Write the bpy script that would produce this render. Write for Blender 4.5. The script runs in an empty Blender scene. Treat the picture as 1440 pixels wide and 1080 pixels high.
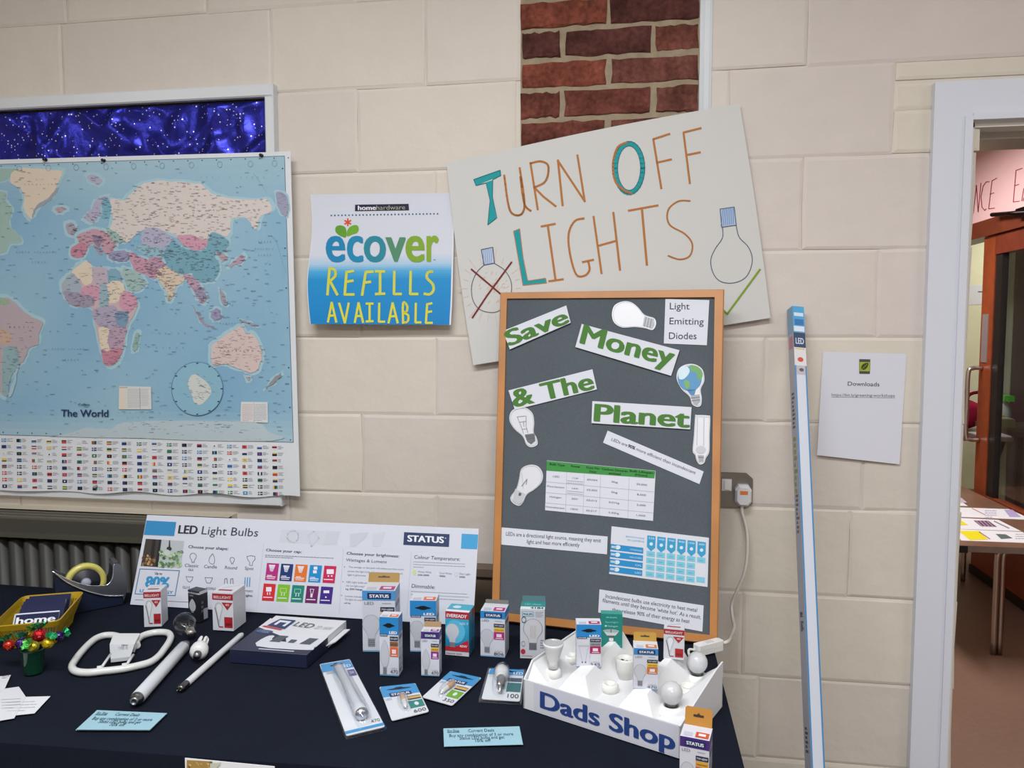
import bpy, math, random
from math import radians, sin, cos, tan, pi, sqrt, exp, atan2
from mathutils import Vector
from mathutils.geometry import tessellate_polygon
random.seed(7)
SC = bpy.context.scene
COL = SC.collection

# ------------------------------------------------------------------ camera, world, lights, exposure
FPX = 1081.0
YAW, PITCH = radians(9), radians(4)
CAM = Vector((0, 0, 1.46))
FW = Vector((-sin(YAW)*cos(PITCH), cos(YAW)*cos(PITCH), -sin(PITCH)))
RT = Vector((cos(YAW), sin(YAW), 0))
UP = RT.cross(FW)
cd = bpy.data.cameras.new('camera'); cam = bpy.data.objects.new('camera', cd); COL.objects.link(cam)
cam.location = CAM
cam.rotation_euler = (pi/2-PITCH, 0, YAW)
cd.sensor_width = 36; cd.lens = FPX/1440*36; cd.clip_start = .02; cd.clip_end = 60
SC.camera = cam
w = bpy.data.worlds.new('world'); SC.world = w; w.use_nodes = True
w.node_tree.nodes['Background'].inputs[0].default_value = (.93, .96, 1, 1)
w.node_tree.nodes['Background'].inputs[1].default_value = .33

def area(name, loc, tgt, sx, sy, power, col=(1, .97, .93)):
    l = bpy.data.lights.new(name, 'AREA'); l.shape = 'RECTANGLE'; l.size = sx; l.size_y = sy
    l.energy = power; l.color = col
    o = bpy.data.objects.new(name, l); COL.objects.link(o); o.location = loc
    o.rotation_euler = (Vector(tgt)-Vector(loc)).to_track_quat('-Z', 'Y').to_euler()
    return o
area('ceiling_lamp', (-.45, .3, 2.93), (-.45, .301, 0), 1.7, .35, 64, (.955, .985, 1))
area('ceiling_lamp', (.1, -1.5, 2.93), (.1, -1.499, 0), 2.2, .5, 58, (.965, .985, 1))
area('ceiling_lamp', (2.4, .2, 2.93), (2.4, .201, 0), .35, 1.5, 24, (.93, .965, 1))
area('ceiling_lamp', (-3.0, -.6, 2.93), (-3, -.599, 0), .35, 1.5, 20, (.97, .985, 1))
area('corridor_lamp', (1.2, 4.2, 2.5), (1.2, 4.201, 0), .4, 1.6, 46, (1, .94, .92))
area('far_room_lamp', (3.3, 6.2, 2.5), (3.3, 6.201, 0), .6, .6, 30, (1, .97, .85))
SC.view_settings.view_transform = 'Standard'; SC.view_settings.look = 'None'
SC.view_settings.gamma = 1; SC.view_settings.use_curve_mapping = False
SC.view_settings.exposure = -0.08

# ------------------------------------------------------------------ pixels to points on real planes
D = 2.12; TZ = .73
def ray(px, py): return FW + RT*((px-720)/FPX) + UP*((540-py)/FPX)
def hit(px, py, P0, N):
    r = ray(px, py); return CAM + r*((P0-CAM).dot(N)/r.dot(N))
NW = Vector((0, -1, 0)); NZ = Vector((0, 0, 1))
def wal(px, py, off=0): return hit(px, py, Vector((0, D-off, 0)), NW)
def tab(px, py, h=0): return hit(px, py, Vector((0, 0, TZ+h)), NZ)
def plane3(a, b, c):
    n = (b-a).cross(c-a).normalized()
    if n.dot(CAM-a) < 0: n = -n
    return n

# ------------------------------------------------------------------ colours and materials
def hx(h):
    if not isinstance(h, str): return h
    h = h.lstrip('#'); o = []
    for i in (0, 2, 4):
        s = int(h[i:i+2], 16)/255
        o.append(s/12.92 if s <= .04045 else ((s+.055)/1.055)**2.4)
    return tuple(o)
def lerpc(a, b, t):
    a, b = hx(a), hx(b); return tuple(a[i]+(b[i]-a[i])*t for i in range(3))

def mat(name, rough=.5, metal=0, spec=.5, bump=None, mottle=None, trans=0, ior=1.45, coat=0, sub=None):
    m = bpy.data.materials.new(name); m.use_nodes = True
    nt = m.node_tree; b = nt.nodes['Principled BSDF']; L = nt.links
    a = nt.nodes.new('ShaderNodeAttribute'); a.attribute_name = 'Col'
    out = a.outputs['Color']
    tc = nt.nodes.new('ShaderNodeTexCoord')
    if mottle:
        for (sc, amt) in mottle:
            n = nt.nodes.new('ShaderNodeTexNoise'); n.inputs['Scale'].default_value = sc; n.inputs['Detail'].default_value = 4
            L.new(tc.outputs['Object'], n.inputs['Vector'])
            r = nt.nodes.new('ShaderNodeMapRange'); r.inputs[1].default_value = .3; r.inputs[2].default_value = .7
            r.inputs[3].default_value = 1-amt; r.inputs[4].default_value = 1+amt
            L.new(n.outputs[0], r.inputs[0])
            mx = nt.nodes.new('ShaderNodeVectorMath'); mx.operation = 'SCALE'
            L.new(out, mx.inputs[0]); L.new(r.outputs[0], mx.inputs['Scale']); out = mx.outputs[0]
    L.new(out, b.inputs['Base Color'])
    b.inputs['Roughness'].default_value = rough; b.inputs['Metallic'].default_value = metal
    b.inputs['Specular IOR Level'].default_value = spec; b.inputs['IOR'].default_value = ior
    b.inputs['Transmission Weight'].default_value = trans; b.inputs['Coat Weight'].default_value = coat
    if bump:
        prev = None
        for (sc, st, dist) in bump:
            n = nt.nodes.new('ShaderNodeTexNoise'); n.inputs['Scale'].default_value = sc; n.inputs['Detail'].default_value = 5
            L.new(tc.outputs['Object'], n.inputs['Vector'])
            bp = nt.nodes.new('ShaderNodeBump'); bp.inputs['Strength'].default_value = st; bp.inputs['Distance'].default_value = dist
            L.new(n.outputs[0], bp.inputs['Height'])
            if prev: L.new(prev, bp.inputs['Normal'])
            prev = bp.outputs[0]
        L.new(prev, b.inputs['Normal'])
    return m
PAPER = mat('paper', .65, spec=.3)
CARD = mat('coated_card', .38)
GLOSSP = mat('glossy_print', .3)
PLAST = mat('plastic', .35)
WHITEP = mat('white_plastic', .3, coat=.2)
PAINT = mat('wall_paint', .55, spec=.35, bump=[(9, .3, .014), (60, .2, .003)], mottle=[(1.6, .035), (14, .015)])
MORTAR = mat('mortar', .9, spec=.2, bump=[(90, .6, .004)], mottle=[(30, .15)])
BRICK = mat('brick', .9, spec=.15, bump=[(30, .7, .007), (150, .6, .003)], mottle=[(14, .4), (80, .3)])
GLOSSW = mat('gloss_paint', .3, bump=[(5, .1, .01)])
CLOTH = mat('navy_cloth', .95, spec=.08, bump=[(7, .3, .012), (600, .35, .0008)], mottle=[(3, .12), (900, .3)])
FELT = mat('grey_felt', .95, spec=.1, bump=[(500, .3, .0006)], mottle=[(5, .06), (300, .08)])
WOOD = mat('light_wood', .45, mottle=[(8, .12)], bump=[(60, .15, .001)])
DWOOD = mat('red_brown_wood', .35, mottle=[(3, .15), (20, .1)])
METAL = mat('brushed_metal', .3, metal=1)
CHROME = mat('chrome', .12, metal=1)
RAD = mat('radiator_paint', .45, bump=[(40, .1, .002)])
FLOORM = mat('vinyl_floor', .4, mottle=[(1.2, .1), (40, .06)])
FOILW = mat('sweet_foil', .25, metal=.75, bump=[(160, .8, .003)])
FROST = mat('frosted_glass', .3, trans=.25, coat=.4)
TUBEW = mat('opal_glass', .25, coat=.4)
CABLEM = mat('cable', .4)
GLASS = mat('clear_glass', .02, trans=1, ior=1.3)
LAMIN = mat('map_laminate', .42, spec=.45, bump=[(5, .12, .01)], mottle=[(3, .03)])

def clear_plastic():
    m = bpy.data.materials.new('clear_plastic'); m.use_nodes = True; nt = m.node_tree; L = nt.links
    for n in list(nt.nodes): nt.nodes.remove(n)
    o = nt.nodes.new('ShaderNodeOutputMaterial'); t = nt.nodes.new('ShaderNodeBsdfTransparent'); t.inputs[0].default_value = (.97, .98, .99, 1)
    g = nt.nodes.new('ShaderNodeBsdfGlossy'); g.inputs['Roughness'].default_value = .08; g.inputs[0].default_value = (1, 1, 1, 1)
    fr = nt.nodes.new('ShaderNodeLayerWeight'); fr.inputs[0].default_value = .5
    pw = nt.nodes.new('ShaderNodeMath'); pw.operation = 'POWER'; pw.inputs[1].default_value = 3.2; L.new(fr.outputs['Facing'], pw.inputs[0])
    ad = nt.nodes.new('ShaderNodeMath'); ad.operation = 'MULTIPLY_ADD'; ad.inputs[1].default_value = .55; ad.inputs[2].default_value = .035
    mx = nt.nodes.new('ShaderNodeMixShader')
    L.new(pw.outputs[0], ad.inputs[0]); L.new(ad.outputs[0], mx.inputs[0]); L.new(t.outputs[0], mx.inputs[1]); L.new(g.outputs[0], mx.inputs[2])
    L.new(mx.outputs[0], o.inputs[0]); return m
CLEAR = clear_plastic()

def glitter_foil():
    m = bpy.data.materials.new('blue_glitter_foil'); m.use_nodes = True; nt = m.node_tree; L = nt.links
    b = nt.nodes['Principled BSDF']; tc = nt.nodes.new('ShaderNodeTexCoord')
    v = nt.nodes.new('ShaderNodeTexVoronoi'); v.inputs['Scale'].default_value = 95
    L.new(tc.outputs['Object'], v.inputs['Vector'])
    sel = nt.nodes.new('ShaderNodeSeparateColor'); L.new(v.outputs['Color'], sel.inputs[0])
    a = nt.nodes.new('ShaderNodeMath'); a.operation = 'GREATER_THAN'; a.inputs[1].default_value = .55; L.new(sel.outputs[0], a.inputs[0])
    d = nt.nodes.new('ShaderNodeMath'); d.operation = 'LESS_THAN'; d.inputs[1].default_value = .2; L.new(v.outputs['Distance'], d.inputs[0])
    mu = nt.nodes.new('ShaderNodeMath'); mu.operation = 'MULTIPLY'; L.new(a.outputs[0], mu.inputs[0]); L.new(d.outputs[0], mu.inputs[1])
    mx = nt.nodes.new('ShaderNodeMixRGB'); mx.inputs[1].default_value = (.028, .03, .33, 1); mx.inputs[2].default_value = (.75, .78, 1, 1)
    L.new(mu.outputs[0], mx.inputs[0]); L.new(mx.outputs[0], b.inputs['Base Color'])
    b.inputs['Metallic'].default_value = .85; b.inputs['Roughness'].default_value = .3
    n = nt.nodes.new('ShaderNodeTexNoise'); n.inputs['Scale'].default_value = 22; n.inputs['Detail'].default_value = 3
    L.new(tc.outputs['Object'], n.inputs['Vector'])
    bp = nt.nodes.new('ShaderNodeBump'); bp.inputs['Strength'].default_value = .6; bp.inputs['Distance'].default_value = .006
    L.new(n.outputs[0], bp.inputs['Height']); L.new(bp.outputs[0], b.inputs['Normal'])
    return m
GLITTER = glitter_foil()

# ------------------------------------------------------------------ mesh building
class MB:
    def __init__(s): s.v = []; s.f = []; s.c = []; s.s = []
    def face(s, pts, col, smooth=False):
        i = len(s.v); s.v += [Vector(p) for p in pts]; s.f.append(tuple(range(i, i+len(pts)))); s.c.append(hx(col)); s.s.append(smooth)
    def mesh(s, vs, fs, col, smooth=True):
        i = len(s.v); s.v += [Vector(p) for p in vs]
        for k, f in enumerate(fs):
            s.f.append(tuple(i+j for j in f)); s.c.append(hx(col[k] if isinstance(col, list) else col)); s.s.append(smooth)
    def box(s, o, a, b, c, col):
        """corner o, edges a, b, c; col: one colour or {face: colour} with faces a0 a1 b0 b1 c0 c1"""
        o, a, b, c = Vector(o), Vector(a), Vector(b), Vector(c)
        if a.cross(b).dot(c) < 0: pass
        P = [o, o+a, o+a+b, o+b, o+c, o+a+c, o+a+b+c, o+b+c]
        F = {'c0': (3, 2, 1, 0), 'c1': (4, 5, 6, 7), 'b0': (0, 1, 5, 4), 'b1': (2, 3, 7, 6), 'a0': (3, 0, 4, 7), 'a1': (1, 2, 6, 5)}
        flip = a.cross(b).dot(c) < 0
        cols = []; fs = []
        for k, f in F.items():
            fs.append(tuple(reversed(f)) if flip else f)
            cols.append(hx(col.get(k, col.get('', '#ffffff')) if isinstance(col, dict) else col))
        s.mesh(P, fs, cols, False)
    def bar(s, x0, x1, y0, y1, z0, z1, col): s.box((x0, y0, z0), (x1-x0, 0, 0), (0, y1-y0, 0), (0, 0, z1-z0), col)
    def prism(s, pts, n, th, col, side=None):
        """polygon pts (front) extruded by -n*th"""
        pts = [Vector(p) for p in pts]; k = len(pts); bk = [p-n*th for p in pts]
        nn = Vector((0, 0, 0))
        for i in range(k): nn += pts[i].cross(pts[(i+1) % k])
        if nn.dot(n) < 0: pts.reverse(); bk.reverse()
        cols = [hx(col), hx(side or col)]+[hx(side or col)]*k
        s.mesh(pts+bk, [tuple(range(k)), tuple(range(2*k-1, k-1, -1))]+[(i+k, (i+1) % k+k, (i+1) % k, i) for i in range(k)], cols, False)
    def tube(s, pts, r, seg=8, col='#ffffff', closed=False, caps=True, cols=None):
        pts = [Vector(p) for p in pts]; n = len(pts); rs = r if isinstance(r, (list, tuple)) else [r]*n
        tan_ = []
        for i in range(n):
            a = pts[(i-1) % n] if closed or i > 0 else pts[0]; b = pts[(i+1) % n] if closed or i < n-1 else pts[-1]
            tan_.append((b-a).normalized())
        ref = Vector((0, 0, 1)) if abs(tan_[0].z) < .9 else Vector((1, 0, 0))
        u = tan_[0].cross(ref).normalized(); vs = []
        for i in range(n):
            u = (u-tan_[i]*u.dot(tan_[i])).normalized(); w_ = tan_[i].cross(u)
            vs += [pts[i]+(u*cos(2*pi*j/seg)+w_*sin(2*pi*j/seg))*rs[i] for j in range(seg)]
        fs = []; cc = []
        for i in range(n if closed else n-1):
            i2 = (i+1) % n
            for j in range(seg):
                j2 = (j+1) % seg; fs.append((i*seg+j, i*seg+j2, i2*seg+j2, i2*seg+j)); cc.append(hx(cols[i]) if cols else hx(col))
        if caps and not closed:
            fs.append(tuple(range(seg-1, -1, -1))); fs.append(tuple((n-1)*seg+j for j in range(seg))); cc += [cc[0], cc[-1]]
        s.mesh(vs, fs, cc, True)
        if caps and not closed: s.s[-1] = s.s[-2] = False
    def lathe(s, o, ax, prof, seg=20, col='#ffffff', cols=None, closed=False, smooth=True):
        """prof: (radius, height along ax)"""
        ax = Vector(ax).normalized(); ref = Vector((0, 0, 1)) if abs(ax.z) < .9 else Vector((1, 0, 0))
        u = ax.cross(ref).normalized(); w_ = ax.cross(u); o = Vector(o); vs = []
        for (r, h) in prof: vs += [o+ax*h+(u*cos(2*pi*j/seg)+w_*sin(2*pi*j/seg))*max(r, 1e-5) for j in range(seg)]
        fs = []; cc = []; m = len(prof)
        for i in range(m if closed else m-1):
            for j in range(seg):
                j2 = (j+1) % seg; i2 = (i+1) % m; fs.append((i*seg+j, i*seg+j2, i2*seg+j2, i2*seg+j)); cc.append(hx(cols[i]) if cols else hx(col))
        s.mesh(vs, fs, cc, smooth)
    def ball(s, o, r, col, seg=12, rings=8, sq=(1, 1, 1)):
        o = Vector(o); vs = []; fs = []
        for i in range(rings+1):
            t = pi*i/rings
            for j in range(seg):
                p = 2*pi*j/seg; vs.append(o+Vector((r*sq[0]*sin(t)*cos(p), r*sq[1]*sin(t)*sin(p), r*sq[2]*cos(t))))
        for i in range(rings):
            for j in range(seg):
                j2 = (j+1) % seg; fs.append((i*seg+j, (i+1)*seg+j, (i+1)*seg+j2, i*seg+j2))
        s.mesh(vs, fs, col, True)
    def build(s, name, m, parent=None, at=None, label=None, cat=None, group=None, kind=None):
        me = bpy.data.meshes.new(name)
        if parent: base = parent.matrix_basis.translation.copy(); q = parent
        else:
            lo = Vector([min(v[i] for v in s.v) for i in range(3)]); hi = Vector([max(v[i] for v in s.v) for i in range(3)])
            base = Vector(at) if at else Vector(((lo.x+hi.x)/2, (lo.y+hi.y)/2, lo.z))
        if parent:
            p = parent.parent
            while p: base = base+p.matrix_basis.translation; p = p.parent
        me.from_pydata([v-base for v in s.v], [], s.f)
        me.materials.append(m)
        at_ = me.color_attributes.new('Col', 'FLOAT_COLOR', 'CORNER')
        buf = []
        for f, c in zip(s.f, s.c): buf += (c[0], c[1], c[2], 1.0)*len(f)
        at_.data.foreach_set('color', buf)
        me.polygons.foreach_set('use_smooth', s.s)
        me.validate(); me.update()
        o = bpy.data.objects.new(name, me); COL.objects.link(o)
        if parent: o.parent = parent
        else: o.location = base
        return tag(o, label, cat, group, kind)
def tag(o, label=None, cat=None, group=None, kind=None):
    if label: o['label'] = label
    if cat: o['category'] = cat
    if group: o['group'] = group
    if kind: o['kind'] = kind
    return o
def thing(name, loc, label, cat, group=None):
    o = bpy.data.objects.new(name, None); o.empty_display_size = .05; o.location = loc; COL.objects.link(o)
    return tag(o, label, cat, group)

# ------------------------------------------------------------------ flat print on a surface
_tc = {}
def glyphs(s, bold=0, shear=0):
    k = (s, bold, shear)
    if k not in _tc:
        c = bpy.data.curves.new('t', 'FONT'); c.body = s; c.size = 1; c.resolution_u = 4 if len(s) < 10 else 2; c.offset = bold; c.shear = shear
        o = bpy.data.objects.new('t', c); m = bpy.data.meshes.new_from_object(o)
        vs = [(v.co.x, v.co.y) for v in m.vertices]; fs = [tuple(p.vertices) for p in m.polygons]
        bpy.data.meshes.remove(m); bpy.data.objects.remove(o); bpy.data.curves.remove(c)
        if not vs: vs = [(0, 0), (1, 1)]
        x0 = min(v[0] for v in vs); x1 = max(v[0] for v in vs); y0 = min(v[1] for v in vs); y1 = max(v[1] for v in vs)
        _tc[k] = (vs, fs, x0, max(x1, x0+1e-4), y0, max(y1, y0+1e-4))
    return _tc[k]
LIFT = .00035
class Frame:
    """2D drawing frame on a surface; fn(x, y, lift) -> world point; sgn -1 when y runs down"""
    def __init__(s, mb, fn, sgn=-1, maxe=None): s.mb = mb; s.fn = fn; s.sgn = sgn; s.maxe = maxe
    def sub(s, ox, oy, k):
        return Frame(s.mb, lambda x, y, l: s.fn(ox+x/k, oy+y/k, l), s.sgn, s.maxe*k if s.maxe else None)
    def p(s, x, y, lay=1): return s.fn(x, y, lay*LIFT)
    def tri(s, a, b, c, col, lay, d=0):
        m = s.maxe; e = [((a[0]-b[0])**2+(a[1]-b[1])**2, 0), ((b[0]-c[0])**2+(b[1]-c[1])**2, 1), ((c[0]-a[0])**2+(c[1]-a[1])**2, 2)]
        L, i = max(e)
        if L > m*m and d < 14:
            if i == 1: a, b, c = b, c, a
            elif i == 2: a, b, c = c, a, b
            q = ((a[0]+b[0])/2, (a[1]+b[1])/2)
            s.tri(a, q, c, col, lay, d+1); s.tri(q, b, c, col, lay, d+1)
        else: s.mb.face([s.p(*a, lay), s.p(*b, lay), s.p(*c, lay)], col)
    def poly(s, pts, col, lay=1):
        if s.maxe:
            for t in tessellate_polygon([[Vector((x, y, 0)) for x, y in pts]]): s.tri(*[tuple(pts[i]) for i in t], col, lay)
        elif len(pts) <= 4: s.mb.face([s.p(x, y, lay) for x, y in pts], col)
        else:
            V = [s.p(x, y, lay) for x, y in pts]; i = len(s.mb.v); s.mb.v += V
            for t in tessellate_polygon([[Vector((x, y, 0)) for x, y in pts]]):
                s.mb.f.append(tuple(i+j for j in t)); s.mb.c.append(hx(col)); s.mb.s.append(False)
    def rect(s, x0, y0, x1, y1, col, lay=1): s.poly([(x0, y0), (x1, y0), (x1, y1), (x0, y1)], col, lay)
    def quad(s, a, b, c, d, col, lay=1): s.poly([a, b, c, d], col, lay)
    def ell(s, cx, cy, rx, ry, col, lay=1, n=18): s.poly([(cx+rx*cos(2*pi*i/n), cy+ry*sin(2*pi*i/n)) for i in range(n)], col, lay)
    def ring(s, cx, cy, rx, ry, w_, col, lay=1, n=22, ky=1):
        s.line([(cx+rx*cos(2*pi*i/n), cy+ry*sin(2*pi*i/n)) for i in range(n+1)], w_, col, lay)
    def line(s, pts, w_, col, lay=1, asp=1):
        for i in range(len(pts)-1):
            (x0, y0), (x1, y1) = pts[i], pts[i+1]; dx, dy = (x1-x0), (y1-y0)*asp; L = sqrt(dx*dx+dy*dy) or 1
            dx /= L; dy /= L; e = w_*.22; hx_, hy_ = -dy*w_/2, dx*w_/2/asp; ex, ey = dx*e, dy*e/asp
            s.poly([(x0-ex+hx_, y0-ey+hy_), (x1+ex+hx_, y1+ey+hy_), (x1+ex-hx_, y1+ey-hy_), (x0-ex-hx_, y0-ey-hy_)], col, lay)
    def text(s, t, S, E, h, col, lay=2, bold=0, up=None, shear=0, fit=None):
        vs, fs, x0, x1, y0, y1 = glyphs(t, 0, shear)
        nb_ = 1 if bold < .015 else (5 if bold > .025 else 3); bx = bold; x0 -= bx; x1 += bx
        dx, dy = E[0]-S[0], E[1]-S[1]; L = sqrt(dx*dx+dy*dy)
        if up is None: up = (dy/L*h, -dx/L*h) if s.sgn < 0 else (-dy/L*h, dx/L*h)
        if fit: a0, ah = y0, (y1-y0)
        else: a0, ah = 0, .7
        for q in range(nb_):
            sx = 0 if nb_ == 1 else bx*(2*q/(nb_-1)-1); sy = 0 if nb_ < 5 else bold*.35*(1, -1, 0, 1, -1)[q]; ll = lay+q*.12
            P = [(S[0]+dx*(vx+sx-x0)/(x1-x0)+up[0]*(vy+sy-a0)/ah, S[1]+dy*(vx+sx-x0)/(x1-x0)+up[1]*(vy+sy-a0)/ah) for vx, vy in vs]
            if s.maxe:
                for f in fs:
                    for k in range(1, len(f)-1): s.tri(P[f[0]], P[f[k]], P[f[k+1]], col, ll)
            else:
                i = len(s.mb.v); s.mb.v += [s.p(x, y, ll) for x, y in P]
                for f in fs: s.mb.f.append(tuple(i+j for j in f)); s.mb.c.append(hx(col)); s.mb.s.append(False)
    def glyph(s, ch, x0, y0, x1, y1, col, lay=2, bold=.02):
        """glyph stretched into a box given as left, top, right, bottom"""
        s.text(ch, (x0, y1), (x1, y1), 1, col, lay, bold, up=(0, y0-y1), fit=1)
    def greek(s, x0, y0, x1, h, rows, gap, col, lay=2, rnd=None, slope=0, last=.6):
        """body copy too small to read: short dashes, word by word"""
        rnd = rnd or random
        for r in range(rows):
            x = x0; end = x0+(x1-x0)*(last if r == rows-1 else rnd.uniform(.93, 1)); y = y0-s.sgn*(-1)*0+r*gap
            while x < end:
                wd = min(rnd.uniform(1.5, 5)*h, end-x); yy = y+slope*(x-x0)
                s.poly([(x, yy), (x+wd, yy+slope*wd), (x+wd, yy+h+slope*wd), (x, yy+h)], col, lay); x += wd+h*.8
def planef(mb, P0, N, maxe=None): return Frame(mb, lambda x, y, l: hit(x, y, P0, N)+N*l, -1, maxe)
def sheet(name, quad, P0, N, th, m=None, col='#e9e9ee', side=None, off=0, art=None, label=None, cat='paper', group=None, parent=None, maxe=None):
    """a flat sheet whose outline is given in photograph pixels on a real plane"""
    mb = MB(); N = N.normalized(); P1 = P0+N*(off+th)
    mb.prism([hit(x, y, P1, N) for x, y in quad], N, th, col, side)
    if art: art(planef(mb, P1, N, maxe))
    return mb.build(name, m or PAPER, parent, label=label, cat=cat, group=group)
def smooth(pts, n=6, closed=False):
    pts = [Vector(p) for p in pts]; out = []; k = len(pts)
    for i in range(k if closed else k-1):
        g = (lambda j: pts[j % k]) if closed else (lambda j: pts[max(0, min(k-1, j))])
        a, b, c, d = g(i-1), g(i), g(i+1), g(i+2)
        for j in range(n):
            t = j/n; out.append(.5*((2*b)+(c-a)*t+(2*a-5*b+4*c-d)*t*t+(3*b-a-3*c+d)*t*t*t))
    if not closed: out.append(pts[-1])
    return out
def sm2(pts, n=5, closed=False): return [(v.x, v.y) for v in smooth([(x, y, 0) for x, y in pts], n, closed)]
# ================================================================== THE ROOM
RX0, RX1, RY0, CEIL = -4.2, 3.4, -3.2, 3.0
DX0 = wal(1357, 300).x; DX1 = DX0+.84; DTOP = wal(1400, 172).z; WT = .17     # door opening
mb = MB(); mb.bar(RX0, RX1, RY0, D+WT, -.05, 0, '#76655a'); mb.build('floor', FLOORM, kind='structure')
mb = MB(); mb.bar(.2, 5.2, D+WT, 9, -.05, 0, '#8a6c5c'); mb.build('floor', FLOORM, kind='structure')
mb = MB(); mb.bar(RX0, RX1, RY0, D+WT, CEIL, CEIL+.05, '#e8e6e0'); mb.build('ceiling', PAINT, kind='structure')
mb = MB(); mb.bar(.2, 5.2, D+WT, 9, 2.65, 2.7, '#d9d0c6'); mb.build('ceiling', PAINT, kind='structure')
CREAM = '#d9d1c6'
mb = MB(); mb.bar(RX0-.1, RX0, RY0, D, 0, CEIL, CREAM); mb.build('wall_left', PAINT, kind='structure')
mb = MB(); mb.bar(RX1, RX1+.1, RY0, D, 0, CEIL, CREAM); mb.build('wall_right', PAINT, kind='structure')
mb = MB(); mb.bar(RX0, RX1, RY0-.1, RY0, 0, CEIL, CREAM); mb.build('wall_front', PAINT, kind='structure')

# ---- the painted block wall: a core behind, every block in view a piece of its own
PXL, PXR = wal(732, 100).x, wal(984, 100).x
PZB = wal(850, 430).z
mb = MB(); JO = .004
mb.bar(RX0, DX0, D+JO, D+WT, 0, CEIL, '#d6cec2'); mb.bar(DX1, RX1, D+JO, D+WT, 0, CEIL, '#d6cec2'); mb.bar(DX0, DX1, D+JO, D+WT, DTOP, CEIL, '#d6cec2')
wall = mb.build('wall_back', PAINT, at=(0, D, 0), kind='structure')
def block(x0, x1, z0, z1, col, jit=.0017, g=.0004, bev=.008, dep=.0022, y=D, th=.03, m=PAINT, name='block', nx=1, rough=0):
    b = MB(); r = lambda: random.uniform(-jit, jit); yo = y+r()*.8
    x0 += g; x1 -= g; z0 += g; z1 -= g
    top = []; N = max(1, nx)
    def outline(ins, yy, rr):
        P = []
        for i in range(N): P.append(Vector((x0+ins+(x1-x0-2*ins)*i/N+rr(), yy, z0+ins+rr())))
        for i in range(2): P.append(Vector((x1-ins+rr(), yy, z0+ins+(z1-z0-2*ins)*i/2+rr())))
        for i in range(N): P.append(Vector((x1-ins-(x1-x0-2*ins)*i/N+rr(), yy, z1-ins+rr())))
        for i in range(2): P.append(Vector((x0+ins+rr(), yy, z1-ins-(z1-z0-2*ins)*i/2+rr())))
        return P
    a = outline(bev, yo, r); c = outline(0, yo+dep, lambda: r()*1.6); d = [Vector((p.x, y+th, p.z)) for p in c]
    k = len(a); vs = a+c+d
    fs = [tuple(range(k))]+[(i+k, (i+1) % k+k, (i+1) % k, i) for i in range(k)]+[(i+2*k, (i+1) % k+2*k, (i+1) % k+k, i+k) for i in range(k)]
    b.mesh(vs, fs, col, False)
    return b.build(name, m, wall)
ZL = {-5: .055, -4: .286, -3: .518, -2: .751, -1: .987, 0: 1.216, 1: 1.441, 2: 1.668, 3: 1.906, 4: 2.137, 5: 2.372, 6: 2.61, 7: 2.84, 8: 3.0}
GA = [-.777+.45*n for n in range(-7, 3)]; GB = [-.555+.45*n for n in range(-7, 3)]
ROWJ = {-5: GA, -4: GB, -3: [x for x in GA if x < .3]+[.3, .75], -2: [x for x in GB if x < .1]+[.12, .57], -1: [x for x in GA if x < .5]+[.6], 0: [x for x in GB if x < .4]+[.42],
        1: [x for x in GA if x < .5]+[.62], 2: [x for x in GB if x < .2]+[.43], 3: [x for x in GA if x < 0]+[.24, .643], 4: [-2.6, -2.15, -1.70, -1.034, -.58, .43, 1.0], 5: [x for x in GA if x < 0]+[.24, .69, 1.14], 6: GB+[.8, 1.25], 7: GA+[1.05]}
XL = -2.75; XR = 1.75
for k in range(-5, 8):
    z0, z1 = ZL[k], ZL[k+1]; J = sorted([x for x in ROWJ[k] if XL < x < XR]+[XL, XR])
    segs = []
    for a, b_ in zip(J, J[1:]):
        cuts = [(a, b_)]
        if z1 > PZB+.02:
            nc = []
            for (p, q) in cuts:
                if q <= PXL or p >= PXR: nc.append((p, q))
                else:
                    if p < PXL: nc.append((p, PXL))
                    if q > PXR: nc.append((PXR, q))
            cuts = nc
        segs += cuts
    for (p, q) in segs:
        if q-p < .03: continue
        if k == 3 and p >= .64: continue
        zt = z1
        if z0 < DTOP+.05:
            if p >= DX0-.01 and p < DX1: continue
            if q > DX0 > p: q = DX0+.02
        c = lerpc(lerpc('#d9d1c4', '#d3c9c1', random.random()), '#d3c8c6', max(0, min(1, (p+q)/2+.1))*.7 if z0 > 1.3 else 0)
        block(p, q, z0, zt, c)
# short closers beside and over the door
dl = wal(1310, 150).x
for (a, b_, za, zb) in [(.643, DX0+.03, ZL[3], wal(1280, 154).z), (.643, DX0+.03, wal(1280, 155).z, wal(1280, 115).z), (.643, 1.2, wal(1280, 114).z, ZL[4]), (1.2, XR, DTOP+.14, ZL[4])]:
    if zb-za > .01: block(a, b_, za, zb, '#d8cfc1', g=.003)

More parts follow.
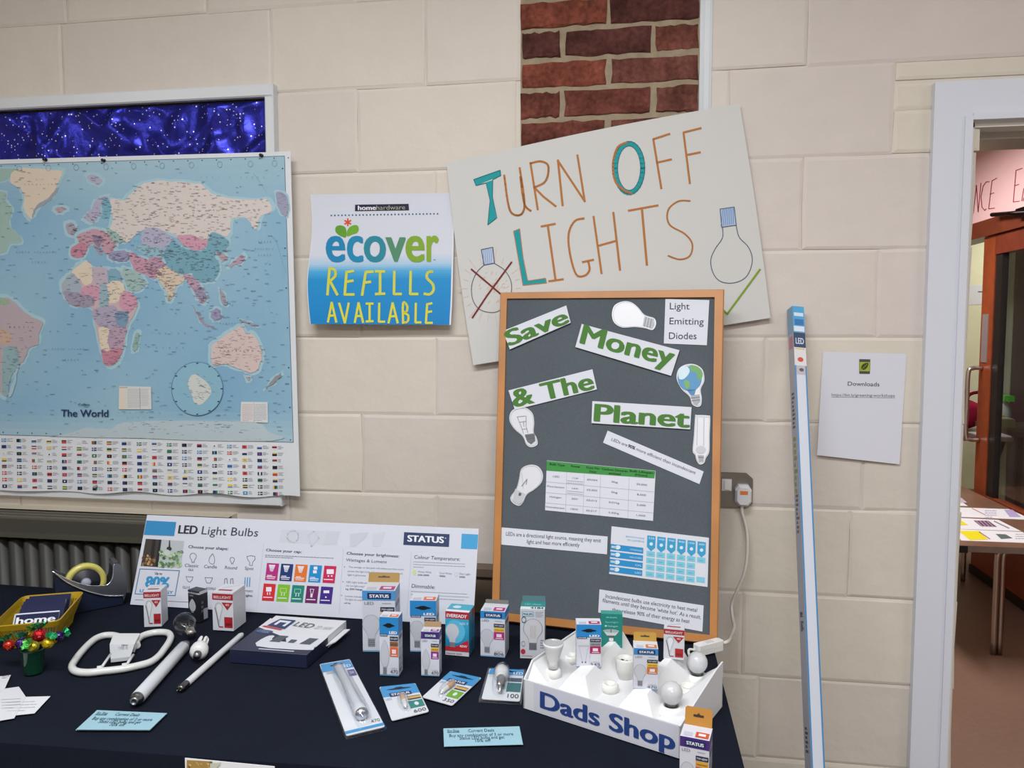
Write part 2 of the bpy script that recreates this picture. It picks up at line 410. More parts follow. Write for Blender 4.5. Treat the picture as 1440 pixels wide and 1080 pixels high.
# ---- the brick pier
mb = MB(); mb.bar(PXL, PXR, D+.0015, D+.03, PZB, CEIL, '#9c8d77'); mb.build('mortar_bed', MORTAR, wall)
py0 = 44.0
zc = [wal(735, y).z for y in (2, 44, 86, 128, 170, 212)]
pitch = (zc[0]-zc[5])/5
rows = [(wal(735, 44).z+pitch*i) for i in range(-8, 12)]
JA = [wal(855, 60).x]; JB = [wal(791, 60).x, wal(919, 60).x]
bcols = ['#6f4238', '#603831', '#774134', '#683b32', '#54322e', '#6c423a']
kk = 0
for i, z in enumerate(rows):
    if z-pitch < PZB or z > CEIL: continue
    Js = JA if i % 2 == 0 else JB     # the row just under the line at y=44 (index 8) has two joints
    Js = JB if i % 2 == 0 else JA
    X = [PXL-.004]+[x+random.uniform(-.004, .004) for x in Js]+[PXR+.004]
    for a, b_ in zip(X, X[1:]):
        kk += 1; ctr = random.choice(bcols)
        block(a, b_, z-pitch, z, ctr, jit=.0026, g=.0068, bev=.0035, dep=.003, y=D-.0025, m=BRICK, name='brick', nx=8)
# white metal trim down the right side of the pier
mb = MB(); mb.bar(PXR-.001, PXR+.030, D-.004, D+.004, PZB-.05, CEIL, '#c3c7cc'); mb.bar(PXR+.010, PXR+.024, D-.006, D-.003, PZB-.05, CEIL, '#ccd0d4')
mb.build('trim_1', GLOSSW, kind='structure')

# ---- door frame
ax0 = wal(1310, 140).x; aw = wal(1353, 300).x
mb = MB(); W = '#d8dbe6'
AT = wal(1310, 119).z; zi = DTOP
def arch(mb):
    x0, x1 = ax0, DX0-.004
    mb.bar(x0, x1, D-.022, D-.001, 0, AT, W); mb.bar(x1-.014, x1+.004, D-.028, D-.001, 0, zi+.012, W)
    mb.bar(x1, DX1+.004, D-.022, D-.001, zi+.008, AT, W); mb.bar(x1+.004, DX1+.02, D-.0285, D-.001, zi+.002, zi+.018, W)
    mb.bar(DX1+.004, DX1+.1, D-.022, D-.001, 0, AT, W)
    mb.bar(DX0-.008, DX0+.012, D-.006, D+WT+.01, 0, zi, '#e4e2da'); mb.bar(DX1-.012, DX1+.008, D-.006, D+WT+.01, 0, zi, '#e4e2da')
    mb.bar(DX0-.008, DX1+.008, D-.006, D+.05, zi-.012, zi+.008, '#e4e2da'); mb.bar(DX0, DX1, D+.05, D+WT+.01, zi-.03, zi, '#b5aea8')  # inner head piece coloured greyer for the shade on the soffit
arch(mb); mb.build('door_1', GLOSSW, kind='structure')

# ---- radiator
def px_at(X, Y, Z):
    v = Vector((X, Y, Z))-CAM; d = v.dot(FW); return 720+FPX*v.dot(RT)/d, 540-FPX*v.dot(UP)/d
RF = D-.14
ztop = hit(100, 733, Vector((0, RF, 0)), NW).z
rb = hit(100, 757, Vector((0, RF-.0, 0)), NW).z
rx1 = hit(300, 800, Vector((0, RF, 0)), NW).x
rad = thing('radiator', (-2, RF, .12), 'grey green column radiator low on the wall under the pinboard, behind the table', 'radiator')
mb = MB(); mb.bar(-2.7, rx1, RF-.004, D-.03, rb+.012, ztop, '#46443d')
for i in range(4): mb.bar(-2.7, rx1, RF+.0+i*.03, RF+.016+i*.03, ztop, ztop+.006, '#5c594f')
mb.build('grille', RAD, rad)
mb = MB(); mb.bar(-2.7, rx1, RF-.012, RF-.002, rb-.002, rb+.012, '#4e4b42'); mb.build('top_rail', RAD, rad)
mb0 = None; x = -2.69; first = None
while x < rx1-.03:
    mb = MB()
    prof = [(0, .028), (.006, .008), (.018, 0), (.032, .008), (.040, .028)]
    vs = []
    for (dx, dy) in prof: vs += [Vector((x+dx, RF+dy, .14)), Vector((x+dx, RF+dy, rb-.02)), ]
    vs2 = vs+[Vector((x+.018, RF+.05, rb+.0))]
    fs = [(2*i, 2*i+2, 2*i+3, 2*i+1) for i in range(4)]
    fs += [tuple([2*i+1 for i in range(5)]+[10])]
    mb.mesh(vs2, fs, '#25231f', True); mb.build('fin', RAD, rad); x += .05
mb = MB(); mb.bar(-2.7, rx1, RF+.03, D-.04, .12, rb, '#211f1c'); mb.build('back_panel', RAD, rad)
# painted ledge over the radiator, dark wooden boxing to its right
lz0, lz1 = hit(100, 727, Vector((0, D-.05, 0)), NW).z, hit(100, 718, Vector((0, D-.05, 0)), NW).z
mb = MB(); mb.bar(-2.75, rx1, D-.05, D+.002, lz0, lz1, '#cfc5b5'); mb.build('trim_2', PAINT, kind='structure')
tz = wal(680, 792).z; tx0, tx1 = rx1+.01, wal(880, 792).x
mb = MB(); T = '#6a5b4f'
mb.bar(tx0, tx1, D-.045, D, 0, tz-.03, T); mb.bar(tx0, tx1, D-.055, D, tz-.022, tz, T); mb.bar(tx0, tx1, D-.05, D-.001, tz-.027, tz-.025, T)
mb.build('trim_3', RAD, kind='structure')

# ================================================================== THE ROOM THROUGH THE DOOR
RXW = 2.04; NXW = Vector((-1, 0, 0)); PXW = Vector((RXW, 0, 0))
def rw(px, py, off=0): return hit(px, py, Vector((RXW-off, 0, 0)), NXW)
hz0 = rw(1440, 312).z; hz1 = rw(1362, 318).z
y_gap0 = rw(1380, 500).y; y_gap1 = 7.2
hb, ht = rw(1400, 328).z, rw(1400, 307).z
yend = 8.9
mb = MB(); mb.bar(RXW, RXW+.12, D+WT, yend, ht, 2.65, '#d8b9b0'); mb.bar(RXW, RXW+.12, y_gap1, yend, 0, ht, '#d8cdb8'); mb.build('wall_corridor', PAINT, kind='structure')
sc_ = MB(); OR = '#8f4526'
sc_.bar(RXW-.03, RXW+.1, D+WT, y_gap1, hb-.01, ht, '#6d3522')
dr = sc_.build('door_2', DWOOD, kind='structure')
ypo = y_gap0; ypi = rw(1396, 500).y
zl = .56
mb = MB(); mb.bar(RXW-.01, RXW+.045, ypi, ypo, .02, hb-.012, OR); mb.build('stile', DWOOD, dr)
mb = MB(); mb.bar(RXW-.012, RXW+.043, D+WT+.05, ypi, rw(1430, 352).z, hb-.014, '#6f3322'); mb.build('top_rail', DWOOD, dr)
mb = MB(); mb.bar(RXW-.012, RXW+.043, D+WT+.05, ypi, .05, zl-.06, '#8a4127'); mb.build('lower_panel', DWOOD, dr)
mb = MB(); mb.bar(RXW-.02, RXW+.06, D+WT+.05, ypo, 0, .05, '#1f1715'); mb.build('kick_strip', DWOOD, dr)
mb = MB(); mb.bar(RXW+.012, RXW+.02, D+WT+.05, ypi, zl-.06, rw(1430, 352).z, '#9aa39c'); mb.build('glass_pane', CLEAR, dr)
mb = MB(); mb.bar(RXW-.004, RXW+.03, rw(1405, 500).y, ypi, zl-.06, rw(1430, 352).z, '#262220'); mb.build('frame_shade_strip', DWOOD, dr)  # dark strip painted in for the shade along the stile edge
# push plate and D handle on the stile
mb = MB(); p0 = rw(1383, 440); p1 = rw(1391, 510); mb.bar(RXW-.014, RXW-.01, rw(1392, 470).y, rw(1384, 470).y, p1.z, rw(1383, 442).z, '#8f8283'); mb.build('push_plate', PLAST, dr)
hy = rw(1383, 540).y; hzT, hzB = rw(1384, 518, .0).z, rw(1372, 616, .0).z
mb = MB(); mb.tube(smooth([(RXW-.012, hy, hzT), (RXW-.06, hy, hzT), (RXW-.085, hy, hzT-.03), (RXW-.085, hy, (hzT+hzB)/2), (RXW-.085, hy, hzB+.03), (RXW-.06, hy, hzB), (RXW-.012, hy, hzB)], 5), .012, 10, '#c8c2c0')
mb.build('door_handle', METAL, dr)
# room behind the glass: far cream wall, added dark backdrop, pale strip built for a reflection
mb = MB(); mb.bar(RXW, 5.2, 7.0, 7.1, 0, 2.65, '#cfcdb0'); mb.build('wall_far', PAINT, kind='structure')
mb = MB(); mb.bar(RXW+.12, 5.2, 6.96, 7.0, 0, .12, '#8f8a78'); mb.build('baseboard_far', PAINT, kind='structure')
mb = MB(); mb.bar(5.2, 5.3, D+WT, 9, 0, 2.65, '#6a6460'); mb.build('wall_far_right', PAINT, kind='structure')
mb = MB(); mb.bar(.1, .2, D+WT, 9, 0, 2.65, '#cdbfae'); mb.build('wall_far_left', PAINT, kind='structure')
mb = MB(); mb.bar(.2, RXW, 8.9, 9, 0, 2.65, '#c8b9a6'); mb.build('wall_far_end', PAINT, kind='structure')
# tall dark backdrop, added so the glass looks dark
cb = thing('backdrop', (3.0, 5.4, 0), 'tall dark backdrop added behind the glazed door to darken its glass', 'backdrop')
cpX = 2.62; cy1 = CAM.y+0
def xatY(px, X):   # y where the sight line of a pixel column meets plane X
    return hit(px, 470, Vector((X, 0, 0)), NXW).y
yc = xatY(1437, cpX) if False else xatY(1424, cpX)
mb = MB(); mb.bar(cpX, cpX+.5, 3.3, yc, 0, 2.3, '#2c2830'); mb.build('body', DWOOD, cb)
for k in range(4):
    mb = MB(); y0 = 3.35+(yc-3.4)/4*k; mb.bar(cpX-.018, cpX, y0, y0+(yc-3.4)/4-.02, .1, 2.25, '#353038'); mb.build('door', DWOOD, cb)  # panelled front of the added backdrop
mb = MB(); pY0, pY1 = xatY(1424, cpX+.02), xatY(1410, cpX+.02)
mb.bar(cpX+.02, cpX+.2, pY0+.01, pY1, 0, 2.6, '#9fb09a'); mb.build('reflection_strip', PAINT, kind='structure')  # pale upright added to stand for a reflection in the glass

# banner over the wooden header
def art(f):
    g = f.sub(1330, 170, 6.75); c = '#8c2c3c'; w_ = 8
    for st in ([(240, 640), (215, 890), (240, 885)], [(240, 635), (278, 618)], [(228, 765), (248, 757)],
               [(262, 880), (292, 610), (308, 865), (335, 590)], [(415, 578), (385, 580), (355, 620), (335, 720), (345, 820), (370, 850), (385, 835)],
               [(487, 543), (440, 568), (408, 835), (465, 828)], [(420, 697), (458, 683)],
               [(728, 450), (668, 470), (642, 770), (700, 762)], [(655, 615), (695, 603)], [(742, 640), (722, 760)], [(735, 760), (770, 640)]):
        g.line(st, w_, c, 2)
q = [(1340, 226), (1470, 170), (1470, 289), (1340, 326)]
sheet('banner', q, PXW, NXW, .002, col='#e6bfbf', off=.004, art=art, label='long pink paper banner with red hand-drawn capitals above the glazed door', cat='banner')
# door closer arm
mb = MB(); a = rw(1395, 302, .07); b_ = rw(1450, 298, .05); mb.tube([a, b_], .012, 8, '#3b3334'); mb.box(rw(1425, 303, .06)+Vector((0, -.02, -.02)), (.05, 0, 0), (0, -.25, 0), (0, 0, .05), '#4a4142')
mb.build('closer_arm', METAL, dr)

# folding table by the glazed wall
TZ2 = .51
def t2(px, py, h=0): return hit(px, py, Vector((0, 0, TZ2+h)), NZ)
ty0 = t2(1400, 769).y; tx0_ = t2(1347, 769).x; ty1 = 5.05; tx1_ = RXW-.05
tb = thing('folding_table', (tx0_+.3, ty0+.7, 0), 'low wood-topped folding table with silver tube legs seen through the doorway', 'table')
mb = MB(); mb.box((tx0_, ty0, TZ2-.028), (tx1_-tx0_, 0, 0), (0, ty1-ty0, 0), (0, 0, .028), {'c1': '#7f5c4a', '': '#8d7f76'}); mb.build('tabletop', DWOOD, tb)
mb = MB(); mb.bar(tx0_-.004, tx0_+.05, ty0-.004, ty0+.05, TZ2-.032, TZ2-.001, '#1b1b22'); mb.build('corner_cap', PLAST, tb)
for (lx, ly) in ((tx0_+.20, ty0+.06), (tx0_+.226, ty0+.065), (tx0_+.05, 4.75), (tx1_-.08, ty0+.06), (tx1_-.08, 4.75)):
    mb = MB(); mb.tube(smooth([(lx, ly, 0.0), (lx, ly, .3), (lx, ly, TZ2-.06), (lx+.015, ly+.005, TZ2-.04), (lx+.06, ly+.01, TZ2-.03)], 4), .0125, 10, '#b9b0a8'); mb.build('leg', METAL, tb)
def papers():
    def a0(f): f.poly([(1345, 707), (1360, 707), (1352, 700), (1345, 700)], '#c9bcc9', 2)
    sheet('paper', [(1330, 696), (1345, 700), (1361, 711.5), (1330, 711)], Vector((0, 0, TZ2)), NZ, .001, art=a0, label='blank white sheet furthest back on the folding table', cat='paper')
    def a1(f):
        f.line([(1367, 715), (1385, 724)], 1.2, '#c98f86', 2); f.greek(1385, 718, 1402, .9, 4, 3, '#a99fc4', 2); f.poly([(1412, 717), (1424, 717), (1436, 727), (1420, 727)], '#b3a3d2', 2)
    sheet('paper', [(1325, 712.5), (1419, 716), (1452, 731), (1330, 726)], Vector((0, 0, TZ2)), NZ, .001, art=a1, label='printed sheet with a faint lilac block, second from the back', cat='paper')
    def a2(f):
        f.poly([(1330, 728), (1350, 731), (1362, 738.5), (1330, 739)], '#e8d92c', 2); f.poly([(1369, 732), (1390, 732.5), (1402, 741), (1379, 740)], '#6a4a63', 2)
        for i in range(4): f.line([(1372+i*5, 732), (1382+i*5, 741)], 1, '#b9a3b5', 3)
        f.line([(1398, 733), (1419, 743)], 1.4, '#8a7d92', 2)
    sheet('paper', [(1325, 727), (1404, 731), (1436, 747), (1330, 743)], Vector((0, 0, TZ2)), NZ, .001, art=a2, label='printed sheet with a yellow patch and a dark picture, second from the front', cat='paper')
    def a3(f):
        f.poly([(1348, 746.5), (1376, 747), (1390, 759), (1364, 759.5)], '#ecdc1e', 2); f.line([(1377, 748), (1392, 758)], 1.4, '#a7798c', 2)
        f.poly([(1400, 751), (1414, 751.5), (1424, 757), (1408, 758)], '#5f6f6c', 2); f.greek(1428, 751, 1450, .9, 3, 3, '#b5aec0', 2)
    sheet('paper', [(1334, 743.5), (1438, 748), (1460, 764), (1352, 760)], Vector((0, 0, TZ2)), NZ, .001, art=a3, label='printed sheet with a large yellow patch on the near edge of the folding table', cat='paper')
papers()
# far room: notice, small table, red bag, items behind the glass
mb_ = None
def a4(f): f.line([(1375.5, 410.3), (1382, 410.3)], 1.4, '#4a4450', 2)
sheet('notice', [(1358, 402), (1386, 400), (1385, 428), (1357, 429)], Vector((0, 7.0, 0)), NW, .002, col='#c7c7cc', art=a4, label='white notice pinned to the cream wall of the far room', cat='notice')
FZ = .72
def t3(px, py): return hit(px, py, Vector((0, 0, FZ)), NZ)
ft = thing('desk', (2.4, 6.1, 0), 'small desk with slanting black legs in the far room', 'desk')
mb = MB(); mb.bar(2.2, 2.6, 5.75, 6.6, FZ-.03, FZ, '#75675e'); mb.build('desk_top', DWOOD, ft)
for (a, b_) in (((2.56, 5.8, FZ-.03), (2.36, 5.8, 0)), ((2.3, 5.8, FZ-.03), (2.3, 5.8, FZ-.04)), ((2.25, 6.5, FZ-.03), (2.2, 6.55, 0)), ((2.55, 6.5, FZ-.03), (2.58, 6.55, 0))):
    if abs(a[2]-b_[2]) > .1: mb = MB(); mb.tube([a, b_], .014, 6, '#1a1718'); mb.build('leg', PLAST, ft)
mb = MB(); mb.ball((2.44, 6.2, FZ+.1135), .14, '#8c1d38', 14, 8, (1.1, .9, .8)); mb.tube(smooth([(2.42, 6.15, FZ+.18), (2.45, 6.1, FZ+.27), (2.55, 6.1, FZ+.28), (2.6, 6.15, FZ+.2)], 4), .012, 6, '#74162e')
mb.build('bag', CLOTH, label='crimson cloth bag slumped on the desk in the far room', cat='bag')
mb = MB(); mb.bar(2.40, 2.60, 5.78, 5.98, FZ, FZ+.006, '#e6e2ea'); mb.build('paper', PAPER, label='white paper lying before the crimson bag on the desk', cat='paper')
mb = MB(); mb.bar(2.30, 2.34, 5.84, 5.88, FZ, FZ+.07, '#d9d7d2'); mb.build('cup', PLAST, label='small white beaker beside the crimson bag', cat='cup')
mb = MB(); mb.bar(2.44, 2.59, 6.47, 6.5, FZ, FZ+.28, '#2b2224')
mb.build('folder', PLAST, label='dark upright folder behind the crimson bag', cat='folder')
# side table behind glass with spray bottle and boxes
gX = 2.3
def gp(px, py): return hit(px, py, Vector((gX, 0, 0)), NXW)
st = thing('side_table', (gX+.15, 4.9, 0), 'side table standing behind the glass of the door', 'table')
gz = gp(1412, 597).z; yA, yB = gp(1442, 600).y, gp(1405, 600).y
mb = MB(); mb.bar(gX-.1, gX+.25, yA-.1, yB+.1, gz-.03, gz, '#54493f'); mb.build('tabletop', DWOOD, st)
for yy in (yA-.05, yB+.05): mb = MB(); mb.bar(gX-.06, gX-.03, yy, yy+.03, 0, gz-.03, '#4a4038'); mb.build('leg', DWOOD, st)
bp_ = hit(1411, 592, Vector((gX+.06, 0, 0)), NXW); bp_.z = gz
sb = thing('spray_bottle', bp_, 'clear spray bottle with a green trigger head behind the glass', 'bottle')
hh = gp(1412, 557).z-gz
mb = MB(); mb.lathe(bp_, (0, 0, 1), [(.0, 0), (.045, 0), (.046, .02), (.042, hh*.55), (.02, hh*.75), (.018, hh*.8)], 14, '#a9b3ac'); mb.build('bottle', PLAST, sb)
mb = MB(); mb.box(bp_+Vector((-.03, -.07, hh*.78)), (.06, 0, 0), (0, .11, 0), (0, 0, hh*.2), '#45c02c'); mb.box(bp_+Vector((-.02, .02, hh*.88)), (.03, 0, 0), (0, .08, 0), (0, 0, .03), '#3db524'); mb.build('trigger_head', PLAST, sb)
for i, (px, c, h_, lb) in enumerate([(1408, '#a6ab74', .06, 'yellow green box lowest at the left behind the glass'), (1422, '#8f9a66', .05, 'olive box beside the yellow green box behind the glass')]):
    p = gp(px, 600); mb = MB(); mb.bar(gX-.09+i*.0, gX-.01, p.y-.07, p.y+.07, gz, gz+h_, c)
    mb.bar(gX-.085, gX-.015, p.y-.06, p.y+.0, gz+h_, gz+h_+.004, '#c9cc9a'); mb.build('box', CARD, label=lb, cat='box')
# ================================================================== ON THE WALL
# ---- pinboard frame
PBW = .032
def wp(x, y, off=PBW): return wal(x, y, off)
pb_r = wp(389, 400).x; pb_t = wp(300, 121).z; pb_b = wp(300, 709).z; pb_l = -2.65
pb = thing('pinboard', ((pb_r+pb_l)/2, D, pb_b), 'large white-framed pinboard on the left of the wall', 'pinboard')
fw_t = pb_t-wp(300, 139).z; fw_r = pb_r-wp(372, 180).x; FC = '#d6d9dd'
def rail(x0, x1, z0, z1):
    mb = MB(); r = .004
    vs = [(x0, D, z0), (x1, D, z0), (x1, D, z1), (x0, D, z1), (x0, D-PBW+r, z0), (x1, D-PBW+r, z0), (x1, D-PBW+r, z1), (x0, D-PBW+r, z1), (x0+r, D-PBW, z0+r), (x1-r, D-PBW, z0+r), (x1-r, D-PBW, z1-r), (x0+r, D-PBW, z1-r)]
    fs = [(8, 9, 10, 11)]+[(a+4, (a+1) % 4+4, (a+1) % 4+8, a+8) for a in range(4)]+[(a, (a+1) % 4, (a+1) % 4+4, a+4) for a in range(4)]
    mb.mesh(vs, fs, FC, False); mb.build('frame_rail', GLOSSW, pb)
rail(pb_l, pb_r, pb_t-fw_t, pb_t); rail(pb_l, pb_r, pb_b, pb_b+.04); rail(pb_r-fw_r, pb_r, pb_b+.04, pb_t-fw_t)
mb = MB(); mb.bar(pb_l, pb_r-fw_r, D-.012, D-.001, pb_b+.04, pb_t-fw_t, '#2b2a33'); mb.build('backing', FELT, pb)
# ---- blue glitter foil, crumpled
x0, x1 = pb_l, pb_r-fw_r-.001; z1 = pb_t-fw_t-.008; z0 = wp(200, 262).z
nx, nz = 150, 26; rr = random.Random(3); folds = [(rr.uniform(-1.9, -1.06), rr.uniform(-.9, .9), rr.uniform(.006, .02), rr.uniform(.012, .035)) for _ in range(26)]
vs = []
for j in range(nz+1):
    for i in range(nx+1):
        x = x0+(x1-x0)*i/nx; z = z0+(z1-z0)*j/nz; d = 0
        for (fx, sl, am, wd) in folds:
            t = (x-fx-(z-z0)*sl*1.3)/wd; d += am*exp(-t*t)*(.5+.5*sin(z*40+fx*50))
        d = min(.016, abs(d)*.8)
        if j == nz or j == 0: d *= .3
        vs.append((x, D-.0125-d, z))
mb = MB(); mb.mesh(vs, [(j*(nx+1)+i, j*(nx+1)+i+1, (j+1)*(nx+1)+i+1, (j+1)*(nx+1)+i) for j in range(nz) for i in range(nx)], '#1a1c8c', True)
mb.build('foil_sheet', GLITTER, label='crumpled metallic blue glitter foil lining the pinboard above the world map', cat='foil')

# ---- world map
def mapoff(x, y):
    o = .0345
    if x > 376: o += (x-376)*.00012
    if y > 640: o += max(0, (y-640))*.00010*(1+.6*sin(x*.045))
    return o
def mapfn(x, y, l): return wal(x, y, mapoff(x, y)+l)
mb = MB()
MX = [-160, -120, -80, -40]+[6*i for i in range(0, 61)]+[360+2*i for i in range(0, 9)]
xe = MX
def edge(y): return 408.5+(y-213)*(422-408.5)/(700-213)
def ytop(x): return 224.5-.028*x+(.0 if x < 376 else -.02*(x-376))
def ybot(x): return 689.5+.021*x+(0 if x < 300 else .012*(x-300))+2.2*sin(x*.06)*(1 if x > 100 else .3)
gx = [i/70 for i in range(71)]; gy = [i/40 for i in range(41)]
def uv(u, v):
    X = -150+u*(408.5+150); y = ytop(X)*(1-v)+ybot(X)*v; X += u*(edge(y)-408.5); return X, y
vs = [mapfn(*uv(u, v), 0) for v in gy for u in gx]; n1 = len(gx)
fs = [(j*n1+i, j*n1+i+1, (j+1)*n1+i+1, (j+1)*n1+i) for j in range(len(gy)-1) for i in range(len(gx)-1)]
mb.mesh(vs, fs, '#dcdfe4', True)
vs2 = [v+Vector((0, .0012, 0)) for v in vs]; mb.mesh(vs2, [tuple(reversed(f)) for f in fs], '#e6e6e6', True)
f0 = Frame(mb, mapfn, -1, 9.0)
# ocean as soft patches of blue
def oc(x, y):
    b = lerpc('#82adca', '#94b9cd', .5+.5*sin(x*.021+1.3)*sin(y*.017+x*.006)); t = max(0, min(1, (300-y)/90)); b = lerpc(b, '#a9c5d0', t*.8)
    t = max(0, min(1, (y-575)/40)); return lerpc(b, '#a6c3d0', t)
ys = [0+i for i in range(0, 41)]
def eo(y): return 400+(y-219)*(412.5-400)/(622-219)
for j in range(40):
    for i in range(56):
        def P(a, b):
            X = -150+a/56*550; ya = 231-.029*X; yb = 611.5+.026*X; y = ya+(yb-ya)*b/40; return (X+a/56*(eo(y)-400), y)
        c = P(i+.5, j+.5); mb.face([f0.p(*P(i, j), 1), f0.p(*P(i+1, j), 1), f0.p(*P(i+1, j+1), 1), f0.p(*P(i, j+1), 1)], oc(*c), True)
f0.line([(-150, 235.4), (400, 219.4), (412.5, 622), (-150, 607.6)], .8, '#5b6f86', 2)
c1, c2, c3, c4 = f0.sub(0, 200, 4.909), f0.sub(200, 200, 4.909), f0.sub(0, 400, 4.909), f0.sub(200, 400, 4.909)
rm = random.Random(11)
NL_ = [0]
def land(f, pts, col, halo=1.06, n=0, lay=3.4):
    NL_[0] += 1; lay = 2.5+NL_[0]*.085; col = lerpc(col, '#c3ccd2', .22)
    k = f.sub(0, 0, 1); cx = sum(p[0] for p in pts)/len(pts); cy = sum(p[1] for p in pts)/len(pts)
    P = sm2(pts, 5, True)
    P = [(x+rm.uniform(-5, 5), y+rm.uniform(-5, 5)) for x, y in P]
    if halo: f.poly([(cx+(x-cx)*halo+(9 if x > cx else -9), cy+(y-cy)*halo+(9 if y > cy else -9)) for x, y in P], '#a5c6d2', 1.6+NL_[0]*.012)
    f.poly(P, col, lay)
    x0, x1 = min(p[0] for p in pts), max(p[0] for p in pts); y0, y1 = min(p[1] for p in pts), max(p[1] for p in pts)
    def inside(x, y):
        c = False; m = len(P)
        for i in range(m):
            a, b = P[i], P[i-1]
            if (a[1] > y) != (b[1] > y) and x < (b[0]-a[0])*(y-a[1])/(b[1]-a[1])+a[0]: c = not c
        return c
    cc = lerpc(col, '#31405c', .38); t = 0
    for _ in range(n*4):
        x, y = rm.uniform(x0, x1), rm.uniform(y0, y1)
        if inside(x, y):
            w_ = rm.uniform(8, 30); s = rm.uniform(-.15, .15); h = rm.uniform(2, 3.4); f.poly([(x, y), (x+w_, y+s*w_), (x+w_, y+h+s*w_), (x, y+h)], cc if rm.random() < .7 else lerpc(col, '#7a3a60', .5), 9); t += 1
            if t >= n: break
BE, LV, PK, TE, GN, MV, RD, PU, BL = '#e2cdb2', '#a9a2bf', '#cf86a0', '#58a0b8', '#8fb3a6', '#b08f9d', '#bf6480', '#8a83ae', '#5b86a8'
PE = '#d8c3ba'
land(c1, [(-300, 190), (100, 182), (90, 225), (0, 270), (-300, 300)], GN, 1.0, 14)
land(c1, [(-500, 330), (0, 340), (40, 400), (85, 470), (60, 550), (90, 600), (135, 640), (150, 690), (60, 705), (0, 765), (-500, 800)], GN, 1.02, 60)
land(c1, [(110, 190), (220, 178), (400, 195), (432, 215), (390, 300), (350, 370), (270, 430), (220, 525), (190, 500), (160, 440), (165, 400), (150, 330), (90, 290), (70, 250)], BE, 1.08, 10)
land(c1, [(345, 375), (395, 310), (400, 330), (350, 400), (260, 460), (225, 522), (240, 450)], '#8f8f98', 0, 0)
land(c1, [(380, 460), (420, 445), (455, 458), (430, 482), (395, 480)], MV, 1.3, 4)
land(c1, [(600, 240), (650, 225), (705, 262), (670, 292), (630, 272)], LV, 1.3, 6)
land(c1, [(760, 400), (860, 400), (900, 360), (1000, 280), (1180, 270), (1380, 290), (1480, 360), (1700, 400), (1830, 390), (1880, 470), (1800, 510), (1765, 600), (1700, 525), (1600, 530), (1590, 620), (1550, 650), (1480, 620), (1420, 680), (1240, 655), (1100, 600), (1000, 600), (930, 650), (880, 690), (800, 660), (760, 600), (780, 520)], '#dacbc2', 1.03, 300)
land(c1, [(580, 520), (600, 490), (640, 450), (660, 400), (710, 378), (745, 380), (700, 430), (690, 480), (660, 540), (620, 552)], LV, 1.1, 24)
land(c1, [(705, 400), (750, 392), (768, 450), (752, 522), (700, 525), (712, 480)], TE, 0, 10)
land(c1, [(460, 570), (500, 556), (525, 600), (510, 642), (470, 628)], '#9a8fa2', 1.25, 16)
land(c1, [(540, 640), (640, 600), (700, 610), (760, 640), (800, 680), (770, 762), (720, 770), (700, 720), (640, 700), (600, 722), (545, 690)], '#bf8799', 1.1, 60)
land(c1, [(640, 640), (700, 660), (690, 720), (650, 700)], '#7f6488', 0, 16)
land(c1, [(490, 740), (560, 690), (602, 720), (570, 792), (500, 790)], RD, 1.1, 14)
land(c1, [(735, 590), (800, 620), (850, 680), (800, 700), (760, 660)], GN, 0, 22)
land(c1, [(645, 720), (665, 715), (705, 770), (690, 775)], '#9d7f95', 0, 6)
land(c1, [(750, 770), (860, 748), (905, 780), (850, 822), (770, 812)], PU, 1.05, 26)
land(c1, [(970, 680), (1000, 600), (1060, 588), (1130, 618), (1205, 690), (1150, 735), (1060, 735), (1000, 720)], LV, 0, 26)
land(c1, [(930, 720), (1000, 715), (1100, 735), (1180, 740), (1150, 800), (1050, 790), (960, 760)], '#7fb0bf', 0, 40)
land(c2, [(240, 650), (330, 640), (400, 665), (465, 688), (430, 732), (370, 747), (290, 712)], PK, 0, 14)
land(c2, [(150, 770), (210, 680), (260, 720), (370, 750), (440, 730), (480, 620), (595, 680), (560, 760), (500, 780), (530, 830), (530, 900), (480, 962), (400, 962), (350, 930), (340, 900), (260, 910), (190, 870)], '#4f97ad', 1.03, 110)
land(c2, [(500, 760), (560, 770), (590, 800), (560, 830), (540, 800)], MV, 1.1, 8)
land(c1, [(890, 760), (960, 790), (1050, 830), (1090, 900), (1060, 940), (980, 905), (920, 870)], '#c27f97', 1.04, 60)
land(c2, [(40, 810), (100, 790), (165, 850), (140, 900), (90, 930), (40, 905)], '#b77f99', 0, 36)
land(c1, [(850, 870), (920, 885), (1005, 960), (960, 1022), (900, 1025), (862, 960)], '#93b3ae', 1.08, 24)
land(c2, [(95, 905), (165, 860), (255, 910), (295, 950), (232, 1000), (215, 1062), (190, 1068), (150, 1000)], '#d8bfa4', 1.1, 50)
land(c4, [(165, 75), (195, 72), (202, 108), (180, 108)], '#b4ad86', 1.4, 5)
land(c2, [(280, 915), (345, 920), (400, 985), (440, 1065), (425, 1110), (385, 1085), (345, 1010)], '#b78aa3', 1.1, 40)
land(c2, [(370, 1000), (410, 1010), (440, 1070), (415, 1100), (380, 1060)], '#8b80a5', 0, 12)
land(c2, [(600, 850), (640, 815), (685, 775), (705, 815), (655, 845), (610, 862)], '#a98aa0', 1.2, 12)
land(c1, [(440, 960), (500, 900), (545, 850), (600, 830), (640, 870), (740, 880), (830, 890), (840, 965), (870, 1080), (945, 1110), (930, 1180), (870, 1290), (860, 1380), (825, 1490), (780, 1535), (720, 1530), (690, 1400), (650, 1210), (630, 1140), (520, 1135), (455, 1090), (430, 1010)], '#c9a5a8', 1.04, 0, 2.6)
land(c1, [(500, 900), (590, 820), (640, 870), (640, 950), (600, 990), (550, 950)], BE, 0, 6)
land(c1, [(640, 870), (740, 880), (742, 980), (685, 1000), (642, 950)], '#b8a3b4', 0, 8)
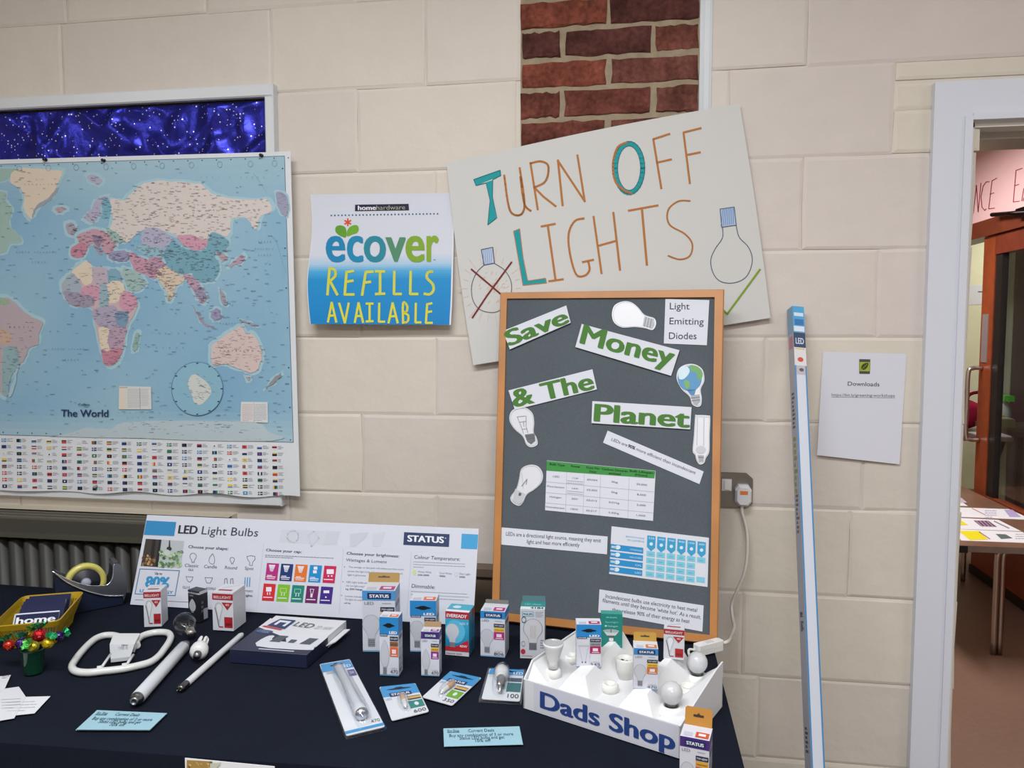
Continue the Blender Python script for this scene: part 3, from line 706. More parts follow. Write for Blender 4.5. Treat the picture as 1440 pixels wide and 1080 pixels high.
land(c1, [(750, 880), (822, 890), (838, 962), (750, 972)], '#5f9db2', 0, 8)
land(c1, [(440, 965), (500, 905), (560, 980), (552, 1040), (440, 1052)], '#9aa5b4', 0, 10)
land(c1, [(552, 1040), (600, 990), (685, 1000), (690, 1085), (540, 1090)], PK, 0, 12)
land(c1, [(745, 972), (840, 970), (868, 1060), (815, 1105), (745, 1100)], BE, 0, 12)
land(c3, [(440, 50), (540, 60), (640, 90), (645, 150), (525, 152), (470, 122)], '#8f8199', 0, 30)
land(c3, [(690, 0), (742, 20), (745, 150), (690, 152)], '#86a9b4', 0, 16)
land(c3, [(840, 60), (880, 48), (948, 100), (920, 172), (870, 192), (822, 132)], PK, 0, 24)
land(c3, [(645, 172), (800, 152), (802, 262), (870, 292), (780, 322), (700, 302), (650, 232)], '#a594b0', 0, 40)
land(c3, [(800, 190), (880, 200), (872, 292), (812, 284)], BL, 0, 18)
land(c3, [(682, 300), (762, 312), (752, 402), (752, 452), (700, 452)], BE, 0, 14)
land(c3, [(762, 312), (872, 302), (856, 382), (840, 440), (755, 440)], '#b08aa2', 0, 30)
land(c3, [(700, 452), (752, 460), (800, 440), (842, 442), (822, 512), (780, 552), (720, 552)], RD, 0, 22)
land(c3, [(930, 350), (962, 338), (952, 420), (932, 465), (915, 440)], '#7fa39a', 1.2, 10)
land(c3, [(-300, 90), (0, 90), (80, 110), (170, 195), (295, 262), (270, 332), (262, 412), (200, 442), (172, 512), (130, 560), (80, 622), (60, 702), (50, 772), (0, 730), (-40, 600), (-300, 300)], '#b0999f', 1.05, 60)
land(c3, [(-300, 95), (0, 90), (60, 112), (20, 145), (-300, 160)], '#86a580', 0, 10)
land(c3, [(0, 305), (60, 330), (82, 392), (30, 412), (-10, 390)], '#c59a7c', 0, 8)
land(c3, [(35, 430), (120, 440), (132, 560), (82, 620), (62, 702), (50, 772), (12, 722), (22, 500)], '#7ba3a8', 0, 30)
land(c3, [(95, 640), (130, 560), (90, 740), (60, 770)], '#9dbfcc', 0, 0)
land(c4, [(480, 432), (560, 362), (620, 318), (690, 288), (712, 340), (745, 330), (815, 425), (822, 522), (780, 605), (712, 602), (650, 575), (570, 545), (492, 556)], '#d9bcb4', 1.07, 110)
land(c4, [(715, 640), (745, 640), (735, 665)], '#b79a98', 1.4, 2)
land(c4, [(470, 205), (520, 165), (545, 220), (505, 252)], PU, 1.1, 14)
land(c4, [(350, 160), (372, 180), (430, 262), (500, 292), (480, 300), (405, 255)], '#9d8298', 1.0, 12)
land(c4, [(665, 242), (750, 262), (810, 285), (740, 278)], '#8d8a96', 1.1, 8)
land(c4, [(945, 615), (955, 640), (905, 682), (855, 718), (880, 680)], '#7f7d80', 1.2, 5)
land(c4, [(535, 30), (560, 60), (590, 130), (560, 140), (540, 80)], '#8f8a9c', 1.1, 8)
land(c2, [(920, 350), (1000, 372), (1003, 500), (955, 482)], '#8f8cab', 1.05, 10)
land(c3, [(440, 1040), (600, 992), (750, 998), (860, 955), (1080, 940), (1600, 945), (1780, 955), (1850, 1010), (1860, 1078), (440, 1052)], '#b4c5cc', 0, 50)
# scattered place names over the seas, coasts and the islands
for (f, bx, n) in ((c1, (0, 150, 1080, 1080), 80), (c2, (0, 150, 980, 1080), 130), (c3, (0, 0, 1080, 1010), 90), (c4, (0, 0, 1000, 1040), 150)):
    for _ in range(n):
        x, y = rm.uniform(bx[0], bx[2]), rm.uniform(bx[1], bx[3]); w_ = rm.uniform(10, 34); f.poly([(x, y), (x+w_, y), (x+w_, y+2.6), (x, y+2.6)], rm.choice(['#5a7f96', '#6d8ea2', '#4b6b84']), 9.5)
for cxx, cyy, rxx, ryy, f in ((870, 600, 70, 60, c1), (120, 1010, 60, 40, c1)): pass
# inset circle and legends
c4.ell(380, 720, 177, 185, '#8bb7cb', 9.6, 36); c4.ring(380, 720, 177, 185, 3, '#4a6d8c', 10.4, 36)
c4.poly(sm2([(330, 640), (360, 620), (400, 640), (450, 680), (478, 740), (440, 800), (400, 830), (360, 815), (340, 760), (315, 690)], 3, True), '#cfd2cc', 10.2)
for i in range(12): a = i*pi/6; c4.poly([(380+168*cos(a)-7, 720+176*sin(a)-4), (380+168*cos(a)+7, 720+176*sin(a)-4), (380+168*cos(a)+7, 720+176*sin(a)+4), (380+168*cos(a)-7, 720+176*sin(a)+4)], '#24425e', 10.8)
for i in range(50):
    a, r_ = rm.uniform(0, 6.28), rm.uniform(20, 110); x, y = 380+r_*cos(a), 720+r_*sin(a); c4.poly([(x, y), (x+16, y), (x+16, y+2.5), (x, y+2.5)], '#6c879c', 10.9)
c3.quad((822, 702), (1042, 706), (1046, 862), (820, 862), '#d6d6d4', 9.8); c3.quad((822, 702), (870, 703), (868, 862), (820, 862), '#ddd2c4', 10.2)
c3.greek(880, 722, 1030, 3, 12, 11, '#a9aeb4', 10.8, rm); c3.line([(965, 715), (968, 860)], 3, '#9aa0a8', 10.8); c3.text('LEGEND', (826, 714), (880, 714), 6, '#40506a', 10.8)
c4.quad((682, 810), (866, 812), (868, 955), (678, 948), '#d9d8d8', 9.8); c4.greek(690, 828, 765, 3, 11, 11, '#c09a9a', 10.6, rm); c4.greek(775, 828, 860, 3, 11, 11, '#8f98a8', 10.6, rm); c4.line([(770, 815), (772, 950)], 3, '#aab0b8', 10.6)
nv = '#1d3560'
c3.text('Collins', (540, 836), (617, 836), 15, nv, 10.8, .02); c3.text('The World', (420, 912), (748, 914), 50, nv, 10.8, .02)
def spaced(f, s, x0, x1, y, h, col, dy=0, lay=10.8):
    n = len(s)
    for i, ch in enumerate(s):
        if ch != ' ':
            x = x0+(x1-x0)*i/(n-1); yy = y+dy*i/(n-1); f.text(ch, (x-h*.4, yy), (x+h*.4 if ch != 'I' else x-h*.2, yy), h, col, lay, .01)
spaced(c2, 'RUSSIA', 158, 480, 510, 11, '#2b2b3a'); spaced(c2, 'CHINA', 302, 458, 850, 10, '#1e3046'); spaced(c3, 'BRAZIL', 68, 228, 299, 10, '#2b2b3a')
spaced(c4, 'AUSTRALIA', 540, 760, 463, 10, '#2b2b3a'); spaced(c4, 'INDONESIA', 520, 680, 274, 7, '#2b2b3a'); spaced(c2, 'KAZAKHSTAN', -50, 145, 685, 7, '#3b3b5a')
spaced(c2, 'MONGOLIA', 285, 435, 704, 6, '#5a2b40'); spaced(c2, 'INDIA', 165, 230, 988, 7, '#3b3b3a'); spaced(c1, 'GREENLAND', 172, 385, 294, 7, '#4a3b3a'); spaced(c1, 'SUDAN', 755, 835, 1045, 8, '#5a3b3a')
spaced(c1, 'ALGERIA', 545, 610, 908, 6, '#5a4b3a'); spaced(c1, 'LIBYA', 655, 712, 908, 6, '#4a3b4a'); spaced(c1, 'SAUDI', 868, 925, 912, 7, '#2b4a4a'); spaced(c1, 'ARABIA', 868, 930, 958, 7, '#2b4a4a')
ob = '#4f7594'
spaced(c1, 'NORTH ATLANTIC', 115, 385, 764, 10, ob); spaced(c1, 'OCEAN', 222, 310, 832, 10, ob); spaced(c3, 'SOUTH ATLANTIC', 362, 612, 450, 10, ob); spaced(c3, 'OCEAN', 450, 538, 525, 10, ob)
spaced(c4, 'INDIAN', 72, 295, 341, 10, ob); spaced(c4, 'OCEAN', 98, 282, 441, 10, ob); spaced(c2, 'ARCTIC OCEAN', 405, 838, 245, 9, '#6f93a6'); spaced(c2, 'NORTH', 805, 885, 692, 10, ob); spaced(c2, 'PACIFIC', 782, 898, 740, 10, ob); spaced(c2, 'OCEAN', 802, 885, 784, 10, ob)
spaced(c3, 'SOUTHERN', 818, 1100, 890, 8, ob); spaced(c3, 'OCEAN', 878, 1030, 922, 8, ob)
# black ticks along the border
for i in range(28):
    x = -140+i*20.2; y = 231-.029*x+2.6; f0.ell(x, y, .9, .8, '#23354a', 4, 6); f0.ell(x+3, 608+.026*x, .9, .9, '#23354a', 4, 6)
for i in range(7): y = 237+i*56; f0.ell(eo(y)-3.3, y, 1.1, 1, '#23354a', 4, 6)
for x in (27, 68, 107, 149, 188, 228, 269, 309, 352, 386): f0.ring(x, 237-.02*(x-27), 3.4, 4.2, .5, '#7f9fb2', 4, 10)
for pts in ([(4, 228), (372, 219)],): pass
c2.line(sm2([(890, 640), (930, 700), (965, 820), (990, 900)], 5), 2.5, '#88a9bb', 4)
c2.line([(770, 215), (860, 350)], 2.5, '#88a9bb', 4)
# flags, eight rows
fl = ['#c63a3a', '#2a3f7f', '#2f2f38', '#e3e3e6', '#e0c24a', '#3a7a55', '#c94848', '#2c2c55', '#5a8fc0', '#1c1c22']
for r in range(8):
    for c in range(-6, 20):
        x = 2+c*21.15+r*.45*.4; y = 616.5+r*9.25+x*.0285
        if x > 400: continue
        k = rm.choice(['h', 'v', 'f', 'h', 'c']); a, b_, d_ = rm.choice(fl), rm.choice(fl), rm.choice(fl); W_, H_ = 6.6, 4.6
        if k == 'h': f0.rect(x, y, x+W_, y+H_/3, a, 3); f0.rect(x, y+H_/3, x+W_, y+2*H_/3, b_, 3); f0.rect(x, y+2*H_/3, x+W_, y+H_, d_, 3)
        elif k == 'v': f0.rect(x, y, x+W_/3, y+H_, a, 3); f0.rect(x+W_/3, y, x+2*W_/3, y+H_, b_, 3); f0.rect(x+2*W_/3, y, x+W_, y+H_, d_, 3)
        elif k == 'c': f0.rect(x, y, x+W_, y+H_, a, 3); f0.rect(x, y+H_*.4, x+W_, y+H_*.6, '#e6e6e8', 4); f0.rect(x+2, y, x+3, y+H_, '#e6e6e8', 4)
        else: f0.rect(x, y, x+W_, y+H_, a, 3); f0.ell(x+W_/2, y+H_/2, 1.2, 1.2, b_, 4, 6)
        for q in range(3): f0.rect(x+8, y+q*1.7, x+8+rm.uniform(3.5, 8.5), y+q*1.7+.6, '#9b9ba6', 3)
mp = mb.build('world_map', LAMIN, label='laminated world map with rows of flags pinned over the pinboard', cat='map')
for i, (x, y) in enumerate(((65, 225), (147, 226), (368.5, 219), (136, 684))):
    mb = MB(); p = mapfn(x, y, 0); c = '#14161c' if i < 3 else '#8d8f94'
    mb.lathe(p, (0, -1, 0), [(.001, -.008), (.0048, .0), (.005, .002), (.003, .004), (.003, .008), (.0046, .010), (.004, .0115), (0, .012)], 12, c)
    mb.build('push_pin', PLAST, label=['black push pin in the map top edge above Greenland', 'black push pin in the map top edge above Scandinavia', 'black push pin at the right corner of the blue foil', 'grey pin in the lower margin of the map, among flags'][i], cat='pin')

# ---- refills poster, lower edge standing off the wall
def poff(x, y): t = max(0, (y-272)/186); return .003+.036*t**1.5+.006*t*cos((x-436)/200*3)
mb = MB()
def pfn(x, y, l): return wal(x, y, poff(x, y)+l)
L_ = sm2([(436.5, 273.6), (438.5, 300), (438.5, 330), (435, 362), (432, 395), (433, 425), (436, 455.5)], 4); R_ = sm2([(635.6, 271.2), (638, 300), (638, 340), (637, 380), (636, 420), (634, 457)], 5)
nr, ncol = 24, 16
def lr(t, S): k = t*(len(S)-1); i = min(len(S)-2, int(k)); q = k-i; return (S[i][0]+(S[i+1][0]-S[i][0])*q, S[i][1]+(S[i+1][1]-S[i][1])*q)
def Q(u, v): a, b_ = lr(v, L_), lr(v, R_); return (a[0]+(b_[0]-a[0])*u, a[1]+(b_[1]-a[1])*u)
vs = [pfn(*Q(i/ncol, j/nr), 0) for j in range(nr+1) for i in range(ncol+1)]
fs = [(j*(ncol+1)+i, j*(ncol+1)+i+1, (j+1)*(ncol+1)+i+1, (j+1)*(ncol+1)+i) for j in range(nr) for i in range(ncol)]
def gcol(v):
    for (a, ca), (b_, cb_) in zip([(0, '#d3d6e2'), (.48, '#d3d6e2'), (.55, '#a9c9e2'), (.6, '#4aa6d8'), (.66, '#1a8dcb'), (1, '#0b7fc2')], [(.48, '#d3d6e2'), (.55, '#a9c9e2'), (.6, '#4aa6d8'), (.66, '#1a8dcb'), (1, '#0b7fc2'), (2, '#0b7fc2')]):
        if v <= b_: return lerpc(ca, cb_, (v-a)/(b_-a))
fcol = [gcol((j+.5)/nr) for j in range(nr) for i in range(ncol)]
mb.mesh(vs, fs, '#dfe1ea', True); mb.mesh([v+Vector((0, .0008, 0)) for v in vs], [tuple(reversed(f)) for f in fs], '#c9cad2', True)
NR = 72
for j in range(NR):
    c = gcol((j+.5)/NR)
    for i in range(12):
        u0, u1 = .004+(i/12)*.985, .004+((i+1)/12)*.985
        mb.face([Frame(mb, pfn).p(*Q(u, v), 1) for u, v in ((u0, j/NR), (u1, j/NR), (u1, (j+1)/NR), (u0, (j+1)/NR))], c, True)
f = Frame(mb, pfn, -1, 8).sub(420, 260, 5.142)
f.quad((408, 143), (795, 137), (798, 184), (407, 190), '#191d3d', 3); f.text('home', (428, 182), (560, 180), 32, '#e6e6ec', 4, .035); f.text('hardware', (562, 180), (770, 177), 32, '#a9a690', 4)
for i in range(31): f.ell(236+i*25.6, 221-i*.42, 6, 6, '#2c5a78', 3, 8)
f.ell(355, 270, 7, 7, '#d9532b', 4, 8)
for i in range(6):
    a = i*pi/3+pi/6; f.line([(355+6*cos(a), 270+6*sin(a)), (355+26*cos(a), 270+26*sin(a))], 11, '#d9532b', 3)
f.poly(sm2([(340, 380), (300, 368), (268, 340), (268, 305), (300, 292), (335, 305), (346, 340)], 4, True), '#5f9b2b', 3)
f.poly(sm2([(350, 372), (352, 330), (375, 300), (415, 290), (434, 310), (425, 345), (385, 360)], 4, True), '#6fa82c', 3)
BL_ = .022
for ch, x0, y0, x1, y1, c in (('e', 195, 372, 338, 556, '#1583b5'), ('c', 348, 372, 468, 556, '#1487b0'), ('o', 470, 372, 632, 556, '#23859a'), ('v', 626, 382, 776, 553, '#4e8a68'), ('e', 772, 372, 912, 556, '#7ea42c'), ('r', 924, 370, 1014, 552, '#86a82a')):
    f.glyph(ch, x0, y0, x1, y1, c, 4, .028)
f.rect(975, 538, 990, 545, '#5a8a9a', 3)
yl = '#d8d23a'
def hand(f, ch, x0, y0, x1, y1, w_, c, lay=4):
    g = lambda u, v: (x0+(x1-x0)*u, y0+(y1-y0)*v)
    S = {'R': [[(.1, 1), (.3, 0)], [(.3, .02), (.75, .08), (.8, .3), (.3, .5)], [(.35, .5), (1, 1)]], 'E': [[(.95, .0), (.2, .05), (.0, .97), (1, .97)], [(.15, .45), (.9, .4)]], 'F': [[(1, .03), (.4, .05), (.1, 1)], [(.25, .48), (.8, .45)]],
         'I': [[(0, .02), (1, .02)], [(.5, .02), (.5, .97)], [(0, .97), (1, .95)]], 'L': [[(.2, 0), (.15, .96), (1, .96)]], 'S': [[(.9, .04), (.4, .08), (.3, .3), (.9, .55), (1, .8), (.6, .97), (.0, .95)]],
         'A': [[(.0, 1), (.45, 0), (1, 1)], [(.2, .68), (.85, .66)]], 'V': [[(0, 0), (.6, 1), (1, 0)]], 'B': [[(.15, 1), (.15, 0), (.75, .12), (.7, .4), (.2, .47), (.9, .6), (.85, .9), (.15, .98)]]}
    for k, st in enumerate(S[ch]): f.line([g(*p) for p in (sm2(st, 4) if ch in 'SRB' and len(st) > 3 else st)], w_, c, lay)
for ch, x0, y0, x1, y1 in (('R', 200, 600, 280, 795), ('E', 333, 622, 400, 798), ('F', 450, 622, 538, 798), ('I', 556, 622, 622, 795), ('L', 680, 625, 742, 796), ('L', 797, 625, 862, 796), ('S', 908, 620, 975, 796)): hand(f, ch, x0, y0, x1, y1, 19, '#cfcf48')
for ch, x0, y0, x1, y1 in (('A', 212, 850, 272, 992), ('V', 293, 855, 362, 998), ('A', 406, 853, 466, 995), ('I', 488, 856, 538, 992), ('L', 573, 855, 622, 995), ('A', 650, 853, 716, 998), ('B', 748, 856, 796, 1000), ('L', 838, 856, 884, 1000), ('E', 920, 856, 966, 1002)): hand(f, ch, x0, y0, x1, y1, 16, yl)
mb.build('poster', GLOSSP, label='square white and blue poster with yellow letters about refills, beside the map', cat='poster')

# ---- hand-drawn TURN OFF LIGHTS poster
mb = MB()
def toff(x, y): return .0115+.010*max(0, (y-330)/180)**2+.004*sin((x-640)/120)**2
def tfn(x, y, l): return wal(x, y, toff(x, y)+l)
A_, B_, C_, D__ = (628, 230), (1040, 145.5), (1083.5, 447), (665.5, 513.5)
def TQ(u, v):
    t = (A_[0]+(B_[0]-A_[0])*u, A_[1]+(B_[1]-A_[1])*u); b_ = (D__[0]+(C_[0]-D__[0])*u, D__[1]+(C_[1]-D__[1])*u)
    x, y = t[0]+(b_[0]-t[0])*v, t[1]+(b_[1]-t[1])*v
    y += (1-v)*(-4*sin(pi*u)); x += -2.5*sin(pi*v)*(1-u)+2*sin(pi*v)*u
    return x, y
nu, nv_ = 28, 20
vs = [tfn(*TQ(i/nu, j/nv_), 0) for j in range(nv_+1) for i in range(nu+1)]; fs = [(j*(nu+1)+i, j*(nu+1)+i+1, (j+1)*(nu+1)+i+1, (j+1)*(nu+1)+i) for j in range(nv_) for i in range(nu)]
mb.mesh(vs, fs, '#d0cfcd', True); mb.mesh([v+Vector((0, .0008, 0)) for v in vs], [tuple(reversed(q_)) for q_ in fs], '#d5d2cf', True)
f = Frame(mb, tfn, -1, 14).sub(420, 140, 2.1176)
OB, TL_ = '#b3743c', '#1f9aa0'
def st(pts, w_=6.2, c=OB, sm=False, lay=2): f.line(sm2(pts, 5) if sm else pts, w_, c, lay)
f.poly([(521, 238), (600, 210), (602, 226), (528, 256)], TL_, 2); f.poly([(559, 246), (578, 240), (577, 290), (588, 352), (563, 373), (570, 300)], TL_, 3)
f.line([(521, 238), (600, 210), (602, 226), (578, 238), (577, 290), (590, 352), (563, 373), (570, 300), (558, 248), (528, 256), (521, 238)], 2, '#1b7078', 4)
st([(612, 225), (622, 300), (632, 335), (652, 345), (668, 335), (672, 300), (658, 203)], sm=True); st([(660, 230), (672, 310), (692, 332)], sm=True)
st([(690, 188), (712, 328)]); st([(690, 190), (720, 184), (742, 195), (742, 225), (730, 248), (700, 262)], sm=True); st([(702, 262), (730, 290), (766, 318)])
st([(772, 180), (786, 316)], 6.5); st([(772, 182), (852, 303)]); st([(852, 304), (830, 165)])
f.ring(984, 204, 41, 74, 14, TL_, 2, 30); f.ring(984, 204, 34, 66, 1.5, '#175f68', 3, 30)
st([(978, 128), (950, 142), (936, 190), (942, 240), (965, 268), (992, 280)], 6, OB, True, 4); f.ring(984, 203, 47, 78, 2, '#46606a', 3, 30)
st([(1080, 265), (1056, 118), (1105, 102)]); st([(1066, 188), (1110, 178)]); st([(1165, 250), (1146, 98), (1198, 85)]); st([(1156, 165), (1196, 157)])
f.poly([(640, 392), (658, 385), (668, 470), (682, 540), (735, 532), (738, 546), (668, 553)], TL_, 2); f.line([(640, 392), (658, 385), (668, 470), (682, 540), (735, 532), (738, 546), (668, 553), (640, 392)], 2, OB, 3)
st([(722, 378), (764, 370)]); st([(742, 376), (765, 538)], 6.5); st([(745, 541), (788, 535)])
st([(850, 354), (822, 362), (804, 400), (808, 460), (826, 520), (850, 525), (866, 508), (862, 480)], sm=True); st([(845, 484), (878, 477)])
st([(878, 348), (902, 518)]); st([(937, 336), (957, 508)], 6.5); st([(890, 436), (944, 421)])
st([(982, 331), (1070, 315)]); st([(1022, 324), (1037, 493)], 7)
st([(1166, 302), (1130, 303), (1100, 330), (1104, 372), (1150, 400), (1172, 430), (1165, 465), (1135, 476), (1100, 465)], 5, OB, True)
bi = '#4d5a72'
f.poly([(1255, 326), (1297, 320), (1303, 374), (1260, 380)], '#aebfd8', 2); f.line([(1255, 326), (1297, 320), (1303, 374), (1260, 380), (1255, 326)], 2.4, bi, 3)
for i in range(7): f.line([(1258+i*6, 376-i), (1264+i*5.2, 326-i*.5)], 2, '#6b8fc6', 3)
f.line(sm2([(1262, 380), (1262, 412), (1240, 445), (1227, 480), (1236, 520), (1260, 543), (1300, 545), (1335, 525), (1351, 480), (1340, 440), (1312, 410), (1303, 375)], 5), 2.2, bi, 3)
f.line([(1263, 625), (1276, 639), (1374, 506)], 6, '#7f9a30', 3)
f.poly([(544, 447), (578, 440), (583, 487), (552, 493)], '#b9c6dc', 2); f.line([(544, 447), (578, 440), (583, 487), (552, 493), (544, 447)], 2.4, '#3d4560', 3)
for i in range(5): f.line([(549+i*6, 490), (552+i*6, 446)], 1.6, '#7f97c8', 3)
f.line(sm2([(552, 493), (530, 515), (515, 555), (520, 600), (545, 628), (590, 632), (625, 600), (634, 550), (615, 510), (583, 488)], 5), 2.2, '#6a6168', 3)
rt = random.Random(5)
for i in range(34):
    a = rt.uniform(0, 6.28); r_ = rt.uniform(5, 48); x, y = 575+r_*cos(a), 562+r_*sin(a); f.line([(x, y), (x+rt.uniform(3, 9), y-rt.uniform(3, 10))], 1.4, '#dcb38e', 2)
for i in range(22):
    a = i*.285; f.line([(575+72*cos(a), 562+80*sin(a)), (575+(88+8*(i % 3))*cos(a), 562+(98+9*(i % 3))*sin(a))], 1.6, '#dcc0a6', 2)
f.line([(514, 505), (605, 582)], 5, '#7a2f30', 4); f.line([(634, 484), (560, 585), (517, 650)], 5, '#7a2f30', 4)
mb.build('poster', PAPER, label='white hand-drawn poster with brown and teal capitals and two bulb drawings', cat='poster')

# ---- downloads sheet
mb = MB()
def dfn(x, y, l): t = max(0, (y-495)/158); return wal(x, y, .002+.010*t*t*(.4+.6*(1-(x-1150)/125))+l)
q = [(1157.5, 494.5), (1275, 497.5), (1265, 653), (1149, 640)]
def DQ(u, v): t = (q[0][0]+(q[1][0]-q[0][0])*u, q[0][1]+(q[1][1]-q[0][1])*u); b_ = (q[3][0]+(q[2][0]-q[3][0])*u, q[3][1]+(q[2][1]-q[3][1])*u); return t[0]+(b_[0]-t[0])*v, t[1]+(b_[1]-t[1])*v
vs = [dfn(*DQ(i/10, j/10), 0) for j in range(11) for i in range(11)]; fs = [(j*11+i, j*11+i+1, (j+1)*11+i+1, (j+1)*11+i) for j in range(10) for i in range(10)]
mb.mesh(vs, fs, '#d9dae4', True); mb.mesh([v+Vector((0, .0006, 0)) for v in vs], [tuple(reversed(k)) for k in fs], '#d0d0d8', True)
f = Frame(mb, dfn, -1, 16).sub(1000, 420, 3.6)
f.quad((750, 306), (806, 307), (804, 381), (750, 380), '#4a4f4c', 2); f.quad((752, 320), (804, 321), (802, 368), (752, 367), '#a8ad3c', 3); f.poly(sm2([(760, 355), (765, 335), (785, 325), (797, 328), (790, 348), (775, 360)], 3, True), '#3c4a28', 4); f.line([(758, 362), (790, 332)], 2, '#a8ad3c', 5)
f.text('Downloads', (692, 440), (852, 444), 21, '#3a3c48', 2); f.text('https://bit.ly/greening-workshops', (610, 493), (930, 497), 14, '#6d7180', 2); f.line([(610, 498), (930, 502)], 1.5, '#6d7180', 2)
mb.build('notice', PAPER, label='white sheet headed Downloads taped to the wall beside the doorway', cat='notice')

# ---- socket with plug and flex
def sp(x, y, o=0): return wal(x, y, o)
s0, s1 = sp(1000, 712), sp(1058, 665)
so = thing('wall_socket', (s0.x+.03, D, s0.z), 'brushed grey double wall socket half behind the grey board', 'socket')
mb = MB(); x0, x1, z0, z1 = s0.x-.04, s1.x, s0.z, s1.z
P = [(x0, z0), (x1-.012, z0), (x1, z0+.012), (x1, z1-.014), (x1-.016, z1), (x0, z1)]
mb.prism([Vector((x, D-.006, z)) for x, z in P], NW, .006, '#83827e'); mb.prism([Vector((x0+.003+(x-x0)*.985, D-.0075, z0+.001+(z-z0)*.97)) for x, z in P], NW, .0015, '#93928e'); mb.build('face_plate', METAL, so)
a, b_ = sp(1015, 690, .01), sp(1029, 674, .01); mb = MB(); mb.bar(a.x, b_.x, D-.011, D-.007, a.z, b_.z, '#e4e2df'); mb.box((a.x+.007, D-.011, a.z+.004), (b_.x-a.x-.012, 0, 0), (0, -.004, 0), (0, .0, b_.z-a.z-.008), '#efede9'); mb.build('rocker_switch', WHITEP, so)
a, b_ = sp(1033, 711, .02), sp(1057, 682, .02)
pl = thing('plug', (a.x, D-.0075, a.z), 'white three-pin plug with an orange tab in the wall socket', 'plug')
mb = MB(); cx, cz, hw, hh_ = (a.x+b_.x)/2, (a.z+b_.z)/2, (b_.x-a.x)/2, (b_.z-a.z)/2
def oct_(k, y): return [Vector((cx+x*hw*k, y, cz+z*hh_*k)) for x, z in ((-.55, -1), (.55, -1), (1, -.6), (1, .55), (.6, 1), (-.6, 1), (-1, .55), (-1, -.6))]
o1, o2, o3 = oct_(1, D-.0078), oct_(1, D-.026), oct_(.78, D-.036); vs = o1+o2+o3
mb.mesh(vs, [(i, (i+1) % 8, (i+1) % 8+8, i+8) for i in range(8)]+[(i+8, (i+1) % 8+8, (i+1) % 8+16, i+16) for i in range(8)]+[tuple(range(16, 24))], '#dedde2', False); mb.build('body', WHITEP, pl)
mb = MB(); mb.bar(cx-.010, cx+.010, D-.0375, D-.034, cz+hh_*.2, cz+hh_*.52, '#e0813a'); mb.build('fuse_tab', PLAST, pl)

# ---- the long tube box leaning on the wall
lt = wal(1118.5, 434, .017); mid = hit(1146, 1080, Vector((0, 1.72, 0)), NW)
mid_l = hit(1127.5, 1080, Vector((0, 1.72, 0)), NW)
dirv = (mid-lt); k = lt.z/(lt.z-mid.z); base = lt+dirv*k; base.z = 0
ax = (lt-base).normalized(); Lb = (lt-base).length
sx_ = Vector((cos(radians(-14)), sin(radians(-14))*1, 0)); sx_ = Vector((.966, .26, 0)).normalized(); sx_ = (sx_-ax*sx_.dot(ax)).normalized(); sy_ = ax.cross(sx_).normalized()
if sy_.y < 0: sy_ = -sy_
wd = .031
tbx = thing('tube_lamp_box', base, 'tall thin white and blue fluorescent tube carton leaning against the wall', 'carton')
o = base-sx_*wd/2-sy_*wd/2+ax*.012
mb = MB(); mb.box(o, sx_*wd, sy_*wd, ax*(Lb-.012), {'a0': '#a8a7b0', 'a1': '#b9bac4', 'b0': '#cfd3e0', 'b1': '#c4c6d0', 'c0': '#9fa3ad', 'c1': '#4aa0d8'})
ff = Frame(mb, lambda x, y, l: o+sx_*(wd*x)+ax*((Lb-.012)*y)-sy_*l, 1); fs_ = Frame(mb, lambda x, y, l: o+sy_*(wd*(1-x))+ax*((Lb-.012)*y)-sx_*l, 1)
ff.rect(0, 0, .12, .9, '#4585b8'); ff.rect(.88, 0, 1, .9, '#4585b8'); ff.rect(0, .955, 1, 1, '#4b9fd4'); ff.rect(.14, .968, .9, .978, '#2a6fae', 2); ff.rect(.1, .983, .9, .989, '#cde0ee', 2)
ff.rect(.0, .93, 1, .955, '#273a5e'); ff.text('LED', (.15, .936), (.85, .936), 1, '#c9d6ea', 2, .03, up=(0, .010)); ff.rect(.05, .957, .95, .966, '#d7e2ee', 2); ff.rect(0, .9, 1, .93, '#dad6d8'); ff.rect(.1, .927, .9, .9285, '#d8b84a', 2); ff.ell(.5, .91, .25, .004, '#c8452e', 2, 10)
ff.ell(.55, .893, .2, .003, '#5a4a50', 2, 8); ff.rect(.14, .885, .86, .9, '#b9b3bd', 1)
for i, (a_, b2, c_) in enumerate([(.80, .86, '#5a5560'), (.70, .79, '#8f8f45'), (.64, .7, '#6a6672'), (.52, .527, '#3a3942'), (.5, .515, '#4a4952'), (.34, .375, '#5c5a66'), (.2, .225, '#b9b8c2')]):
    n_ = 9 if i < 5 else 6
    for j in range(n_):
        y0 = a_+(b2-a_)*j/n_; fs_.rect(.25, y0, .25+random.uniform(.2, .5), y0+(b2-a_)/n_*.6, c_)
fs_.rect(0, .955, 1, 1, '#7f9fb8'); fs_.rect(.2, .93, .8, .95, '#b9788a')
mb.build('carton', CARD, tbx)
mb = MB(); mb.box(o-sx_*.0-ax*.012, sx_*wd, sy_*wd, ax*.012, '#8f939c'); mb.build('end_flap', CARD, tbx)
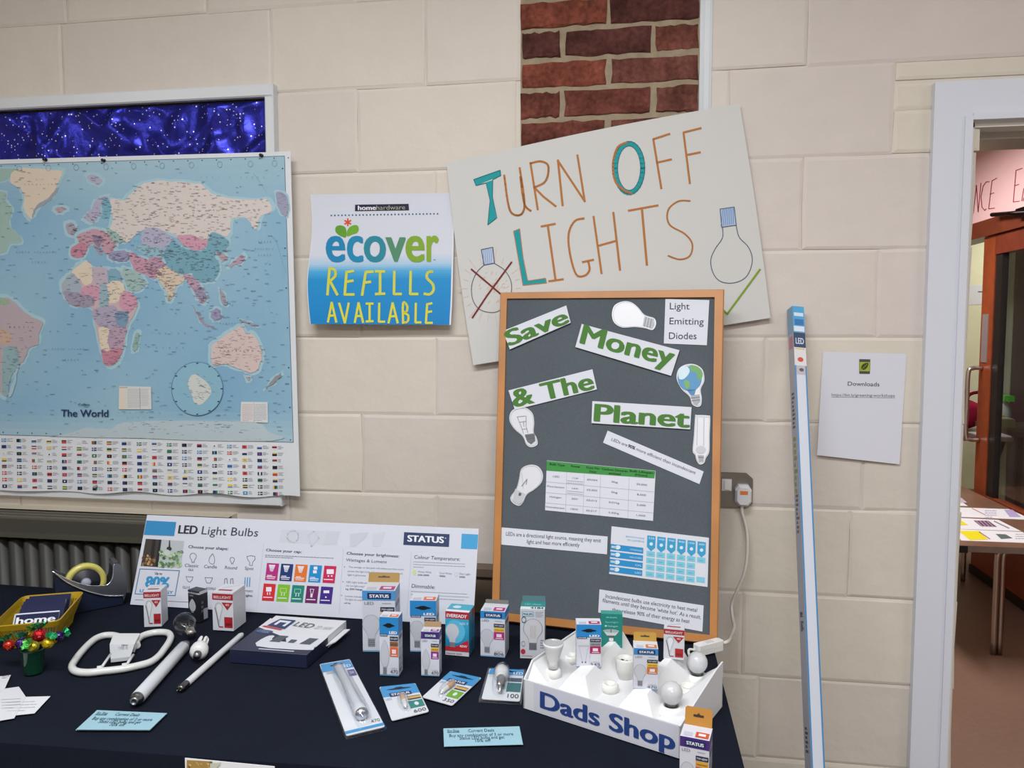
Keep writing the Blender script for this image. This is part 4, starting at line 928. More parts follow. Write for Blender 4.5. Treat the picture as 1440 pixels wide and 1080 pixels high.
# ================================================================== THE TABLE AND ITS CLOTH
e0, e1 = tab(1007, 919), tab(1049, 1080)
f0_, f1_ = tab(0, 1038), tab(700, 1088)
dirR = (e0-e1).normalized(); tback = 1.93
def on_line(p, d, y): return p+d*((y-p.y)/d.y)
fy = (f0_.y+f1_.y)/2; fl_ = lambda x: f0_.y+(f1_.y-f0_.y)*(x-f0_.x)/(f1_.x-f0_.x)
TR = on_line(e1, dirR, tback); tmp = on_line(e1, dirR, fl_(e1.x)); TF = Vector((tmp.x, fl_(tmp.x), TZ)); TLx = -2.3
TB = Vector((TLx, tback, TZ)); TL2 = Vector((TLx, fl_(TLx), TZ))
cl = MB(); c_ = '#191d28'
nx = 90; ny = 30
rc = random.Random(2)
def topz(x, y): return TZ-.0022-.0016*sin(x*7+y*3)*sin(y*9-x*2)
def edgeX(y): return TR.x+(TF.x-TR.x)*(y-tback)/(TF.y-tback)
vs = []
for j in range(ny+1):
    for i in range(nx+1):
        u = i/nx; v = j/ny; x = TLx+(edgeX(tback+(TF.y-tback)*v)-TLx)*u; yf = fl_(x); y = tback+(yf-tback)*v; z = topz(x, y)
        if j == ny or i == nx or j == 0: z -= .006
        vs.append((x, y, z))
cl.mesh(vs, [(j*(nx+1)+i, (j+1)*(nx+1)+i, (j+1)*(nx+1)+i+1, j*(nx+1)+i+1) for j in range(ny) for i in range(nx)], c_, True)
# drape: front, then right side
path = [Vector(vs[ny*(nx+1)+i]) for i in range(nx+1)]+[Vector(vs[(ny-j)*(nx+1)+nx]) for j in range(1, ny+1)]
m = len(path); dv = []
for i, p in enumerate(path):
    n = Vector((.06, -1, 0)) if i < nx else (Vector((1, -.1, 0)) if i > nx else Vector((.7, -.7, 0)))
    n.normalize()
    for k in range(9):
        t = k/8; wav = .018*t*(sin(i*.55)+.6*sin(i*.23+1)); dv.append(p+n*(.006*min(1, k)+wav*.8+.012*t)+Vector((0, 0, -.012*min(1, k)-(TZ-.05)*t*.96)))
cl.mesh(dv, [(i*9+k, i*9+k+1, (i+1)*9+k+1, (i+1)*9+k) for i in range(m-1) for k in range(8)], c_, True)
cl.build('tablecloth', CLOTH, label='dark navy tablecloth covering the display table', cat='tablecloth')
tt = thing('trestle_table', (-.8, 1.55, 0), 'table hidden under the navy cloth', 'table')
mb = MB(); mb.prism([Vector((TLx+.02, tback-.01, TZ-.012)), Vector((TR.x-.02, tback-.01, TZ-.012)), Vector((TF.x-.02, TF.y+.02, TZ-.012)), Vector((TLx+.02, TL2.y+.02, TZ-.012))], NZ, .024, '#8a7560'); mb.build('tabletop', WOOD, tt)
for (x, y) in ((TLx+.1, 1.3), (TLx+.1, 1.8), (.0, 1.3), (.0, 1.8)): mb = MB(); mb.tube([(x, y, 0), (x, y, TZ-.036)], .014, 8, '#55585c'); mb.build('leg', METAL, tt)

# hanging leaflet on the front of the cloth
lf = f0_.lerp(f1_, .4); PL = Vector((0, fl_(-.35)-.035, 0)); NL = Vector((.06, -1, .0)).normalized()
def art(f):
    f.poly([(263, 1068.5), (299, 1070.5), (300, 1110), (262, 1110)], '#a8884a', 2)
    for i in range(40): x, y = random.uniform(264, 296), random.uniform(1070, 1100); f.poly([(x, y), (x+4, y+1), (x+3, y+4)], random.choice(['#d6c08a', '#8a6a34', '#c4a766', '#6d5330']), 3)
    f.poly([(296, 1073), (312, 1071.5), (303, 1082), (296, 1085)], '#c7c9b8', 4)
sheet('leaflet', [(260, 1066), (386, 1078), (392, 1140), (262, 1140)], PL, NL, .001, art=art, label='white leaflet with a grain photograph hanging at the front table edge', cat='leaflet')

# ================================================================== GREY BOARD
bl, br = tab(692, 872, .006), tab(1010, 907, .006); tm = wal(860, 408, .062)
NB = plane3(bl, br, tm); BP = bl+NB*0
def bh(x, y, l=0): return hit(x, y, BP, NB)+NB*l
OUT = [(703.5, 411), (1018.5, 406.5), (1009, 907), (690.5, 872)]; INN = [(713, 420), (1005, 418), (998, 893), (702, 861)]
gb = thing('display_board', (bh(850, 890).x, bh(850, 890).y, TZ), 'grey felt display board in a light wooden frame, leaning on the wall', 'board')
FT = .016
co = [bh(*p) for p in OUT]; ci = [bh(*p) for p in INN]
for i in range(4):
    j = (i+1) % 4; mb = MB(); a, b_, c2_, d2 = co[i], co[j], ci[j], ci[i]
    r_ = .25
    a1, b1 = a.lerp(d2, .12), b_.lerp(c2_, .12)
    mb.mesh([a1+NB*.002, b1+NB*.002, c2_+NB*.002, d2+NB*.002, a-NB*.002, b_-NB*.002, a-NB*FT, b_-NB*FT, c2_-NB*.008, d2-NB*.008], [(0, 1, 2, 3), (4, 5, 1, 0), (6, 7, 5, 4), (3, 2, 8, 9), (0, 3, 9, 6, 4), (2, 1, 5, 7, 8), (7, 6, 9, 8)], '#b57a42', False)
    mb.build('frame_rail', WOOD, gb)
mb = MB(); mb.mesh([p-NB*.005 for p in ci]+[p-NB*.012 for p in ci], [(3, 2, 1, 0), (4, 5, 6, 7)], '#585f66', False); mb.build('felt_panel', FELT, gb)
FP = BP-NB*.005
def card(name, quad, label, art=None, col='#d6d8e2', off=.0006, th=.0009, cat='card'):
    return sheet(name, quad, FP, NB, th, PAPER, col, '#e6e6e8', off, art, label, cat)
def q7(pts): return [(680+x/4, 400+y/4) for x, y in pts]
def q8(pts): return [(680+x/4, 630+y/4) for x, y in pts]
GR = '#3f7a2e'
def words(txt, S, E, h, crop=(680, 400, 4), col=GR, b=.036, col2=None):
    def art(f): g = f.sub(*crop); g.text(txt, S, E, h, col, 2, b)
    return art
G2 = '#4a7a34'
card('word_card', q7([(108, 262), (465, 118), (490, 215), (148, 365)]), 'tilted white card with the green word Save, top left of the grey board', words('Save', (140, 350), (487, 212), 88, col=G2), off=.006)
card('word_card', q7([(552, 222), (1102, 370), (1055, 514), (516, 352)]), 'tilted white card with the green word Money', words('Money', (538, 328), (1062, 462), 108, col=G2), off=.005)
card('word_card', q7([(140, 596), (612, 477), (638, 590), (176, 705)]), 'tilted white card with the green ampersand and The', words('& The', (168, 692), (628, 585), 98, col=G2), off=.003)
card('word_card', q7([(612, 656), (1170, 690), (1162, 815), (607, 780)]), 'nearly level white card with the green word Planet', words('Planet', (618, 768), (1160, 805), 98, col=G2), off=.004)
def a(f):
    g = f.sub(680, 400, 4)
    for t, x0, x1, y in (('Light', 1048, 1158, 140), ('Emitting', 1046, 1238, 224), ('Diodes', 1043, 1198, 307)): g.text(t, (x0, y), (x1, y+(3 if x1 > 1200 else 1)), 38, '#3b3f4c', 2)
card('word_card', q7([(1023, 82), (1270, 88), (1256, 342), (1014, 332)]), 'white card reading Light Emitting Diodes, top right of the grey board', a, off=.001)
def a(f):
    g = f.sub(680, 400, 4); g.text('LEDs are', (718, 878), (806, 912), 17, '#5b5f6c', 2, .0); g.text('90%', (810, 914), (850, 930), 18, '#3a3d48', 2, .03); g.text('more efficient than incandescent', (857, 933), (1190, 1068), 18, '#5b5f6c', 2, .005)
card('text_strip', q7([(698, 822), (1238, 1052), (1214, 1123), (672, 890)]), 'slanting narrow white strip saying LEDs are 90% more efficient', a, cat='card')
def a(f):
    g = f.sub(680, 630, 4); g.text('LEDs are a directional light source, meaning they emit', (126, 492), (660, 531), 22, '#4b4f5c', 2, .005); g.text('light and heat more efficiently', (243, 536), (540, 556), 22, '#4b4f5c', 2, .005)
card('text_strip', q8([(98, 446), (698, 498), (694, 598), (96, 543)]), 'white strip about directional light source at the left of the grey board', a)
def a(f):
    g = f.sub(680, 630, 4); g.text('Incandescent bulbs use electricity to heat metal', (685, 842), (1200, 922), 22, '#4b4f5c', 2, .005); g.text("filaments until they become 'white hot'. As a result,", (668, 866), (1222, 962), 22, '#4b4f5c', 2, .005); g.text('they release 90% of their energy as heat', (722, 918), (1158, 985), 22, '#4b4f5c', 2, .005)
card('text_strip', q8([(652, 795), (1238, 886), (1231, 1033), (645, 925)]), 'white card about incandescent bulbs at the bottom of the grey board', a)
def a(f):
    g = f.sub(680, 630, 4); X = [352, 470, 568, 660, 820, 965]
    def P(x, r): return (x-r*.008*30, 72+(x-356)*.093+r) if False else (x-(r)*.03, 72+(x-356)*.094+r)
    g.poly([P(356, 0), P(967, 0), P(962, 42), P(356, 55)], '#3f8f45', 2); dk = '#1f3a24'
    for t, x0, x1, r in (('Bulb Type', 372, 458, 22), ('Power', 492, 545, 22), ('Cost Per', 578, 655, 22), ('Hour', 598, 638, 42), ('Carbon Dioxide', 666, 812, 22), ('emitted', 705, 772, 42), ('Bulb Lifespan', 822, 955, 18), ('(Hours)', 852, 922, 36)): g.text(t, P(x0, r), P(x1, r), 12, dk, 3, .03)
    for r in (118, 178, 236): g.line([P(356, r), P(962, r)], 2, '#b3b4c0', 2)
    for x in X[1:5]: g.line([P(x, 52), P(x, 278)], 2, '#b3b4c0', 2)
    for k, row in enumerate((('LED', '11W', '£0.004', '0kg', '50,000'), ('Fluorescent', '14W', '£0.005', '0kg', '8,000'), ('Halogen', '50W', '£0.015', '0.01kg', '2,000'), ('Incandescent', '100W', '£0.017', '0.02kg', '1,000'))):
        r = 88+k*58
        for c, t in enumerate(row):
            xc = (X[c]+X[c+1])/2; w_ = 3.9*len(t)+6; g.text(t, P(xc-w_, r), P(xc+w_, r), 10, '#5f6270', 2, .005)
        if k < 2:
            for z in (14, 26): g.line([P(474, r+z-2), P(564, r+z-2)], 3, '#a7a8b3', 2)
card('data_table', q8([(356, 70), (968, 128), (953, 410), (346, 350)]), 'white printed table with a green heading row on the grey board', a, cat='chart')
def a(f):
    g = f.sub(680, 630, 4)
    def P(u, v): # u along 0..1, v down 0..1
        t = (720+(1268-720)*u, 440+(505-440)*u); b_ = (706+(1260-706)*u, 708+(780-708)*u); return (t[0]+(b_[0]-t[0])*v, t[1]+(b_[1]-t[1])*v)
    def R(u0, v0, u1, v1, c, l=2): g.poly([P(u0, v0), P(u1, v0), P(u1, v1), P(u0, v1)], c, l)
    g.text('BRIGHTNESS', P(.15, .19), P(.34, .19), 8, '#6fb0d4', 2); g.text('IN LUMENS', P(.17, .26), P(.34, .26), 10, '#6fb0d4', 2)
    for i in range(6):
        u = .37+i*.103; g.poly([P(u, .10), P(u+.085, .10), P(u+.085, .34), P(u+.043, .42), P(u, .34)], '#3b9bc9', 2); g.ell(*P(u+.043, .27), 10, 10, '#cfe6f2', 3, 8); g.text(['220', '400', '700', '900', '1300', '2600'][i][:4], P(u+.012, .17), P(u+.072, .17), 10, '#d3e6f0', 3)
        for r in range(4 if i < 5 else 1): R(u, .42+r*.14-.02*0, u+.085, .53+r*.14, '#7fc4da'); g.text('25W' if i < 3 else '60W', P(u+.02, .50+r*.14), P(u+.065, .50+r*.14), 9, '#4d9fc0', 3)
    R(.885, .82, .97, .93, '#7fc4da')
    for r, t in enumerate(('STANDARD', 'HALOGEN', 'CFL', 'LED')):
        R(.0, .37+r*.155, .335, .49+r*.155, '#2a8cc6'); g.text(t, P(.33-.03*len(t) if False else .20 if len(t) > 3 else .26, .455+r*.155), P(.325, .455+r*.155), 10, '#bfdff0', 3); g.ell(*P(.075, .425+r*.155), 16, 12, '#d5e6ef', 3, 8); R(.01, .405+r*.155, .06, .45+r*.155, '#b9cfdb', 3)
card('brightness_chart', q8([(720, 440), (1268, 505), (1260, 782), (706, 708)]), 'white card with a blue brightness chart, lower right of the grey board', a, cat='chart')
# bulb pictures cut out of card
def cut(pts, cap, label, extra=None, colr='#dcdce2', cc='#9da0a6', stripes=None, crop=(680, 400, 4)):
    def K(p): return [(crop[0]+x/crop[2], crop[1]+y/crop[2]) for x, y in p]
    P = K(sm2(pts, 4, True)); cx = sum(p[0] for p in P)/len(P); cy = sum(p[1] for p in P)/len(P)
    def art(f):
        f.line([(cx+(x-cx)*.93, cy+(y-cy)*.94) for x, y in P]+[(cx+(P[0][0]-cx)*.93, cy+(P[0][1]-cy)*.94)], .5, '#a9abb4', 2)
        g = f.sub(*crop)
        if cap: g.poly(cap, cc, 3)
        if stripes:
            for s in stripes: g.line(s, 4, '#5b5e66', 4)
        if extra: extra(g)
    return sheet('bulb_picture', P, FP, NB, .0009, GLOSSP, colr, '#ececf0', .0015, art, label, 'picture')
cut([(722, 170), (735, 120), (780, 96), (830, 100), (870, 130), (905, 170), (960, 190), (970, 225), (950, 256), (905, 246), (850, 240), (780, 242), (735, 215)], [(905, 180), (955, 195), (962, 225), (945, 246), (896, 232)], 'cut-out picture of a white opal bulb lying sideways, top of the grey board', stripes=[[(915, 185), (905, 235)], [(930, 190), (920, 240)], [(945, 195), (936, 244)]])
def ex(g):
    g.ell(1160, 530, 68, 70, '#3c86b8', 3.2, 20); g.poly(sm2([(1160, 455), (1205, 462), (1232, 500), (1222, 540), (1205, 530), (1195, 495), (1170, 490)], 3, True), '#5b9a4a', 3.6); g.poly(sm2([(1130, 540), (1155, 545), (1160, 570), (1148, 590), (1132, 570)], 3, True), '#6aa04a', 3.6)
    g.poly(sm2([(1100, 480), (1140, 460), (1160, 490), (1130, 530), (1100, 530)], 3, True), '#c8dde6', 3.6); g.poly([(1140, 590), (1195, 590), (1185, 622), (1165, 622)], '#2f78b0', 3.2)
cut([(1086, 530), (1098, 475), (1140, 450), (1190, 450), (1232, 480), (1242, 540), (1222, 590), (1228, 640), (1222, 680), (1200, 688), (1172, 672), (1158, 630), (1115, 590)], [(1165, 625), (1215, 618), (1218, 660), (1200, 680), (1180, 668)], 'cut-out picture of a bulb holding a blue and green globe', ex, stripes=[[(1168, 640), (1216, 634)], [(1172, 655), (1217, 650)]])
def ex(g):
    for p in ([(190, 745), (235, 740)], [(190, 745), (218, 815), (225, 840)], [(240, 740), (240, 800), (250, 835)], [(205, 775), (240, 770)], [(218, 815), (245, 812)], [(225, 770), (228, 800)]): g.line(p, 3, '#8b8d96', 3)
cut([(146, 765), (155, 715), (195, 693), (240, 695), (275, 725), (285, 775), (282, 830), (298, 860), (303, 900), (268, 916), (240, 900), (220, 855), (175, 815)], [(232, 845), (285, 838), (292, 880), (268, 900), (247, 885)], 'cut-out picture of a clear filament bulb below The', ex, cc='#6b6d75', stripes=[[(236, 858), (288, 850)], [(242, 872), (290, 864)]])
def ex(g):
    g.line([(1203, 750), (1200, 905)], 4, '#b5b7bf', 3); g.line([(1240, 750), (1238, 905)], 4, '#b5b7bf', 3); g.ell(1222, 930, 28, 22, '#bfc0c8', 3)
cut([(1190, 740), (1200, 735), (1262, 737), (1275, 750), (1272, 850), (1270, 940), (1252, 975), (1240, 1005), (1215, 1012), (1198, 990), (1190, 960), (1176, 935), (1183, 850)], [(1205, 960), (1240, 962), (1236, 995), (1212, 998)], 'cut-out picture of a stick-shaped energy saving lamp', ex, stripes=[[(1208, 972), (1238, 974)]])
def ex(g):
    g.line([(215, 215), (245, 175), (240, 205)], 4, '#8b8d96', 3); g.poly([(200, 250), (215, 255), (210, 270), (196, 268)], '#6b6d75', 3); g.line([(215, 140), (225, 230)], 2, '#a9abb4', 3)
cut([(200, 170), (212, 118), (255, 95), (305, 102), (333, 145), (325, 195), (285, 235), (245, 262), (220, 310), (195, 325), (160, 305), (152, 275), (185, 225)], [(178, 230), (235, 258), (212, 312), (192, 318), (164, 298)], 'cut-out picture of a tilted clear halogen bulb, beside the table of figures', ex, cc='#c2c3ca', crop=(680, 630, 4))

# ================================================================== LED BULB PANEL STANDING ON THE TABLE
pbl, pbr = tab(183, 850), tab(665, 880)
hpx = hit(207, 724, pbl+Vector((0, .085, 0)), NW)
NP = plane3(pbl, pbr, hpx)
q = [(207, 724), (673.5, 743.5), (665, 880), (183, 850)]
def art(f):
    g = f.sub(190, 720, 6); h = f.sub(360, 700, 4.235); k = f.sub(480, 740, 6.857); m_ = f.sub(380, 755, 10.28)
    gy = '#c4c6d2'
    h.poly([(-560, 180), (1160, 300), (1150, 330), (510, 290), (-540, 215)], '#d0d3de', .6)
    for (x, y, r_) in ((520, 150, 50), (700, 170, 60), (860, 190, 50), (1100, 200, 60), (1250, 240, 40)): pass
    h.poly([(150, 190), (500, 200), (480, 280), (140, 265)], '#c9ccd6', 1); h.line([(310, 225), (345, 200), (375, 240), (330, 290), (310, 225)], 8, '#c3c6d1', 2); h.poly([(420, 205), (500, 200), (480, 275), (400, 280)], '#c6c9d3', 2); h.poly([(560, 215), (670, 205), (650, 240), (590, 290), (560, 290)], '#c4c7d1', 2); h.poly([(700, 215), (770, 200), (740, 290), (690, 290)], '#c9ccd6', 2); h.ring(220, 230, 34, 34, 9, '#c8cbd5', 2)
    g.poly([(98, 72), (348, 85), (330, 203), (75, 192)], '#2b87bd', 3); g.text('LED', (362, 180), (528, 186), 70, '#20222e', 3, .035, shear=.12); g.text('Light Bulbs', (560, 188), (1038, 208), 70, '#3a3d4b', 3, 0, shear=.12)
    # bulb photograph
    g.poly([(92, 226), (415, 245), (385, 470), (50, 455)], '#b2b8bd', 2); g.poly([(92, 226), (215, 233), (180, 463), (50, 455)], '#3b3531', 3); g.poly([(150, 230), (178, 232), (150, 460), (120, 458)], '#1f1c1d', 4); g.poly([(205, 233), (225, 234), (195, 464), (172, 462)], '#1c2026', 4)
    for i in range(26): x, y = random.uniform(60, 175), random.uniform(370, 445); g.ell(x, y, 9, 12, random.choice(['#c09a70', '#8a6340', '#e0c59a', '#6b4a38']), 5, 7)
    for i in range(60): x, y = random.uniform(205, 385), random.uniform(330, 460); g.ell(x+(460-y)*.1, y, 15, 14, random.choice(['#9fbf94', '#7fa077', '#c3d6ba', '#5f7f5f', '#a9c6a2']), 4.5, 7)
    g.poly([(290, 238), (297, 238), (300, 300), (285, 300)], '#2a2c30', 5); g.ell(290, 310, 22, 18, '#2c2e33', 5, 10); g.ell(275, 345, 26, 28, '#b9c6bf', 5.4, 10)
    g.line([(42, 480), (375, 495), (338, 705), (0, 690), (42, 480)], 6, '#2e6f9c', 2); g.text('Up to', (168, 525), (228, 530), 20, '#2c3040', 3, .02); g.text('80%', (85, 630), (290, 640), 90, '#2e8fc6', 3, .045, shear=.15); g.text('LESS ENERGY', (40, 675), (320, 690), 24, '#2e8fc6', 3, .03)
    g.line([(0, 740), (450, 760)], 3, '#4a4d5a', 2)
    g.text('Choose your shape:', (450, 304), (786, 322), 25, '#2c2f3c', 2, .02, shear=.1)
    # outline icons
    lc = '#5a5e6c'
    def bulb(x, y, s): g.line(sm2([(x-10*s, y+42*s), (x-12*s, y+20*s), (x-28*s, y-8*s), (x-22*s, y-35*s), (x, y-45*s), (x+24*s, y-33*s), (x+28*s, y-6*s), (x+12*s, y+20*s), (x+10*s, y+42*s)], 3), 4, lc, 2); g.rect(x-11*s, y+30*s, x+11*s, y+42*s, '#9a9dab', 2)
    bulb(490, 390, .95); g.line(sm2([(655, 352), (630, 385), (625, 420), (645, 438), (665, 436), (672, 410), (668, 380), (655, 352)], 3), 4, lc, 2); bulb(820, 412, .65)
    g.line([(945, 375), (950, 400), (968, 425), (966, 450), (990, 452), (992, 425), (1012, 400), (1012, 376), (980, 368), (945, 375)], 4, lc, 2)
    for t, x0, x1, y in (('Classic', 420, 535, 462), ('Candle', 583, 690, 472), ('Round', 757, 862, 480), ('Spot', 925, 1000, 486)): g.text(t, (x0, y), (x1, y+5), 27, '#4a4e5c', 2, 0, shear=.12)
    g.text('GLS', (450, 495), (492, 498), 18, '#3a3d4a', 2, .02); g.line([(430, 545), (490, 548), (480, 575), (465, 590), (450, 588), (440, 572), (430, 545)], 4, lc, 2); g.line([(590, 553), (655, 556), (635, 600), (605, 598), (590, 553)], 4, lc, 2)
    g.line([(755, 610), (757, 565), (775, 560), (780, 610)], 5, lc, 2); g.line([(805, 612), (808, 565), (826, 562), (828, 612)], 5, lc, 2)
    for i in range(3): g.line([(925+i*20, 630), (930+i*20, 552)], 8, '#3f8fb8', 2)
    for t, x0, x1, y in (('GU10', 402, 462, 645), ('R50/R63', 600, 680, 655), ('CFL', 770, 820, 662), ('Compact', 900, 995, 672)): g.text(t, (x0, y), (x1, y+4), 22, '#4a4e5c', 2)
    g.text('Lights', (920, 712), (990, 716), 20, '#3a3d4a', 2, .02)
    g.line([(1085, 270), (1030, 800)], 2, '#b5b8c6', 1.4); h.line([(520, 305), (495, 690)], 2, '#b5b8c6', 1.4); h.line([(925, 320), (900, 700)], 2, '#b5b8c6', 1.4)
    h.text('Choose your cap:', (60, 318), (272, 330), 16, '#2c2f3c', 2, .02, shear=.1); h.greek(55, 340, 475, 3.5, 2, 10, '#6a6d7a', 2, slope=.045, last=.4)
    tiles = [['#b0267a', '#16306e', '#d8702c', '#1487c4', '#c01d54'], ['#cc2430', '#7ab62c', '#128070', '#6a1a5e', '#3c2083']]
    for r in range(2):
        for c in range(5):
            x, y = (66+c*85.5, 388+c*4) if r == 0 else (47+c*85.5, 510+c*4.5); wv, hv = 72, 102; o_ = hx(tiles[r][c])
            h.poly([(x, y), (x+wv, y+4), (x+wv-12, y+hv+4), (x-12, y+hv)], o_, 2)
            wt = '#e6e4ee'
            if c in (0, 1, 2) and r == 0:
                for z in range(5): h.line([(x+14+z*1.5, y+14+z*8), (x+48-z*3, y+16+z*8)], 7-z*.6, wt, 3)
            elif r == 0 and c == 3: h.rect(x+22, y+10, x+44, y+28, wt, 3); h.rect(x+18, y+32, x+40, y+50, wt, 3)
            elif r == 0: h.rect(x+14, y+22, x+56, y+50, wt, 3); h.ell(x+24, y+62, 5, 5, wt, 3, 8); h.ell(x+44, y+62, 5, 5, wt, 3, 8)
            elif c == 0: h.rect(x+14, y+22, x+46, y+48, wt, 3); h.rect(x+20, y+52, x+25, y+68, wt, 3); h.rect(x+34, y+52, x+39, y+68, wt, 3)
            elif c in (1, 2): h.line([(x+14, y+24), (x+50, y+26), (x+48, y+50), (x+12, y+48), (x+14, y+24)], 3, '#bfe08a' if c == 1 else '#9fd6cc', 3); h.line([(x+22, y+50), (x+20, y+68)], 4, wt, 3); h.line([(x+38, y+50), (x+36, y+68)], 4, wt, 3)
            elif c == 3: h.line([(x+20, y+20), (x+42, y+22), (x+34, y+50), (x+32, y+66), (x+26, y+50), (x+20, y+20)], 3, wt, 3); h.rect(x+22, y+48, x+32, y+70, wt, 3)
            else: h.rect(x+14, y+24, x+48, y+40, wt, 3); h.ell(x+28, y+64, 5, 5, wt, 3, 8)
            h.line([(x-2, y+82), (x+50, y+84)], 5, wt, 3); 
            if r == 0 and c < 4: h.line([(x+2, y+74), (x+30, y+75)], 4, wt, 3); h.line([(x+0, y+92), (x+46, y+94)], 3.5, wt, 3)
    h.text('Choose your brightness:', (540, 338), (852, 356), 17, '#2c2f3c', 2, .02, shear=.1); h.text('Wattages & Lumens', (537, 378), (778, 390), 18, '#4a4e5c', 2, 0, shear=.1)
    k.text('The wattage on the pack will advise you how much', (70, 400), (600, 425), 17, '#7a7d88', 2); k.text('power the light bulb will consume, not how much', (62, 440), (590, 465), 17, '#7a7d88', 2); k.text('light it generates.', (62, 475), (240, 484), 17, '#7a7d88', 2)
    k.text('LED Light bulbs use', (50, 545), (255, 555), 17, '#7a7d88', 2); k.text('the low light output', (46, 580), (232, 590), 17, '#7a7d88', 2); k.text('e.g. 25W Halogen', (40, 612), (215, 620), 17, '#3a3d4a', 2, .02); k.text('Lumens indicates', (36, 680), (205, 690), 17, '#7a7d88', 2); k.text('The higher the number', (32, 712), (215, 722), 17, '#7a7d88', 2); k.text('will be.', (25, 748), (92, 750), 17, '#4a4d5a', 2)
    for y in (393, 535, 668): k.ell(30-(y-393)*.1, y, 5, 5, '#6a6d7a', 2, 8)
    k.poly([(606, 57), (1044, 77), (1038, 200), (598, 180)], '#24365f', 2); k.text('STATUS', (636, 146), (990, 162), 60, '#e3e5ee', 3, .05); k.ell(1006, 116, 6, 6, '#c9ccd8', 3, 8)
    k.poly([(1162, 72), (1320, 80), (1310, 222), (1154, 215)], '#3a9bcf', 2)
    k.text('Colour Temperature:', (702, 312), (1146, 334), 34, '#2c2f3c', 2, .012, shear=.1); k.greek(695, 340, 1210, 5, 3, 25, '#8a8d98', 2, slope=.045, last=.2)
    k.ell(705, 445, 17, 26, '#c6d68a', 2); k.ell(925, 458, 15, 22, '#d5d8de', 2); k.ring(1108, 466, 15, 20, 3, '#c0c4cf', 2)
    for t, x0, x1, y in (('Warm White', 738, 870, 447), ('Cool White', 945, 1065, 460), ('Day Light', 1138, 1245, 466)): k.text(t, (x0, y), (x1, y+6), 18, '#7a7d88', 2)
    for t, x0, x1, y in (('2700-3000K', 736, 850, 477), ('4000K', 945, 1005, 487), ('6500K', 1138, 1196, 495)): k.text(t, (x0, y), (x1, y+4), 15, '#4a4d5a', 2, .02)
    k.text('Dimmable:', (676, 592), (905, 605), 36, '#2c2f3c', 2, .012, shear=.1); k.greek(672, 625, 1240, 5, 3, 30, '#8a8d98', 2, slope=.05, last=.9)
sheet('information_panel', q, pbl, NP, .004, CARD, '#cfd2de', '#dcdde2', 0, art, label='wide white printed panel about LED light bulbs standing at the back of the table', cat='sign')
# ================================================================== CARTONS
def carton(A, B, ty, Cp, name, label, art, cols, h0=0, group=None, flap=None, dmin=.02, depth=None, side='a1', tilt=0):
    a, b = tab(A[0], A[1], h0), tab(B[0], B[1], h0); u = b-a; W = u.length; u.normalize(); n = Vector((-u.y, u.x, 0))
    if n.y < 0: n = -n
    H = hit(A[0], ty, a, n).z-a.z
    c = tab(Cp[0], Cp[1], h0) if Cp else None
    dd = depth or max(dmin, (c-b).dot(n))
    up = Vector((0, 0, 1))
    t = thing(name, (a+u*W/2+n*dd/2), label, 'box', group); t.location.z = a.z
    mb = MB(); mb.box(a, u*W, n*dd, up*H, cols)
    F = Frame(mb, lambda x, y, l: a+u*(W*x)+up*(H*y)-n*l, 1)
    S = Frame(mb, lambda x, y, l: b+n*(dd*x)+up*(H*y)+u*l, 1) if side == 'a1' else Frame(mb, lambda x, y, l: a+n*(dd*(1-x))+up*(H*y)-u*l, 1)
    T = Frame(mb, lambda x, y, l: a+up*(H+l)+u*(W*x)+n*(dd*y), 1)
    art(F, S, T)
    mb.build('carton', CARD, t)
    if flap:
        col, hgt, lean = flap; m2 = MB(); o = a+up*H+n*(dd-.0012); v = (up*cos(lean)+n*sin(lean))*hgt
        m2.prism([o+u*.001, o+u*(W-.001), o+u*(W-.001)+v*.92, o+u*(W-.004)+v, o+u*.004+v, o+u*.001+v*.92], (-n*cos(lean)+up*sin(lean)).normalized(), .0008, col)
        if hgt > .015:
            m2.prism([o+u*W*q+v*r-n*.0008 for q, r in ((.32, .5), (.68, .5), (.68, .62), (.56, .62), (.5, .72), (.44, .62), (.32, .62))], (-n*cos(lean)+up*sin(lean)).normalized(), .0004, '#3a3026')
        m2.build('top_flap', CARD, t, label='open top flap')
    return t
def tx(F, s, x0, x1, y, h, col, b=.02, lay=3, sh=0): F.text(s, (x0, y), (x1, y), 1, col, lay, b, up=(0, h), shear=sh)
def bulb_print(F, cx, cy, rx, ry, col='#c3c5ce', edge='#9a9ca8', cap='#8d8f98', kind='gls', caph=.12, al=.03):
    if kind == 'gls':
        P = [(cx-rx*.38, cy-ry*.95), (cx-rx*.5, cy-ry*.55), (cx-rx, cy+ry*.05), (cx-rx*.92, cy+ry*.6), (cx-rx*.4, cy+ry*.97), (cx+rx*.4, cy+ry*.97), (cx+rx*.92, cy+ry*.6), (cx+rx, cy+ry*.05), (cx+rx*.5, cy-ry*.55), (cx+rx*.38, cy-ry*.95)]
    else: P = [(cx-rx*.45, cy-ry*.9), (cx-rx, cy-ry*.3), (cx-rx*.85, cy+ry*.35), (cx, cy+ry), (cx+rx*.85, cy+ry*.35), (cx+rx, cy-ry*.3), (cx+rx*.45, cy-ry*.9)]
    P = sm2(P, 3, True); F.poly([(cx+(x-cx)*1.07, cy+(y-cy)*1.03) for x, y in P], edge, 1.5); F.poly(P, col, 2.2)
    w_ = rx*.42; F.rect(cx-w_, cy-ry*.95-caph, cx+w_, cy-ry*.9, cap, 2.6)
    for i in range(3): F.rect(cx-w_, cy-ry*.95-caph*(.25+.27*i), cx+w_, cy-ry*.95-caph*(.17+.27*i), '#5d5f69', 3)
NVY, BLU, MAG, YEL, PUR, ORG = '#1d2f5c', '#2a86c8', '#b3246e', '#e0a92c', '#4b2a7c', '#d9662a'
WH = '#d3d5df'
